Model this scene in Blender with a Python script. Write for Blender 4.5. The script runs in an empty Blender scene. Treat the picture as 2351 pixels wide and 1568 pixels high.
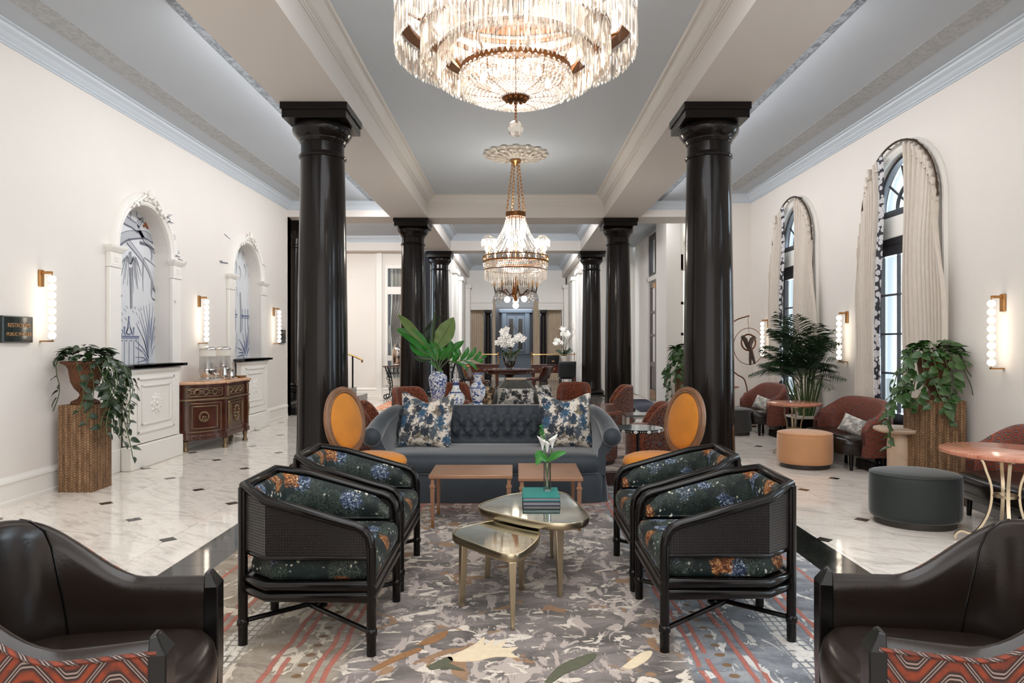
import bpy, bmesh, math, random
from mathutils import Vector, Matrix
PI = math.pi
RN = random.Random(11)
SC = bpy.context.scene
COL = SC.collection
# ---------------------------------------------------------------- camera, world, exposure
FPX, CX, CY, EYE = 1567.0, 1184.0, 788.0, 1.45
cam_d = bpy.data.cameras.new('camera')
cam = bpy.data.objects.new('camera', cam_d); COL.objects.link(cam)
cam.location = (0, 0, EYE); cam.rotation_euler = (PI / 2, 0, 0)
cam_d.sensor_width = 36.0; cam_d.lens = 36.0 * FPX / 2351.0
cam_d.shift_x = -(CX - 1175.5) / 2351.0; cam_d.shift_y = (CY - 784.0) / 2351.0
cam_d.clip_start = 0.05; cam_d.clip_end = 200
SC.camera = cam
SC.view_settings.view_transform = 'Standard'; SC.view_settings.look = 'None'
SC.view_settings.gamma = 1.0; SC.view_settings.use_curve_mapping = False
SC.view_settings.exposure = 0.97
SC.cycles.max_bounces = 9; SC.cycles.diffuse_bounces = 5; SC.cycles.glossy_bounces = 4
SC.cycles.transmission_bounces = 6; SC.cycles.transparent_max_bounces = 24
SC.cycles.caustics_reflective = False; SC.cycles.caustics_refractive = False
SC.cycles.sample_clamp_indirect = 4.0; SC.cycles.blur_glossy = 0.5
SC.cycles.use_denoising = True
wd = bpy.data.worlds.new('world'); SC.world = wd; wd.use_nodes = True
wd.node_tree.nodes['Background'].inputs[0].default_value = (0.70, 0.86, 1.0, 1)
wd.node_tree.nodes['Background'].inputs[1].default_value = 6.0
def area(name, loc, rot, sx, sy, power, col):
    l = bpy.data.lights.new(name, 'AREA'); l.shape = 'RECTANGLE'; l.size = sx; l.size_y = sy
    l.energy = power; l.color = col
    o = bpy.data.objects.new(name, l); COL.objects.link(o); o.location = loc; o.rotation_euler = rot
    return o
WARM = (1.0, 0.94, 0.86)
SOFT = (0.97, 0.975, 1.0)
area('hall_fill_light', (0, -3.9, 2.2), (PI / 2, 0, 0), 8.0, 3.4, 60, SOFT)
area('ceiling_fill_centre', (0, 0.6, 4.36), (0, 0, 0), 3.2, 8.0, 150, SOFT)  # added soft panel above the frame, no real fitting, lifts the foreground
area('ceiling_fill_left', (-3.5, 0.6, 4.22), (0, 0, 0), 1.9, 8.0, 28, SOFT)  # added fill under the left aisle ceiling, out of view
area('ceiling_fill_right', (3.45, 0.6, 4.22), (0, 0, 0), 1.9, 8.0, 34, (0.95, 0.98, 1.0))  # added cooler fill under the right aisle ceiling, out of view
area('beam_fill_left', (-2.50, 9.5, 4.10), (0, PI * 0.20, 0), 0.20, 7.6, 92, SOFT)  # added strip hidden on the beam's outer face, brightens the left aisle
area('beam_fill_right', (2.50, 9.2, 4.10), (0, -PI * 0.20, 0), 0.20, 7.2, 72, SOFT)  # matching unseen strip, added to brighten the right aisle
area('cross_beam_fill_near', (0, 14.45, 4.19), (PI * 0.30, 0, 0), 1.5, 0.3, 60, SOFT)  # added lamp hidden behind the first cross beam, brightens the hall beyond
area('cross_beam_fill_far', (0, 19.2, 4.19), (PI * 0.34, 0, 0), 1.6, 0.3, 80, SOFT)  # added lamp hidden behind the second cross beam, brightens the far hall
area('aisle_beam_fill_left', (-3.9, 14.36, 4.12), (PI * 0.33, 0, 0), 2.6, 0.2, 45, SOFT)  # added behind the left aisle beam, unseen, lifts the far left wall
area('aisle_beam_fill_right', (2.95, 14.36, 4.12), (PI * 0.33, 0, 0), 0.5, 0.2, 3, SOFT)  # weak added lamp, hidden behind the right aisle beam
area('stair_hall_fill', (-6.2, 15.8, 4.0), (0, 0, 0), 1.6, 1.6, 60, WARM)  # unseen area lamp without a fixture, brightens the stair hall
area('back_room_fill', (0, 29.0, 3.8), (0, 0, 0), 2.0, 1.4, 90, SOFT)  # added unseen lamp, brightens the room behind the arch
area('vestibule_fill', (4.3, 17.5, 3.9), (0, 0, 0), 1.0, 2.0, 60, (0.9, 0.96, 1.0))  # unseen area lamp without a fixture, brightens the vestibule
def point(name, loc, power, r=0.05, col=WARM, parent=None):
    l = bpy.data.lights.new(name, 'POINT'); l.energy = power; l.shadow_soft_size = r; l.color = col
    o = bpy.data.objects.new(name, l); COL.objects.link(o); o.location = loc
    if parent: o.parent = parent
    return o
# ---------------------------------------------------------------- pixel to place helpers
def fl(px, py, z=0.0):
    Y = FPX * (EYE - z) / (py - CY); return ((px - CX) * Y / FPX, Y)
def zat(py, Y): return EYE + (CY - py) * Y / FPX
def xat(px, Y): return (px - CX) * Y / FPX
# ---------------------------------------------------------------- materials
def lin(c): return c / 12.92 if c <= 0.04045 else ((c + 0.055) / 1.055) ** 2.4
def C(r, g, b): return (lin(r / 255), lin(g / 255), lin(b / 255), 1.0)
class G:
    def __init__(s, name):
        s.m = bpy.data.materials.new(name); s.m.use_nodes = True
        s.nt = s.m.node_tree; s.b = s.nt.nodes['Principled BSDF']; s.out = s.nt.nodes['Material Output']
    def _set(s, sock, v):
        if isinstance(v, bpy.types.NodeSocket): s.nt.links.new(v, sock)
        else:
            try: sock.default_value = v
            except Exception:
                sock.default_value = (v[0], v[1], v[2]) if len(v) > 3 else (*v, 1)
    def n(s, t, ins=None, **props):
        nd = s.nt.nodes.new(t)
        for k, v in props.items(): setattr(nd, k, v)
        for k, v in (ins or {}).items(): s._set(nd.inputs[k], v)
        return nd
    def M(s, op, a, b=0.0, c=0.0):
        nd = s.n('ShaderNodeMath', operation=op)
        s._set(nd.inputs[0], a); s._set(nd.inputs[1], b); s._set(nd.inputs[2], c)
        return nd.outputs[0]
    def co(s, which='Object'): return s.n('ShaderNodeTexCoord').outputs[which]
    def xyz(s, v):
        o = s.n('ShaderNodeSeparateXYZ', {0: v}).outputs; return o[0], o[1], o[2]
    def vec(s, x, y, z): return s.n('ShaderNodeCombineXYZ', {0: x, 1: y, 2: z}).outputs[0]
    def vm(s, op, a, b):
        return s.n('ShaderNodeVectorMath', {0: a, 1: b}, operation=op).outputs[0]
    def noise(s, v, scale, detail=4, rough=0.55, dist=0.0, out='Fac'):
        return s.n('ShaderNodeTexNoise', {'Vector': v, 'Scale': scale, 'Detail': detail, 'Roughness': rough, 'Distortion': dist}).outputs[out]
    def voro(s, v, scale, feature='F1', out='Distance', rand=1.0):
        return s.n('ShaderNodeTexVoronoi', {'Vector': v, 'Scale': scale, 'Randomness': rand}, feature=feature).outputs[out]
    def ramp(s, f, stops, interp='LINEAR'):
        nd = s.n('ShaderNodeValToRGB', {0: f}); cr = nd.color_ramp; cr.interpolation = interp
        while len(cr.elements) < len(stops): cr.elements.new(0.5)
        for e, (p, c) in zip(cr.elements, stops): e.position = p; e.color = c
        return nd.outputs[0]
    def step(s, f, lo, hi):
        nd = s.n('ShaderNodeMapRange', {0: f, 1: lo, 2: hi, 3: 0.0, 4: 1.0}); nd.interpolation_type = 'SMOOTHSTEP'
        return nd.outputs[0]
    def mix(s, f, a, b):
        nd = s.n('ShaderNodeMix', data_type='RGBA')
        s._set(nd.inputs[0], f); s._set(nd.inputs[6], a); s._set(nd.inputs[7], b)
        return nd.outputs[2]
    def set(s, **kw):
        names = dict(color='Base Color', rough='Roughness', metal='Metallic', spec='Specular IOR Level', coat='Coat Weight', coatr='Coat Roughness',
                     sheen='Sheen Weight', sheenr='Sheen Roughness', trans='Transmission Weight', ior='IOR', em='Emission Color', es='Emission Strength',
                     alpha='Alpha', normal='Normal', sub='Subsurface Weight', sheent='Sheen Tint')
        for k, v in kw.items(): s._set(s.b.inputs[names[k]], v)
        return s
    def bump(s, h, strength=0.3, dist=0.01):
        s.set(normal=s.n('ShaderNodeBump', {'Height': h, 'Strength': strength, 'Distance': dist}).outputs[0]); return s
def plain(name, col, rough=0.5, var=0.0, vscale=6.0, bump=0.0, bscale=60.0, bd=0.002, **kw):
    g = G(name); g.set(rough=rough, **kw)
    v = g.co()
    if var:
        f = g.noise(v, vscale, 5)
        d = tuple(max(0, c * (1 - var)) for c in col[:3]) + (1,); u = tuple(min(1, c * (1 + var)) for c in col[:3]) + (1,)
        g.set(color=g.ramp(f, [(0.3, d), (0.7, u)]))
    else: g.set(color=col)
    if bump: g.bump(g.noise(v, bscale, 3), bump, bd)
    return g.m
MT = {}
MT['wall'] = plain('wall_paint', C(226, 220, 213), 0.75, 0.015, 1.2, 0.03, 120)
MT['trim'] = plain('trim_paint', C(226, 222, 216), 0.5)
MT['white'] = plain('ivory_paint', C(233, 229, 222), 0.5)
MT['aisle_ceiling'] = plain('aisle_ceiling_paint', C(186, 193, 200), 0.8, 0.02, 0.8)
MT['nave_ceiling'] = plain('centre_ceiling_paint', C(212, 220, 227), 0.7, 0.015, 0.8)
MT['beam'] = plain('beam_paint', C(222, 216, 210), 0.7)
MT['crown_blue'] = plain('crown_paint', C(196, 204, 211), 0.5)
g = G('stencil_band'); v = g.co()
f = g.noise(g.vm('MULTIPLY', v, (1, 0.7, 1)), 16, 6, 0.65, 1.5)
g.set(color=g.ramp(f, [(0.42, C(104, 110, 116)), (0.56, C(150, 156, 162))]), rough=0.75); MT['stencil'] = g.m
g = G('stencil_faint'); v = g.co()
f = g.noise(g.vm('MULTIPLY', v, (1, 0.7, 1)), 16, 6, 0.65, 1.5)
g.set(color=g.ramp(f, [(0.42, C(163, 166, 168)), (0.56, C(180, 182, 184))]), rough=0.75); MT['stencil_faint'] = g.m
# marble tiles: world position keeps neighbouring veins different per tile through the object's random value
def marble(name, base, vein, dark, rough, rnd=True, sc=1.0):
    g = G(name); v = g.co()
    oi = g.n('ShaderNodeObjectInfo')
    vv = g.vm('ADD', v, g.vm('MULTIPLY', oi.outputs['Location'], (3.7, 5.3, 1.0))) if rnd else v
    rot = g.n('ShaderNodeVectorRotate', {'Vector': vv, 'Angle': 0.6}).outputs[0]
    st = g.vm('MULTIPLY', rot, (1.0 * sc, 3.4 * sc, 1.0))
    f = g.noise(st, 2.2, 7, 0.6, 1.6); f2 = g.noise(st, 7, 5, 0.6, 2.5)
    c1 = g.ramp(f, [(0.32, vein), (0.5, base), (0.75, tuple(min(1, b * 1.06) for b in base[:3]) + (1,))])
    k = g.step(g.M('ABSOLUTE', g.M('SUBTRACT', f2, 0.5)), 0.0, 0.035)
    c2 = g.mix(g.M('MULTIPLY', g.M('SUBTRACT', 1.0, k), 0.28), c1, dark)
    g.set(color=c2, rough=rough, spec=0.5); return g.m
MT['marble'] = marble('white_marble', C(238, 230, 219), C(208, 197, 186), C(156, 145, 136), 0.07)
MT['black_marble'] = marble('black_marble', C(24, 25, 24), C(14, 15, 15), C(95, 95, 90), 0.05)
MT['inset'] = plain('dark_inset_marble', C(48, 43, 40), 0.12)
MT['grout'] = plain('grout', C(150, 142, 134), 0.6)
MT['column'] = plain('black_brown_lacquer', C(24, 20, 18), 0.17, 0.0, 3, coat=0.1, coatr=0.05, spec=0.2)
MT['black_wood'] = plain('ebonised_rattan', C(12, 10, 9), 0.18, 0.0, 10, spec=0.32)
MT['black_metal'] = plain('black_metal', C(22, 22, 24), 0.4, metal=0.6)
MT['leather'] = plain('brown_black_leather', C(31, 24, 20), 0.23, 0.1, 5, 0.10, 90, 0.003, spec=0.42)
MT['brass'] = plain('satin_brass', C(186, 172, 146), 0.28, 0.05, 8, metal=1.0)
MT['gold'] = plain('warm_brass', C(176, 132, 84), 0.3, metal=1.0)
MT['bronze'] = plain('antique_bronze', C(122, 78, 42), 0.35, 0.15, 12, metal=0.85)
MT['steel'] = plain('polished_steel', C(215, 210, 205), 0.14, metal=1.0)
MT['ormolu'] = plain('aged_ormolu', C(140, 120, 92), 0.35, 0.2, 40, metal=0.8)
MT['champagne'] = plain('champagne_metal', C(192, 176, 150), 0.28, metal=1.0)
MT['copper_wood'] = plain('copper_lacquer', C(158, 118, 92), 0.38, 0.06, 5, metal=0.35)
MT['yellow'] = plain('mustard_velvet', C(196, 122, 30), 0.7, 0.12, 5, 0.1, 200, 0.002, sheen=0.2, sheenr=0.4)
MT['pink'] = plain('apricot_velvet', C(196, 142, 98), 0.75, 0.06, 5, 0.08, 200, 0.002, sheen=0.4, sheenr=0.4)
MT['green_velvet'] = plain('bottle_green_velvet', C(30, 37, 35), 0.7, 0.12, 4, 0.08, 200, 0.002, sheen=0.45, sheenr=0.35)
MT['dark_velvet'] = plain('charcoal_velvet', C(40, 38, 35), 0.75, 0.1, 4, sheen=0.3)
MT['blue_velvet'] = plain('slate_blue_velvet', C(42, 50, 57), 0.65, 0.16, 4, 0.06, 220, 0.002, sheen=0.7, sheenr=0.35)
MT['dark_base'] = plain('dark_plinth', C(44, 36, 32), 0.4)
MT['walnut'] = plain('oak_frame', C(122, 84, 56), 0.4, 0.2, 14, coat=0.2)
MT['mahogany'] = plain('mahogany', C(72, 32, 20), 0.22, 0.25, 7, coat=0.5, coatr=0.12)
MT['dark_wood'] = plain('dark_wood', C(52, 30, 20), 0.3, 0.2, 7, coat=0.3)
MT['red_wood'] = plain('red_wood', C(112, 62, 42), 0.28, 0.2, 6, coat=0.4)
MT['travertine'] = plain('travertine', C(198, 172, 148), 0.45, 0.14, 5)
MT['pale_stone'] = plain('pale_stone', C(196, 188, 176), 0.4, 0.1, 8)
MT['pink_marble'] = marble('pink_marble', C(190, 124, 98), C(160, 92, 70), C(232, 200, 180), 0.12, False, 1.4)
MT['orange_marble'] = marble('apricot_marble', C(214, 168, 132), C(190, 140, 100), C(238, 214, 190), 0.2, False, 1.4)
MT['black_stone'] = plain('black_shelf_marble', C(26, 25, 25), 0.12, 0.3, 9)
MT['curtain'] = plain('linen', C(206, 196, 184), 0.85, 0.04, 12, 0.1, 160, 0.002, sheen=0.2)
MT['drape'] = plain('beige_drape', C(216, 200, 178), 0.85, 0.05, 6)
MT['window_frame'] = plain('dark_window_frame', C(40, 38, 42), 0.35)
MT['book_teal'] = plain('teal_cloth', C(22, 120, 112), 0.6, 0.05, 20)
MT['book_navy'] = plain('navy_cloth', C(30, 32, 50), 0.6)
MT['page_grey'] = plain('grey_page_edges', C(140, 140, 146), 0.8)
MT['paper'] = plain('paper', C(222, 216, 206), 0.8)
MT['orange_card'] = plain('orange_cover', C(206, 110, 70), 0.5)
MT['leaf'] = plain('pothos_leaf', C(50, 82, 36), 0.35, 0.3, 9, spec=0.5)
MT['leaf_dark'] = plain('pothos_leaf_dark', C(38, 56, 32), 0.35, 0.3, 9, spec=0.5)
MT['leaf_bright'] = plain('tropical_leaf', C(38, 112, 30), 0.32, 0.25, 9)
MT['leaf_olive'] = plain('leaf_underside', C(98, 122, 58), 0.5, 0.12, 9)
MT['palm'] = plain('palm_leaf', C(34, 58, 32), 0.42, 0.35, 5)
MT['stem'] = plain('green_stem', C(70, 92, 48), 0.5)
MT['twig'] = plain('twig', C(92, 68, 48), 0.7)
MT['petal'] = plain('white_petal', C(238, 234, 226), 0.5, sub=0.1)
MT['copper_ring'] = plain('aged_copper', C(112, 70, 46), 0.35, metal=0.8)
MT['parrot'] = plain('bird_bronze', C(72, 56, 48), 0.45, 0.4, 14, metal=0.3)
MT['sign'] = plain('dark_green_sign', C(28, 36, 34), 0.25, 0.2, 6)
MT['sign_gold'] = plain('sign_gilding', C(186, 140, 92), 0.4, metal=0.5)
MT['grey_blue'] = plain('slate_cabinet_paint', C(92, 104, 116), 0.5)
MT['dark_slate'] = plain('dark_slate_paint', C(62, 62, 66), 0.5)
MT['mural'] = plain('mural_ground', C(214, 216, 219), 0.7, 0.02, 3)
MT['ink'] = plain('mural_ink', C(104, 104, 116), 0.8)
MT['ink_blue'] = plain('mural_blue_ink', C(112, 120, 150), 0.8)
MT['ink_grey'] = plain('mural_grey_wash', C(150, 152, 158), 0.8)
MT['ink_soft'] = plain('mural_soft_wash', C(180, 183, 189), 0.8)
MT['rust_wing'] = plain('butterfly_rust', C(142, 84, 56), 0.8)
MT['stair_carpet'] = plain('stair_carpet', C(150, 108, 74), 0.9, 0.35, 30)
MT['warm_wall'] = plain('stair_wall', C(200, 170, 140), 0.7)
MT['silver'] = plain('mercury_silver', C(190, 180, 172), 0.12, metal=1.0)
MT['ext_ground'] = plain('terrace_stone', C(200, 200, 198), 0.8)
MT['soil'] = plain('planter_pebbles', C(206, 200, 192), 0.8, 0.2, 60)
MT['velvet_black'] = plain('black_velvet', C(24, 26, 26), 0.7, sheen=0.3)
MT['dark_green_sofa'] = plain('dark_moss_velvet', C(48, 48, 42), 0.7, 0.1, 5, sheen=0.4)
MT['ballbulb'] = G('lit_globe').set(color=(1, 0.95, 0.88, 1), em=(1.0, 0.88, 0.72, 1), es=2.6).m
MT['bulb'] = G('lit_candle_bulb').set(color=(1, 0.95, 0.88, 1), em=(1.0, 0.84, 0.62, 1), es=5.5).m
MT['globe2'] = G('lit_frosted_globe').set(color=(1, 0.95, 0.88, 1), em=(1.0, 0.9, 0.76, 1), es=2.0).m
g = G('clear_glass'); nt = g.nt
gl = g.n('ShaderNodeBsdfGlossy', {'Roughness': 0.03, 'Color': (1, 1, 1, 1)}); tr = g.n('ShaderNodeBsdfTransparent', {'Color': (0.96, 0.98, 0.98, 1)})
fr = g.n('ShaderNodeFresnel', {'IOR': 1.45}); mx = g.n('ShaderNodeMixShader', {0: g.M('ADD', g.M('MULTIPLY', fr.outputs[0], 0.9), 0.02), 1: tr.outputs[0], 2: gl.outputs[0]})
nt.links.new(mx.outputs[0], g.out.inputs[0]); MT['glass'] = g.m
g = G('frosted_glass'); nt = g.nt
tr = g.n('ShaderNodeBsdfTransparent', {'Color': (0.95, 0.96, 0.96, 1)}); df = g.n('ShaderNodeBsdfTranslucent', {'Color': (0.9, 0.9, 0.88, 1)}); gl = g.n('ShaderNodeBsdfGlossy', {'Roughness': 0.1})
mx = g.n('ShaderNodeMixShader', {0: 0.25, 1: df.outputs[0], 2: gl.outputs[0]}); m2 = g.n('ShaderNodeMixShader', {0: 0.45, 1: tr.outputs[0], 2: mx.outputs[0]})
nt.links.new(m2.outputs[0], g.out.inputs[0]); MT['frost'] = g.m
g = G('cut_crystal'); nt = g.nt
gl = g.n('ShaderNodeBsdfGlossy', {'Roughness': 0.06, 'Color': (1, 0.98, 0.95, 1)}); tr = g.n('ShaderNodeBsdfTransparent', {'Color': (1, 0.98, 0.95, 1)})
tl = g.n('ShaderNodeBsdfTranslucent', {'Color': (0.85, 0.83, 0.8, 1)})
m1 = g.n('ShaderNodeMixShader', {0: 0.84, 1: tl.outputs[0], 2: gl.outputs[0]})
lw = g.n('ShaderNodeLayerWeight', {'Blend': 0.45})
m2 = g.n('ShaderNodeMixShader', {0: g.M('ADD', 0.26, g.M('MULTIPLY', lw.outputs['Facing'], 0.6)), 1: tr.outputs[0], 2: m1.outputs[0]})
nt.links.new(m2.outputs[0], g.out.inputs[0]); MT['crystal'] = g.m
# chevron velvet, uv in metres
def chevron(name, base, dark, line, sc, flat=True):
    g = G(name); u, v, _ = g.xyz(g.co('UV'))
    a = 0.095 * sc; p = 0.20 * sc
    t = g.M('PINGPONG', g.M('ADD', u, 50.0), p / 2)
    zz = g.M('SMOOTH_MAX', g.M('SMOOTH_MIN', g.M('MULTIPLY', g.M('SUBTRACT', g.M('DIVIDE', t, p / 2), 0.14), a / 0.72), a, 0.01), 0.0, 0.01)
    w = g.M('DIVIDE', g.M('ADD', g.M('SUBTRACT', v, zz), 20.0), 0.056 * sc)
    fr = g.M('FRACT', w)
    d = g.M('ABSOLUTE', g.M('SUBTRACT', fr, 0.5))
    l1 = g.M('SUBTRACT', 1.0, g.step(g.M('ABSOLUTE', g.M('SUBTRACT', d, 0.095)), 0.034, 0.056))
    n = g.noise(g.vec(g.M('MULTIPLY', u, 1), g.M('MULTIPLY', v, 1), 0.0), 22, 4)
    c0 = g.mix(g.step(n, 0.3, 0.62), g.mix(0.35, dark, base), base)
    c1 = g.mix(g.step(d, 0.17, 0.40), dark, c0)
    g.set(color=g.mix(l1, c1, line), rough=0.65, sheen=0.06, sheenr=0.4)
    g.bump(g.M('SUBTRACT', 1.0, l1), 0.3, 0.004); return g.m
MT['chevron'] = chevron('rust_chevron_velvet', C(124, 45, 6), C(24, 6, 3), C(134, 114, 106), 1.0)
MT['chevron_small'] = chevron('rust_chevron_velvet_fine', C(150, 64, 28), C(36, 10, 12), C(140, 106, 100), 0.85)
# dark floral velvet
g = G('dark_floral_velvet'); v = g.co()
wn = g.n('ShaderNodeTexNoise', {'Vector': v, 'Scale': 20.0, 'Detail': 3.0}).outputs['Color']
wv = g.vm('ADD', v, g.vm('MULTIPLY', wn, (0.045, 0.045, 0.045)))
base = g.ramp(g.noise(v, 5, 3), [(0.3, C(7, 11, 11)), (0.7, C(13, 30, 28))])
fine = g.noise(wv, 85, 3, 0.6, 1.0); fine2 = g.noise(wv, 40, 4, 0.65, 2.5)
def blooms(scale, off, r0, r1):
    vv = g.vm('ADD', wv, off)
    d = g.M('ADD', g.voro(vv, scale), g.M('MULTIPLY', g.M('SUBTRACT', g.noise(vv, scale * 3.2, 3, 0.6, 0.8), 0.5), 0.7)); col = g.voro(vv, scale, out='Color')
    return g.M('SUBTRACT', 1.0, g.step(d, r0, r1)), g.xyz(col)[0]
ln = g.noise(g.vm('MULTIPLY', wv, (1.0, 1.0, 1.0)), 40, 2, 0.5, 3.0)
leafm, lr = blooms(8, (0.3, 0.1, 0.2), 0.55, 0.68)
leafy = g.M('MULTIPLY', leafm, g.M('SUBTRACT', 1.0, g.step(g.M('ABSOLUTE', g.M('SUBTRACT', ln, 0.5)), 0.018, 0.036)))
c = g.mix(leafy, base, g.mix(lr, C(96, 106, 92), C(40, 56, 46)))
bl, br = blooms(7.5, (1.7, 0.4, 0.9), 0.36, 0.44)
bluef = g.M('MULTIPLY', bl, g.step(br, 0.58, 0.60))
c = g.mix(g.M('MULTIPLY', bluef, g.step(fine2, 0.36, 0.44)), c, g.ramp(fine, [(0.36, C(14, 22, 40)), (0.52, C(36, 52, 80)), (0.64, C(160, 172, 180))]))
ol, orr = blooms(7.0, (0.2, 2.3, 0.5), 0.32, 0.40)
orf = g.M('MULTIPLY', ol, g.step(orr, 0.66, 0.68))
c = g.mix(g.M('MULTIPLY', orf, g.step(fine2, 0.34, 0.42)), c, g.ramp(fine, [(0.36, C(34, 16, 8)), (0.5, C(112, 56, 18)), (0.66, C(196, 150, 96))]))
bd, b2 = blooms(34, (0.7, 0.7, 0.1), 0.18, 0.26)
berry = g.M('MULTIPLY', bd, g.step(g.noise(v, 10, 2), 0.52, 0.57))
c = g.mix(berry, c, C(186, 184, 170))
g.set(color=c, rough=0.6, spec=0.3, sheen=0.05, sheenr=0.3); g.bump(fine2, 0.08, 0.002); MT['floral'] = g.m
# blue leaf cushion
def leaf_cloth(name, bg, cols, sc):
    g = G(name); v = g.co()
    wv = g.vm('ADD', v, g.vm('MULTIPLY', g.n('ShaderNodeTexNoise', {'Vector': v, 'Scale': 14.0 * sc, 'Detail': 4.0, 'Roughness': 0.65}).outputs['Color'], (0.09 / sc,) * 3))
    d = g.voro(wv, 11 * sc); cc = g.xyz(g.voro(wv, 11 * sc, out='Color'))
    e = g.noise(wv, 30 * sc, 5, 0.7, 1.0)
    f2 = g.noise(wv, 55 * sc, 3, 0.6, 1.0)
    msk = g.step(g.M('ADD', g.M('SUBTRACT', 0.70, d), g.M('MULTIPLY', g.M('SUBTRACT', e, 0.5), 2.2)), 0.05, 0.13)
    lc = g.ramp(cc[0], [(i / len(cols), k) for i, k in enumerate(cols)], 'CONSTANT')
    lc = g.mix(g.step(f2, 0.48, 0.6), lc, g.mix(0.55, lc, C(20, 26, 34)))
    c = g.mix(msk, bg, lc)
    c = g.mix(g.M('MULTIPLY', g.step(g.noise(wv, 24 * sc, 3), 0.58, 0.64), 0.75), c, cols[-1])
    g.set(color=c, rough=0.8); return g.m
MT['leaf_cloth'] = leaf_cloth('blue_leaf_linen', C(212, 202, 188), [C(36, 56, 76), C(48, 84, 110), C(74, 84, 92), C(34, 42, 54), C(120, 108, 90)], 1.0)
MT['palm_cloth'] = leaf_cloth('grey_palm_linen', C(206, 202, 192), [C(160, 156, 148), C(178, 174, 164), C(142, 142, 140)], 1.2)
MT['black_white_cloth'] = leaf_cloth('black_white_linen', C(222, 216, 208), [C(30, 32, 34), C(60, 66, 70), C(170, 168, 160)], 1.0)
MT['brown_cloth'] = leaf_cloth('brown_leaf_linen', C(196, 172, 140), [C(70, 50, 32), C(110, 84, 56), C(40, 32, 26)], 1.0)
# speckled rust boucle
g = G('rust_speckled_velvet'); v = g.co(); f = g.noise(v, 42, 5, 0.7)
g.set(color=g.ramp(f, [(0.38, C(52, 24, 14)), (0.5, C(118, 54, 26)), (0.62, C(150, 78, 42))]), rough=0.8, sheen=0.3); g.bump(f, 0.15, 0.003); MT['rust'] = g.m
g = G('rust_speckled_outer'); v = g.co(); f = g.noise(v, 46, 5, 0.7); f2 = g.noise(g.vm('ADD', v, (3, 1, 2)), 40, 4)
c = g.ramp(f, [(0.4, C(44, 24, 18)), (0.52, C(104, 56, 34)), (0.64, C(134, 84, 58))])
g.set(color=g.mix(g.step(f2, 0.55, 0.62), c, C(84, 92, 104)), rough=0.8); g.bump(f, 0.2, 0.003); MT['rust_outer'] = g.m
# cane webbing and wicker (uv in metres)
g = G('dark_cane'); u, w, _ = g.xyz(g.co('UV'))
a = g.M('PINGPONG', g.M('ADD', u, 9.0), 0.0065); b = g.M('PINGPONG', g.M('ADD', w, 9.0), 0.0065)
hole = g.M('MULTIPLY', g.step(a, 0.0028, 0.0042), g.step(b, 0.0028, 0.0042))
g.set(color=g.mix(hole, C(27, 23, 22), C(3, 3, 3)), rough=g.M('ADD', 0.3, g.M('MULTIPLY', hole, 0.6))); g.bump(g.M('SUBTRACT', 1.0, hole), 0.8, 0.004); MT['cane'] = g.m
def wicker(name, c_lo, c_hi, su, sv):
    g = G(name); uv = g.co('UV'); u, w, _ = g.xyz(uv)
    col = g.M('FLOOR', g.M('DIVIDE', g.M('ADD', u, 20.0), su))
    row = g.M('ADD', g.M('DIVIDE', g.M('ADD', w, 20.0), sv), g.M('MULTIPLY', g.M('MODULO', col, 2.0), 0.5))
    fr = g.M('PINGPONG', row, 0.5); fu = g.M('PINGPONG', g.M('ADD', u, 20.0), su / 2)
    h = g.M('MULTIPLY', g.step(fr, 0.05, 0.3), g.M('ADD', 0.55, g.M('MULTIPLY', g.step(fu, 0.0, su * 0.3), 0.45)))
    big = g.noise(g.vec(g.M('MULTIPLY', u, 22.0), g.M('MULTIPLY', w, 5.0), 0.0), 1.0, 5, 0.7)
    sm = g.noise(g.vec(g.M('MULTIPLY', u, 90.0), g.M('MULTIPLY', w, 140.0), 0.0), 1.0, 3, 0.7)
    f = g.M('ADD', g.M('MULTIPLY', big, 0.6), g.M('MULTIPLY', sm, 0.4))
    cc = g.ramp(f, [(0.36, c_lo), (0.62, c_hi)])
    g.set(color=g.mix(h, C(26, 15, 9), cc), rough=0.6); g.bump(h, 1.0, 0.006); return g.m
MT['wicker'] = wicker('brown_wicker', C(118, 78, 46), C(206, 162, 116), 0.03, 0.016)
MT['wicker_red'] = wicker('red_brown_wicker', C(112, 62, 32), C(168, 108, 66), 0.020, 0.011)
# blue and white porcelain
def porcelain(name, sc, lo, hi):
    g = G(name); v = g.co(); f = g.noise(v, sc, 4, 0.6, 1.2)
    g.set(color=g.mix(g.step(f, lo, hi), C(226, 226, 224), g.ramp(g.noise(v, sc * 0.6, 2), [(0.4, C(30, 52, 120)), (0.6, C(70, 96, 150))])), rough=0.12, coat=0.5); return g.m
MT['porcelain_dense'] = porcelain('dense_blue_porcelain', 42, 0.47, 0.52)
MT['porcelain_sparse'] = porcelain('sparse_blue_porcelain', 16, 0.56, 0.59)
MT['porcelain_mid'] = porcelain('medium_blue_porcelain', 28, 0.50, 0.54)
MT['blue_band'] = plain('cobalt_glaze', C(36, 56, 122), 0.15, coat=0.5)
MT['petal_pot'] = plain('white_ceramic', C(212, 204, 192), 0.25)
g = G('antique_mirror'); v = g.co(); f = g.noise(v, 9, 6, 0.7)
g.set(color=g.ramp(f, [(0.35, C(196, 196, 180)), (0.65, C(226, 228, 214))]), metal=1.0, rough=0.06); MT['mirror'] = g.m
g = G('striped_inlay'); v = g.co()
MT['inlay'] = plain('pale_mirror_top', C(170, 180, 180), 0.08, metal=0.7)
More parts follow.
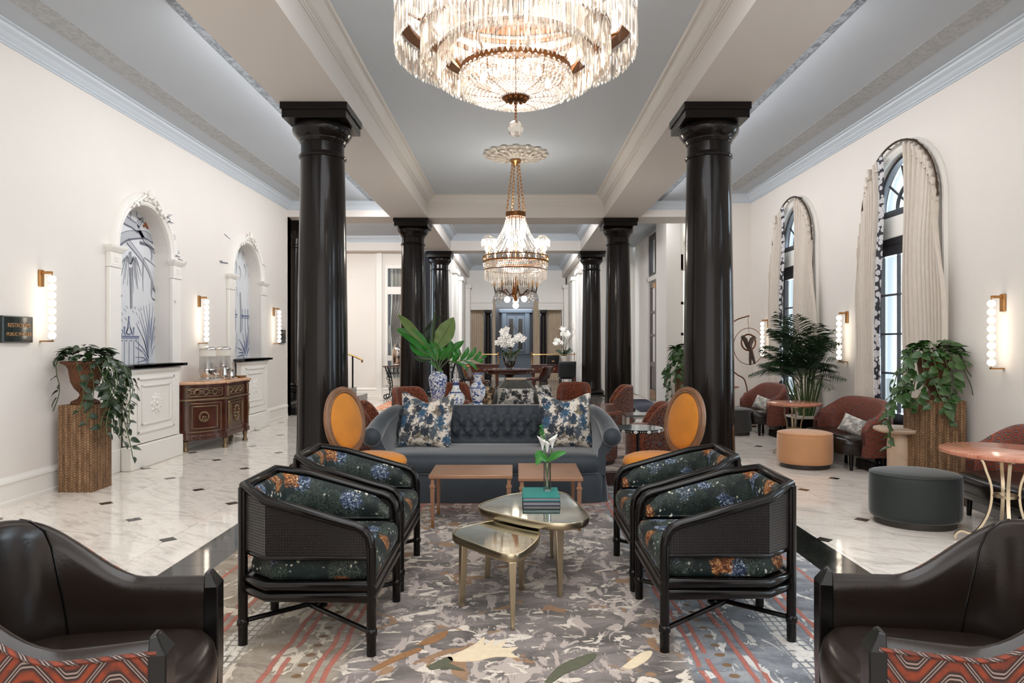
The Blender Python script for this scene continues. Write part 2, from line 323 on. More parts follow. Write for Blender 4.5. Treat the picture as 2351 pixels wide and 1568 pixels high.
# border strip cloth of the window curtains
g = G('black_white_floral_border'); v = g.co(); d = g.voro(v, 16); e = g.noise(v, 50, 4, 0.6, 2)
msk = g.M('MULTIPLY', g.M('SUBTRACT', 1.0, g.step(d, 0.52, 0.58)), g.step(e, 0.36, 0.42))
g.set(color=g.mix(msk, C(44, 44, 52), C(206, 204, 206)), rough=0.8); MT['border_cloth'] = g.m
# ---------------------------------------------------------------- the rug
g = G('hand_tufted_rug'); v = g.co(); x, y, _ = g.xyz(v)
wob = g.M('MULTIPLY', g.M('SUBTRACT', g.noise(v, 2.2, 3), 0.5), 0.07)
ax = g.M('ABSOLUTE', g.M('ADD', x, wob)); yy = g.M('ADD', y, wob)
st = g.vm('MULTIPLY', v, (1.0, 1.0, 1.0))
n1 = g.noise(g.vm('MULTIPLY', v, (1.3, 2.6, 1)), 2.0, 6, 0.62, 0.8)
n2 = g.noise(g.vm('MULTIPLY', v, (1.0, 1.6, 1)), 6.0, 5, 0.6, 1.2)
n3 = g.noise(g.vm('MULTIPLY', g.vm('ADD', v, (5, 3, 0)), (2.0, 1.0, 1)), 4.6, 5, 0.62, 1.0)
n4 = g.noise(v, 1.0, 2)
field = g.ramp(n1, [(0.34, C(70, 63, 58)), (0.48, C(104, 95, 89)), (0.58, C(128, 117, 112)), (0.7, C(88, 79, 72))])
field = g.mix(g.step(n3, 0.53, 0.545), field, C(172, 158, 148))
field = g.mix(g.step(n2, 0.57, 0.58), field, C(208, 196, 180))
field = g.mix(g.M('MULTIPLY', g.step(g.noise(g.vm('ADD', v, (9, 2, 0)), 3.4, 4, 0.5, 1.5), 0.62, 0.64), 0.9), field, C(142, 104, 66))
lat = g.ramp(n1, [(0.36, C(80, 82, 88)), (0.5, C(118, 122, 128)), (0.66, C(152, 152, 153))])
lat = g.mix(g.step(n3, 0.56, 0.575), lat, C(204, 200, 194))
latl = g.ramp(n1, [(0.36, C(112, 98, 80)), (0.5, C(160, 147, 130)), (0.66, C(132, 116, 94))])
latl = g.mix(g.step(n3, 0.55, 0.565), latl, C(206, 192, 170))
bord = g.mix(g.step(g.M('ADD', x, g.M('MULTIPLY', n4, 0.4)), -0.4, 0.8), latl, lat)
c = g.mix(g.step(ax, 0.74, 0.80), field, bord)
def band(val, at, hw):
    return g.M('SUBTRACT', 1.0, g.step(g.M('ABSOLUTE', g.M('SUBTRACT', val, at)), hw * 0.75, hw * 1.2))
coral = None
brk = g.step(g.noise(g.vm('MULTIPLY', v, (3, 2.2, 1)), 2.5, 3), 0.34, 0.38)
for a_ in (0.82, 0.875, 1.03, 1.085, 1.46, 1.52, 1.80):
    b_ = band(ax, a_, 0.0125); coral = b_ if coral is None else g.M('MAXIMUM', coral, b_)
inside = g.M('SUBTRACT', 1.0, g.step(ax, 1.53, 1.54))
for a_ in (4.12, 4.28, 4.36):
    coral = g.M('MAXIMUM', coral, g.M('MULTIPLY', band(yy, a_ - 0.52 + 2.3, 0.014), inside))
coral = g.M('MULTIPLY', coral, brk)
c = g.mix(g.M('MULTIPLY', coral, 0.92), c, C(168, 86, 66))
dy = g.M('MULTIPLY', g.M('SUBTRACT', g.M('FRACT', g.M('DIVIDE', y, 0.10)), 0.5), 0.10); dx = g.M('SUBTRACT', ax, 0.945)
dots = g.M('SUBTRACT', 1.0, g.step(g.M('ADD', g.M('MULTIPLY', dx, dx), g.M('MULTIPLY', g.M('MULTIPLY', dy, dy), 1.4)), 0.00042, 0.00062))
c = g.mix(dots, c, C(110, 78, 40))
cob = g.M('MULTIPLY', band(ax, 1.33, 0.06), g.M('MULTIPLY', g.step(g.M('PINGPONG', g.M('ADD', ax, 0.0), 0.02), 0.004, 0.008), g.step(g.M('PINGPONG', y, 0.028), 0.004, 0.009)))
c = g.mix(g.M('MULTIPLY', cob, 0.9), c, C(214, 208, 198))
pile = g.noise(v, 160, 3, 0.7)
c = g.mix(g.M('MULTIPLY', pile, 0.25), c, g.mix(0.5, c, C(70, 64, 60)))
g.set(color=c, rough=0.95, sheen=0.15)
hh = g.M('ADD', g.M('ADD', g.M('MULTIPLY', g.step(n2, 0.56, 0.59), 0.6), g.M('MULTIPLY', g.step(n3, 0.53, 0.555), 0.5)), g.M('ADD', g.M('MULTIPLY', pile, 0.15), g.M('MULTIPLY', coral, 0.5)))
g.bump(hh, 0.7, 0.012); MT['rug'] = g.m
g = G('far_rug'); v = g.co(); f = g.noise(g.vm('MULTIPLY', v, (1, 2, 1)), 3, 5, 0.6, 1)
g.set(color=g.ramp(f, [(0.36, C(96, 92, 96)), (0.5, C(168, 150, 140)), (0.6, C(206, 196, 186)), (0.7, C(180, 104, 80))]), rough=0.95); MT['rug_far'] = g.m
g = G('orange_rug'); v = g.co(); f = g.noise(v, 5, 5, 0.6, 1)
g.set(color=g.ramp(f, [(0.42, C(196, 104, 70)), (0.55, C(222, 190, 160)), (0.7, C(180, 120, 90))]), rough=0.95); MT['rug_orange'] = g.m
MT['rug_blue'] = plain('dark_blue_rug', C(44, 46, 60), 0.95, 0.2, 10)
# ---------------------------------------------------------------- mesh builder
class MB:
    def __init__(s): s.v = []; s.f = []; s.uv = {}
    def add(s, vs, fs, uvs=None):
        o = len(s.v); s.v += [tuple(p) for p in vs]
        for i, f in enumerate(fs):
            if uvs: s.uv[len(s.f)] = uvs[i]
            s.f.append([o + k for k in f])
        return s
    def box(s, x0, x1, y0, y1, z0, z1):
        vs = [(x, y, z) for z in (z0, z1) for y in (y0, y1) for x in (x0, x1)]
        return s.add(vs, [(0, 2, 3, 1), (4, 5, 7, 6), (0, 1, 5, 4), (2, 6, 7, 3), (0, 4, 6, 2), (1, 3, 7, 5)])
    def prism(s, pts, z0, z1):
        n = len(pts)
        a = sum(pts[i][0] * pts[(i + 1) % n][1] - pts[(i + 1) % n][0] * pts[i][1] for i in range(n))
        if a < 0: pts = pts[::-1]
        vs = [(x, y, z0) for x, y in pts] + [(x, y, z1) for x, y in pts]
        per = [0]
        for i in range(n): per.append(per[-1] + math.dist(pts[i], pts[(i + 1) % n]))
        fs = [tuple(range(n))[::-1], tuple(range(n, 2 * n))]
        uvs = [[pts[i] for i in fs[0]], [pts[i] for i in range(n)]]
        for i in range(n):
            j = (i + 1) % n; fs.append((i, j, n + j, n + i))
            uvs.append([(per[i], z0), (per[i + 1], z0), (per[i + 1], z1), (per[i], z1)])
        return s.add(vs, fs, uvs)
    def loft(s, rings, closed=True, cap0=False, cap1=False, uvm=True):
        n = len(rings[0]); vs = [p for r in rings for p in r]; fs = []; uvs = []
        L = [0]
        for a, b in zip(rings, rings[1:]): L.append(L[-1] + sum(math.dist(a[k], b[k]) for k in range(n)) / n)
        P = []
        for r in rings:
            q = [0]
            for k in range(n): q.append(q[-1] + math.dist(r[k], r[(k + 1) % n]))
            P.append(q)
        m = n if closed else n - 1
        for i in range(len(rings) - 1):
            for k in range(m):
                k2 = (k + 1) % n
                fs.append((i * n + k, i * n + k2, (i + 1) * n + k2, (i + 1) * n + k))
                uvs.append([(P[i][k], L[i]), (P[i][k + 1], L[i]), (P[i + 1][k + 1], L[i + 1]), (P[i + 1][k], L[i + 1])])
        if cap0: fs.append(tuple(range(n))[::-1]); uvs.append([(rings[0][k][0], rings[0][k][1]) for k in range(n)][::-1])
        if cap1: b = (len(rings) - 1) * n; fs.append(tuple(range(b, b + n))); uvs.append([(rings[-1][k][0], rings[-1][k][1]) for k in range(n)])
        return s.add(vs, fs, uvs)
    def lathe(s, prof, n=24, c=(0, 0, 0), sx=1.0, sy=1.0, cap=True):
        rings = [[(c[0] + r * sx * math.cos(2 * PI * k / n), c[1] + r * sy * math.sin(2 * PI * k / n), c[2] + z) for k in range(n)] for r, z in prof]
        return s.loft(rings, True, cap, cap)
    def tube(s, pts, r, n=8, closed=False, cap=True):
        pts = [Vector(p) for p in pts]; rr = r if isinstance(r, (list, tuple)) else [r] * len(pts)
        N = len(pts); T = []
        for i in range(N):
            a = pts[(i - 1) % N] if (closed or i > 0) else pts[i]; b = pts[(i + 1) % N] if (closed or i < N - 1) else pts[i]
            T.append((b - a).normalized())
        up = Vector((0, 0, 1)) if abs(T[0].z) < 0.9 else Vector((1, 0, 0))
        x = T[0].cross(up).normalized(); rings = []
        for i in range(N):
            if i:
                x = x - T[i] * x.dot(T[i]); x = x.normalized() if x.length > 1e-6 else T[i].orthogonal().normalized()
            yv = T[i].cross(x)
            k = 1.0
            if 0 < i < N - 1 or closed:
                a = (pts[i] - pts[(i - 1) % N]).normalized(); b = (pts[(i + 1) % N] - pts[i]).normalized()
                k = min(1.5, 1 / max(0.5, math.sqrt(max(0.0, (1 + a.dot(b)) / 2))))
            rings.append([tuple(pts[i] + (x * math.cos(2 * PI * j / n) + yv * math.sin(2 * PI * j / n)) * rr[i] * k) for j in range(n)])
        if closed: rings.append(rings[0])
        return s.loft(rings, True, cap and not closed, cap and not closed)
    def cyl(s, p0, p1, r0, r1=None, n=12): return s.tube([p0, p1], [r0, r0 if r1 is None else r1], n)
    def ball(s, c, r, nu=14, nv=8, sc=(1, 1, 1)):
        prof = [(max(1e-4, r * math.sin(PI * i / nv)), -r * math.cos(PI * i / nv) * sc[2]) for i in range(nv + 1)]
        return s.lathe(prof, nu, c, sc[0], sc[1], cap=False)
    def strip(s, left, right, uvs=None):
        n = len(left); vs = list(left) + list(right)
        return s.add(vs, [(i, n + i, n + i + 1, i + 1) for i in range(n - 1)])
    def mesh(s, name, smooth=40):
        me = bpy.data.meshes.new(name); me.from_pydata(s.v, [], s.f)
        if s.uv:
            lay = me.uv_layers.new(name='uv'); i = 0; flat = []
            for fi, f in enumerate(s.f):
                u = s.uv.get(fi) or [(s.v[k][0], s.v[k][1]) for k in f]
                for p in u: flat += [p[0], p[1]]
            lay.data.foreach_set('uv', flat)
        if smooth:
            me.polygons.foreach_set('use_smooth', [True] * len(me.polygons))
            me.set_sharp_from_angle(angle=math.radians(smooth))
        me.update(); return me
    def build(s, name, mat, parent=None, smooth=40, bevel=0.0, seg=2, sub=0, loc=None, solid=0.0, label=None):
        return link(name, s.mesh(name, smooth), mat, parent, bevel, seg, sub, loc, solid, label)
def link(name, me, mat, parent=None, bevel=0.0, seg=2, sub=0, loc=None, solid=0.0, label=None):
    o = bpy.data.objects.new(name, me); COL.objects.link(o)
    if mat is not None and not me.materials: me.materials.append(MT[mat] if isinstance(mat, str) else mat)
    if parent: o.parent = parent
    if loc: o.location = loc
    if solid: m = o.modifiers.new('solid', 'SOLIDIFY'); m.thickness = solid; m.offset = 0
    if bevel:
        m = o.modifiers.new('bevel', 'BEVEL'); m.width = bevel; m.segments = seg; m.limit_method = 'ANGLE'; m.angle_limit = math.radians(35); m.harden_normals = False
    if sub: m = o.modifiers.new('sub', 'SUBSURF'); m.levels = sub; m.render_levels = sub
    if label: o['label'] = label
    return o
def tag(o, label=None, cat=None, group=None, kind=None):
    if label: o['label'] = label
    if cat: o['category'] = cat
    if group: o['group'] = group
    if kind: o['kind'] = kind
    return o
def thing(name, label, cat, loc=(0, 0, 0), rz=0.0, group=None):
    o = bpy.data.objects.new(name, None); COL.objects.link(o); o.empty_display_size = 0.1
    o.location = loc; o.rotation_euler = (0, 0, rz); return tag(o, label, cat, group)
def struct(o): o['kind'] = 'structure'; return o
KIDS = None
def dup(root, loc=None, rz=None, label=None, group=None, parent=None):
    global KIDS
    r = root.copy(); COL.objects.link(r)
    if loc is not None: r.location = loc
    if rz is not None: r.rotation_euler = (0, 0, rz)
    if label: r['label'] = label
    if group: r['group'] = group
    if parent: r.parent = parent
    for ch in list(root.children): dup(ch, parent=r)
    return r
def arc(cx, cy, r, a0, a1, n): return [(cx + r * math.cos(a0 + (a1 - a0) * i / n), cy + r * math.sin(a0 + (a1 - a0) * i / n)) for i in range(n + 1)]
def sm(t): t = max(0.0, min(1.0, t)); return t * t * (3 - 2 * t)
def crv(pts, n=6):
    """Catmull-Rom through pts"""
    P = [Vector(p) for p in pts]; out = []
    for i in range(len(P) - 1):
        a = P[i - 1] if i else P[i] * 2 - P[i + 1]; b, c = P[i], P[i + 1]; d = P[i + 2] if i + 2 < len(P) else P[i + 1] * 2 - P[i]
        for k in range(n):
            t = k / n
            out.append(0.5 * ((2 * b) + (c - a) * t + (2 * a - 5 * b + 4 * c - d) * t * t + (3 * b - a - 3 * c + d) * t ** 3))
    out.append(P[-1]); return [tuple(p) for p in out]
def moulding(path, prof, closed=False):
    """sweep a 2d profile (out, up) along a horizontal polyline; out is to the left of travel"""
    mb = MB(); P = [Vector((p[0], p[1])) for p in path]; n = len(P); rings = []
    for i in range(n):
        a = (P[i] - P[i - 1]).normalized() if (i or closed) else None; b = (P[(i + 1) % n] - P[i]).normalized() if (i < n - 1 or closed) else None
        a = a or b; b = b or a
        na = Vector((-a.y, a.x)); nb = Vector((-b.y, b.x)); m = (na + nb)
        m = m / max(0.2, m.dot(na)) if m.length > 1e-6 else na
        rings.append([(P[i].x + m.x * o, P[i].y + m.y * o, path[i][2] + z) for o, z in prof])
    if closed: rings.append(rings[0])
    mb.loft(rings, False); return mb
# ---------------------------------------------------------------- room shell
XL, XR, AC, NC, SOF = -4.53, 4.45, 4.25, 4.39, 3.96
XI, XO = 1.76, 2.49
CB0, CB1 = 13.55, 14.3
def slab(name, x0, x1, y0, y1, z0, z1, mat): return struct(MB().box(x0, x1, y0, y1, z0, z1).build(name, mat))
floor = slab('floor', -8.2, 6.0, -4.4, 30.2, -0.12, -0.006, 'grout')
slab('ground_outside', 6.0, 26, -10, 30, -0.2, -0.1, 'ext_ground')
def clip(poly, ax, lim, keep_less):
    out = []
    for i in range(len(poly)):
        a, b = poly[i], poly[(i + 1) % len(poly)]
        ia = (a[ax] <= lim) == keep_less or a[ax] == lim; ib = (b[ax] <= lim) == keep_less or b[ax] == lim
        if ia: out.append(a)
        if ia != ib:
            t = (lim - a[ax]) / (b[ax] - a[ax]); out.append((a[0] + (b[0] - a[0]) * t, a[1] + (b[1] - a[1]) * t))
    return out
def cliprect(poly, x0, x1, y0, y1):
    for ax, lim, k in ((0, x0, False), (0, x1, True), (1, y0, False), (1, y1, True)):
        if len(poly) < 3: return []
        poly = clip(poly, ax, lim, k)
    return poly
def parea(p): return abs(sum(p[i][0] * p[(i + 1) % len(p)][1] - p[(i + 1) % len(p)][0] * p[i][1] for i in range(len(p)))) / 2
def tile_poly(i, j, ax, ay, p, c=0.068, g=0.0018):
    x0, x1, y0, y1 = ax + i * p + g, ax + (i + 1) * p - g, ay + j * p + g, ay + (j + 1) * p - g
    out = []
    for (x, y, sx, sy, a, b) in ((x0, y0, 1, 1, i, j), (x1, y0, -1, 1, i + 1, j), (x1, y1, -1, -1, i + 1, j + 1), (x0, y1, 1, -1, i, j + 1)):
        if (a + b) % 2 == 0:
            q = [(x + sx * c, y), (x, y + sy * c)]
            if (sx, sy) in ((1, 1), (-1, -1)): q = q[::-1]
            out += q
        else: out.append((x, y))
    return out
def centre_build(name, poly, z0, z1, mat):
    cx = sum(q[0] for q in poly) / len(poly); cy = sum(q[1] for q in poly) / len(poly)
    return MB().prism([(a - cx, b - cy) for a, b in poly], z0, z1).build(name, mat, floor, smooth=0, loc=(cx, cy, 0))
P_T = 0.572
for (x0, x1, ax, ay) in ((XL, -2.24, -3.14, 5.615), (2.24, 4.0, 2.85, 5.615)):
    for j in range(-6, 15):
        for i in range(-6, 6):
            q = cliprect(tile_poly(i, j, ax, ay, P_T), x0, x1, 2.4, 13.55)
            if len(q) >= 3 and parea(q) > 0.004: centre_build('marble_tile', q, -0.012, 0.0, 'marble')
            if (i + j) % 2 == 0:
                X, Y = ax + i * P_T, ay + j * P_T; r = 0.0655
                q = cliprect([(X - r, Y), (X, Y - r), (X + r, Y), (X, Y + r)], x0, x1, 2.4, 13.55)
                if len(q) >= 3 and parea(q) > 0.0008: centre_build('inset_tile', q, -0.012, 0.0005, 'inset')
def band_tiles(x0, x1, y0, y1, nx, ny):
    g = 0.0018; me = None
    for i in range(nx):
        for j in range(ny):
            a0 = x0 + (x1 - x0) * i / nx; b0 = y0 + (y1 - y0) * j / ny; w = (x1 - x0) / nx - g; d = (y1 - y0) / ny - g
            if me is None: me = MB().box(-w / 2, w / 2, -d / 2, d / 2, -0.012, 0.0).mesh('border_tile', 0)
            link('border_tile', me, 'black_marble', floor, loc=(a0 + w / 2 + g / 2, b0 + d / 2 + g / 2, 0))
for sx in (-1, 1): band_tiles(min(sx * 1.94, sx * 2.238), max(sx * 1.94, sx * 2.238), 2.4, 13.55, 1, 38)
band_tiles(4.0, 4.45, 2.4, 12.9, 1, 26)
band_tiles(-1.938, 1.938, 6.95, 7.65, 12, 2)
band_tiles(-1.938, 1.938, 12.95, 13.55, 12, 2)
mb = MB()
for (x0, x1, y0, y1, p) in ((-4.55, -2.3, 13.56, 18.3, 0.57), (2.3, 3.45, 13.56, 19, 0.57), (-4.5, XR, -4.2, 2.39, 1.14)):
    y = y0
    while y < y1 - 0.05:
        x = x0
        while x < x1 - 0.05:
            mb.box(x + 0.002, min(x + p, x1) - 0.002, y + 0.002, min(y + p, y1) - 0.002, -0.012, 0.0); x += p
        y += p
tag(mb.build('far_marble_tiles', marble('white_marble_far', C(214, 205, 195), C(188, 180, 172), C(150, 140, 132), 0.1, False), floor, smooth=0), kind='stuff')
mb = MB()
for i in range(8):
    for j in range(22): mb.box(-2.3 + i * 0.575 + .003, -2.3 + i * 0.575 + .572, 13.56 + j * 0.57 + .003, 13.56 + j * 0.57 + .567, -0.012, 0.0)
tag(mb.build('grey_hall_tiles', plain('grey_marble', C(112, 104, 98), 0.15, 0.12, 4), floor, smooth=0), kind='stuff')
mb = MB()
for a in (-4.0, -3.43, -2.86):
    for b in (14.4, 15.54, 16.7, 17.8):
        o = 0.57 if abs(a + 3.43) < .01 else 0; mb.prism([(a - .065, b + o), (a, b + o - .065), (a + .065, b + o), (a, b + o + .065)], -0.01, 0.001)
tag(mb.build('far_inset_tiles', 'inset', floor, smooth=0), kind='stuff')
# walls with arched openings; plane x = X
def arch_wall(X, y0, y1, ztop, ops, depth, mat, name, na=20):
    """ops: (yc, half, zbot, zspring); the reveal goes to X + depth"""
    mb = MB(); y = y0; q = lambda a, b, c, d: mb.add([(X, *a), (X, *b), (X, *c), (X, *d)], [(0, 1, 2, 3)])
    for (yc, h, zb, zs) in sorted(ops):
        q((y, 0), (yc - h, 0), (yc - h, ztop), (y, ztop))
        if zb > 0: q((yc - h, 0), (yc + h, 0), (yc + h, zb), (yc - h, zb))
        A = [(yc - h * math.cos(PI * k / na), zs + h * math.sin(PI * k / na)) for k in range(na + 1)]
        for a, b in zip(A, A[1:]): q(a, b, (b[0], ztop), (a[0], ztop))
        out = [(yc - h, zb)] + A + [(yc + h, zb)]
        for a, b in zip(out, out[1:]): mb.add([(X, *a), (X, *b), (X + depth, *b), (X + depth, *a)], [(0, 1, 2, 3)])
        if zb > 0: mb.add([(X, yc - h, zb), (X, yc + h, zb), (X + depth, yc + h, zb), (X + depth, yc - h, zb)], [(0, 1, 2, 3)])
        y = yc + h
    q((y, 0), (y1, 0), (y1, ztop), (y, ztop))
    return struct(mb.build(name, mat, smooth=30))
NICHE_Y = (8.34, 11.49)
arch_wall(XL, -4.2, 13.75, 4.45, [(yc, 0.58, 1.16, 2.53) for yc in NICHE_Y], -0.19, 'wall', 'wall_left')
WIN_Y = (7.81, 10.80, 4.72, 1.65)
arch_wall(XR, -4.2, 12.9, 4.45, [(yc, 0.66, 0.0, 2.98) for yc in WIN_Y], 0.14, 'wall', 'wall_right')
slab('wall_front', -4.7, 4.7, -4.4, -4.2, 0, 4.6, 'wall')
slab('wall_left_end', -8.0, XL, 13.55, 13.75, 0, 4.45, 'wall')
slab('wall_stair_side', -8.3, -8.1, 13.55, 18.6, 0, 4.6, 'warm_wall')
slab('wall_right_end', 3.9, 4.7, 12.9, 13.1, 0, 4.45, 'wall')
slab('wall_right_return', 3.9, 4.0, 13.1, 14.95, 0, 4.45, 'wall')
slab('wall_right_far', 3.45, 3.6, 17.75, 19.75, 0, 4.45, 'white')
slab('wall_right_far_top', 3.45, 3.6, 15.15, 17.75, 4.22, 4.45, 'white')
slab('wall_right_corner', 3.3, 3.62, 14.95, 16.05, 0, 4.45, 'white')
slab('wall_vestibule', 4.9, 5.0, 13.1, 19.8, 0, 4.5, 'white')
slab('ceiling_vestibule', 3.45, 5.0, 13.1, 19.8, 4.4, 4.5, 'white')
slab('wall_vestibule_end', 3.6, 5.0, 19.75, 19.85, 0, 4.5, 'white')
# far left wall with a tall interior window
FY = 18.3
for (x0, x1, z0, z1) in ((-8.2, -3.50, 0, 4.25), (-2.58, -2.555, 0, 4.25), (-3.5, -2.55, 0, 0.32), (-3.5, -2.55, 3.55, 4.25)):
    slab('wall_back_left', x0, x1, FY, FY + 0.16, z0, z1, 'wall')
slab('trim_1', -3.72, -3.58, FY - 0.06, FY, 0, 3.9, 'white')
# nave beyond the third columns
slab('wall_hall_left', -4.5, -1.86, 19.9, 26.2, 0, 4.45, 'white')
slab('wall_hall_right', 1.95, 4.5, 19.9, 26.2, 0, 4.45, 'white')
for k, (x0, x1, y0, y1) in enumerate(((-1.86, -1.74, 19.95, 20.7), (-1.86, -1.76, 22.3, 23.0), (1.83, 1.95, 19.95, 20.7), (1.85, 1.95, 22.3, 23.0), (-1.86, -1.7, 25.4, 26), (1.8, 1.95, 25.4, 26))):
    slab('trim_%d' % (k + 10), x0, x1, y0, y1, 0, 3.5, 'white'); slab('trim_%d' % (k + 20), x0 - .05, x1 + .05, y0 - .06, y1 + .06, 3.5, 3.62, 'white')
# arched screen wall at the end
mb = MB(); BY = 26.0; zs, h = 3.02, 0.88
A = [(-h * math.cos(PI * k / 20), zs + h * math.sin(PI * k / 20)) for k in range(21)]
for y in (BY, BY + 0.2):
    for a, b in zip(A, A[1:]): mb.add([(a[0], y, a[1]), (b[0], y, b[1]), (b[0], y, 4.5), (a[0], y, 4.5)], [(0, 1, 2, 3)])
    for s in (-1, 1): mb.add([(s * h, y, 2.72), (s * 1.9, y, 2.72), (s * 1.9, y, 4.5), (s * h, y, 4.5)], [(0, 1, 2, 3)])
for a, b in zip([(-h, 2.72)] + A, A + [(h, 2.72)]): mb.add([(a[0], BY, a[1]), (b[0], BY, b[1]), (b[0], BY + .2, b[1]), (a[0], BY + .2, a[1])], [(0, 1, 2, 3)])
for s in (-1, 1): mb.add([(s * h, BY, 2.72), (s * 1.9, BY, 2.72), (s * 1.9, BY + .2, 2.72), (s * h, BY + .2, 2.72)], [(0, 1, 2, 3)])
struct(mb.build('wall_back', 'white', smooth=30))
for s in (-1, 1):
    slab('trim_3', s * 1.36 - 0.5, s * 1.36 + 0.5, BY - 0.07, BY, 2.72, 2.98, 'white'); slab('trim_4', s * 1.36 - 0.5, s * 1.36 + 0.5, BY - 0.12, BY, 2.98, 3.04, 'white')
    slab('trim_5', s * 1.86 - 0.1, s * 1.86 + 0.1, BY - 0.05, BY + .15, 0, 2.72, 'white')
slab('wall_far_room', -3.2, 3.2, 29.6, 29.8, 0, 4.4, 'dark_slate')
slab('wall_far_room_left', -3.3, -3.2, 26.2, 29.8, 0, 4.4, 'dark_slate'); slab('wall_far_room_right', 3.2, 3.3, 26.2, 29.8, 0, 4.4, 'dark_slate')
slab('ceiling_far_room', -3.3, 3.3, 26.0, 29.8, 4.4, 4.5, 'wall')
slab('trim_6', -3.2, 3.2, 28.2, 28.4, 2.92, 3.3, 'crown_blue'); slab('trim_7', -3.2, 3.2, 27.2, 27.4, 3.3, 3.75, 'beam')
# ceilings and beams
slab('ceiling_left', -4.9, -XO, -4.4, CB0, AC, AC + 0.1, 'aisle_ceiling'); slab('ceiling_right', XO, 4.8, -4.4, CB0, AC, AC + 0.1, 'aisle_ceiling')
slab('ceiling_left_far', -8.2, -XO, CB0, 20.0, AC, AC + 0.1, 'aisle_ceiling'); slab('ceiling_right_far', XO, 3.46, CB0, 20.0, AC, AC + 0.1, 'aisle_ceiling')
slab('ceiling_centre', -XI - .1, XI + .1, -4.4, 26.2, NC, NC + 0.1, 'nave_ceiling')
slab('ceiling_beam_left', -XO, -XI, -4.4, 26.0, SOF, 4.5, 'beam'); slab('ceiling_beam_right', XI, XO, -4.4, 26.0, SOF, 4.5, 'beam')
slab('ceiling_beam_cross', -XI, XI, CB0 + .1, CB1 + .1, SOF, 4.4, 'beam'); slab('ceiling_beam_cross', -XI, XI, 18.5, 19.15, SOF, 4.4, 'beam')
slab('ceiling_beam_aisle_left', -8.0, -XO, CB0, CB1, SOF, 4.3, 'beam'); slab('ceiling_beam_aisle_right', XO, 4.0, CB0, CB1, SOF, 4.3, 'beam')
slab('ceiling_beam_stair', -8.0, -XO, 17.9, 18.3, 3.88, 4.3, 'wall')
# stencilled ceiling bands
slab('trim_30', -XO - 0.37, -XO - 0.0, -4.2, CB0, AC - 0.004, AC, 'stencil'); slab('trim_31', XO, XO + 0.37, -4.2, CB0, AC - 0.004, AC, 'stencil')
slab('trim_32', -4.13, -3.88, -4.2, CB0 - .35, AC - 0.003, AC, 'stencil_faint'); slab('trim_33', 3.8, 4.05, -4.2, 12.5, AC - 0.003, AC, 'stencil_faint')
# crowns
PA = [(0, -.155), (.014, -.155), (.014, -.137), (.03, -.13), (.03, -.112), (.045, -.1), (.062, -.068), (.1, -.04), (.108, -.018), (.14, -.015), (.14, 0)]
PN = [(0, -.165), (.014, -.165), (.014, -.15), (.03, -.145), (.034, -.13), (.05, -.128), (.05, -.115), (.062, -.11), (.08, -.075), (.118, -.045), (.125, -.022), (.155, -.02), (.17, -.008), (.17, 0)]
def crown(name, path, prof, mat, closed=False): return struct(moulding(path, prof, closed).build(name, mat, smooth=25))
crown('trim_40', [(-XO, CB0, AC), (XL, CB0, AC), (XL, -4.2, AC)], PA, 'crown_blue')
crown('trim_41', [(XR, -4.2, AC), (XR, 12.9, AC), (3.9, 12.9, AC), (3.9, CB0, AC), (XO, CB0, AC)], PA, 'crown_blue')
for k, (y0, y1) in enumerate(((-4.2, CB0 + .1), (CB1 + .1, 18.5), (19.15, 26.0))):
    crown('trim_%d' % (42 + k), [(-XI, y0, NC), (XI, y0, NC), (XI, y1, NC), (-XI, y1, NC)], PN, 'crown_blue' if k else 'trim', True)
crown('trim_46', [(-XO, 17.9, AC), (-8.0, 17.9, AC)], PA, 'crown_blue')
# baseboards
PB = [(0.02, 0), (0.02, 0.2), (0.034, 0.205), (0.03, 0.225), (0.012, 0.24), (0, 0.26)]
PBo = [(0.03, 0), (0.03, 0.04), (0.02, 0.05)] + PB[1:]
def base(name, pts): return struct(moulding([(x, y, 0) for x, y in pts], PBo).build(name, 'white', smooth=25))
for (a, b) in ((13.5, 12.3), (10.68, 9.15), (7.53, -4.2)): base('baseboard_left', [(XL, a), (XL, b)])
prev = -4.2
for yc in sorted(WIN_Y): base('baseboard_right', [(XR, prev), (XR, yc - 0.80)]); prev = yc + 0.80
base('baseboard_right', [(XR, prev), (XR, 12.9), (3.9, 12.9)])
base('baseboard_back', [(-2.5, FY), (-8, FY)])
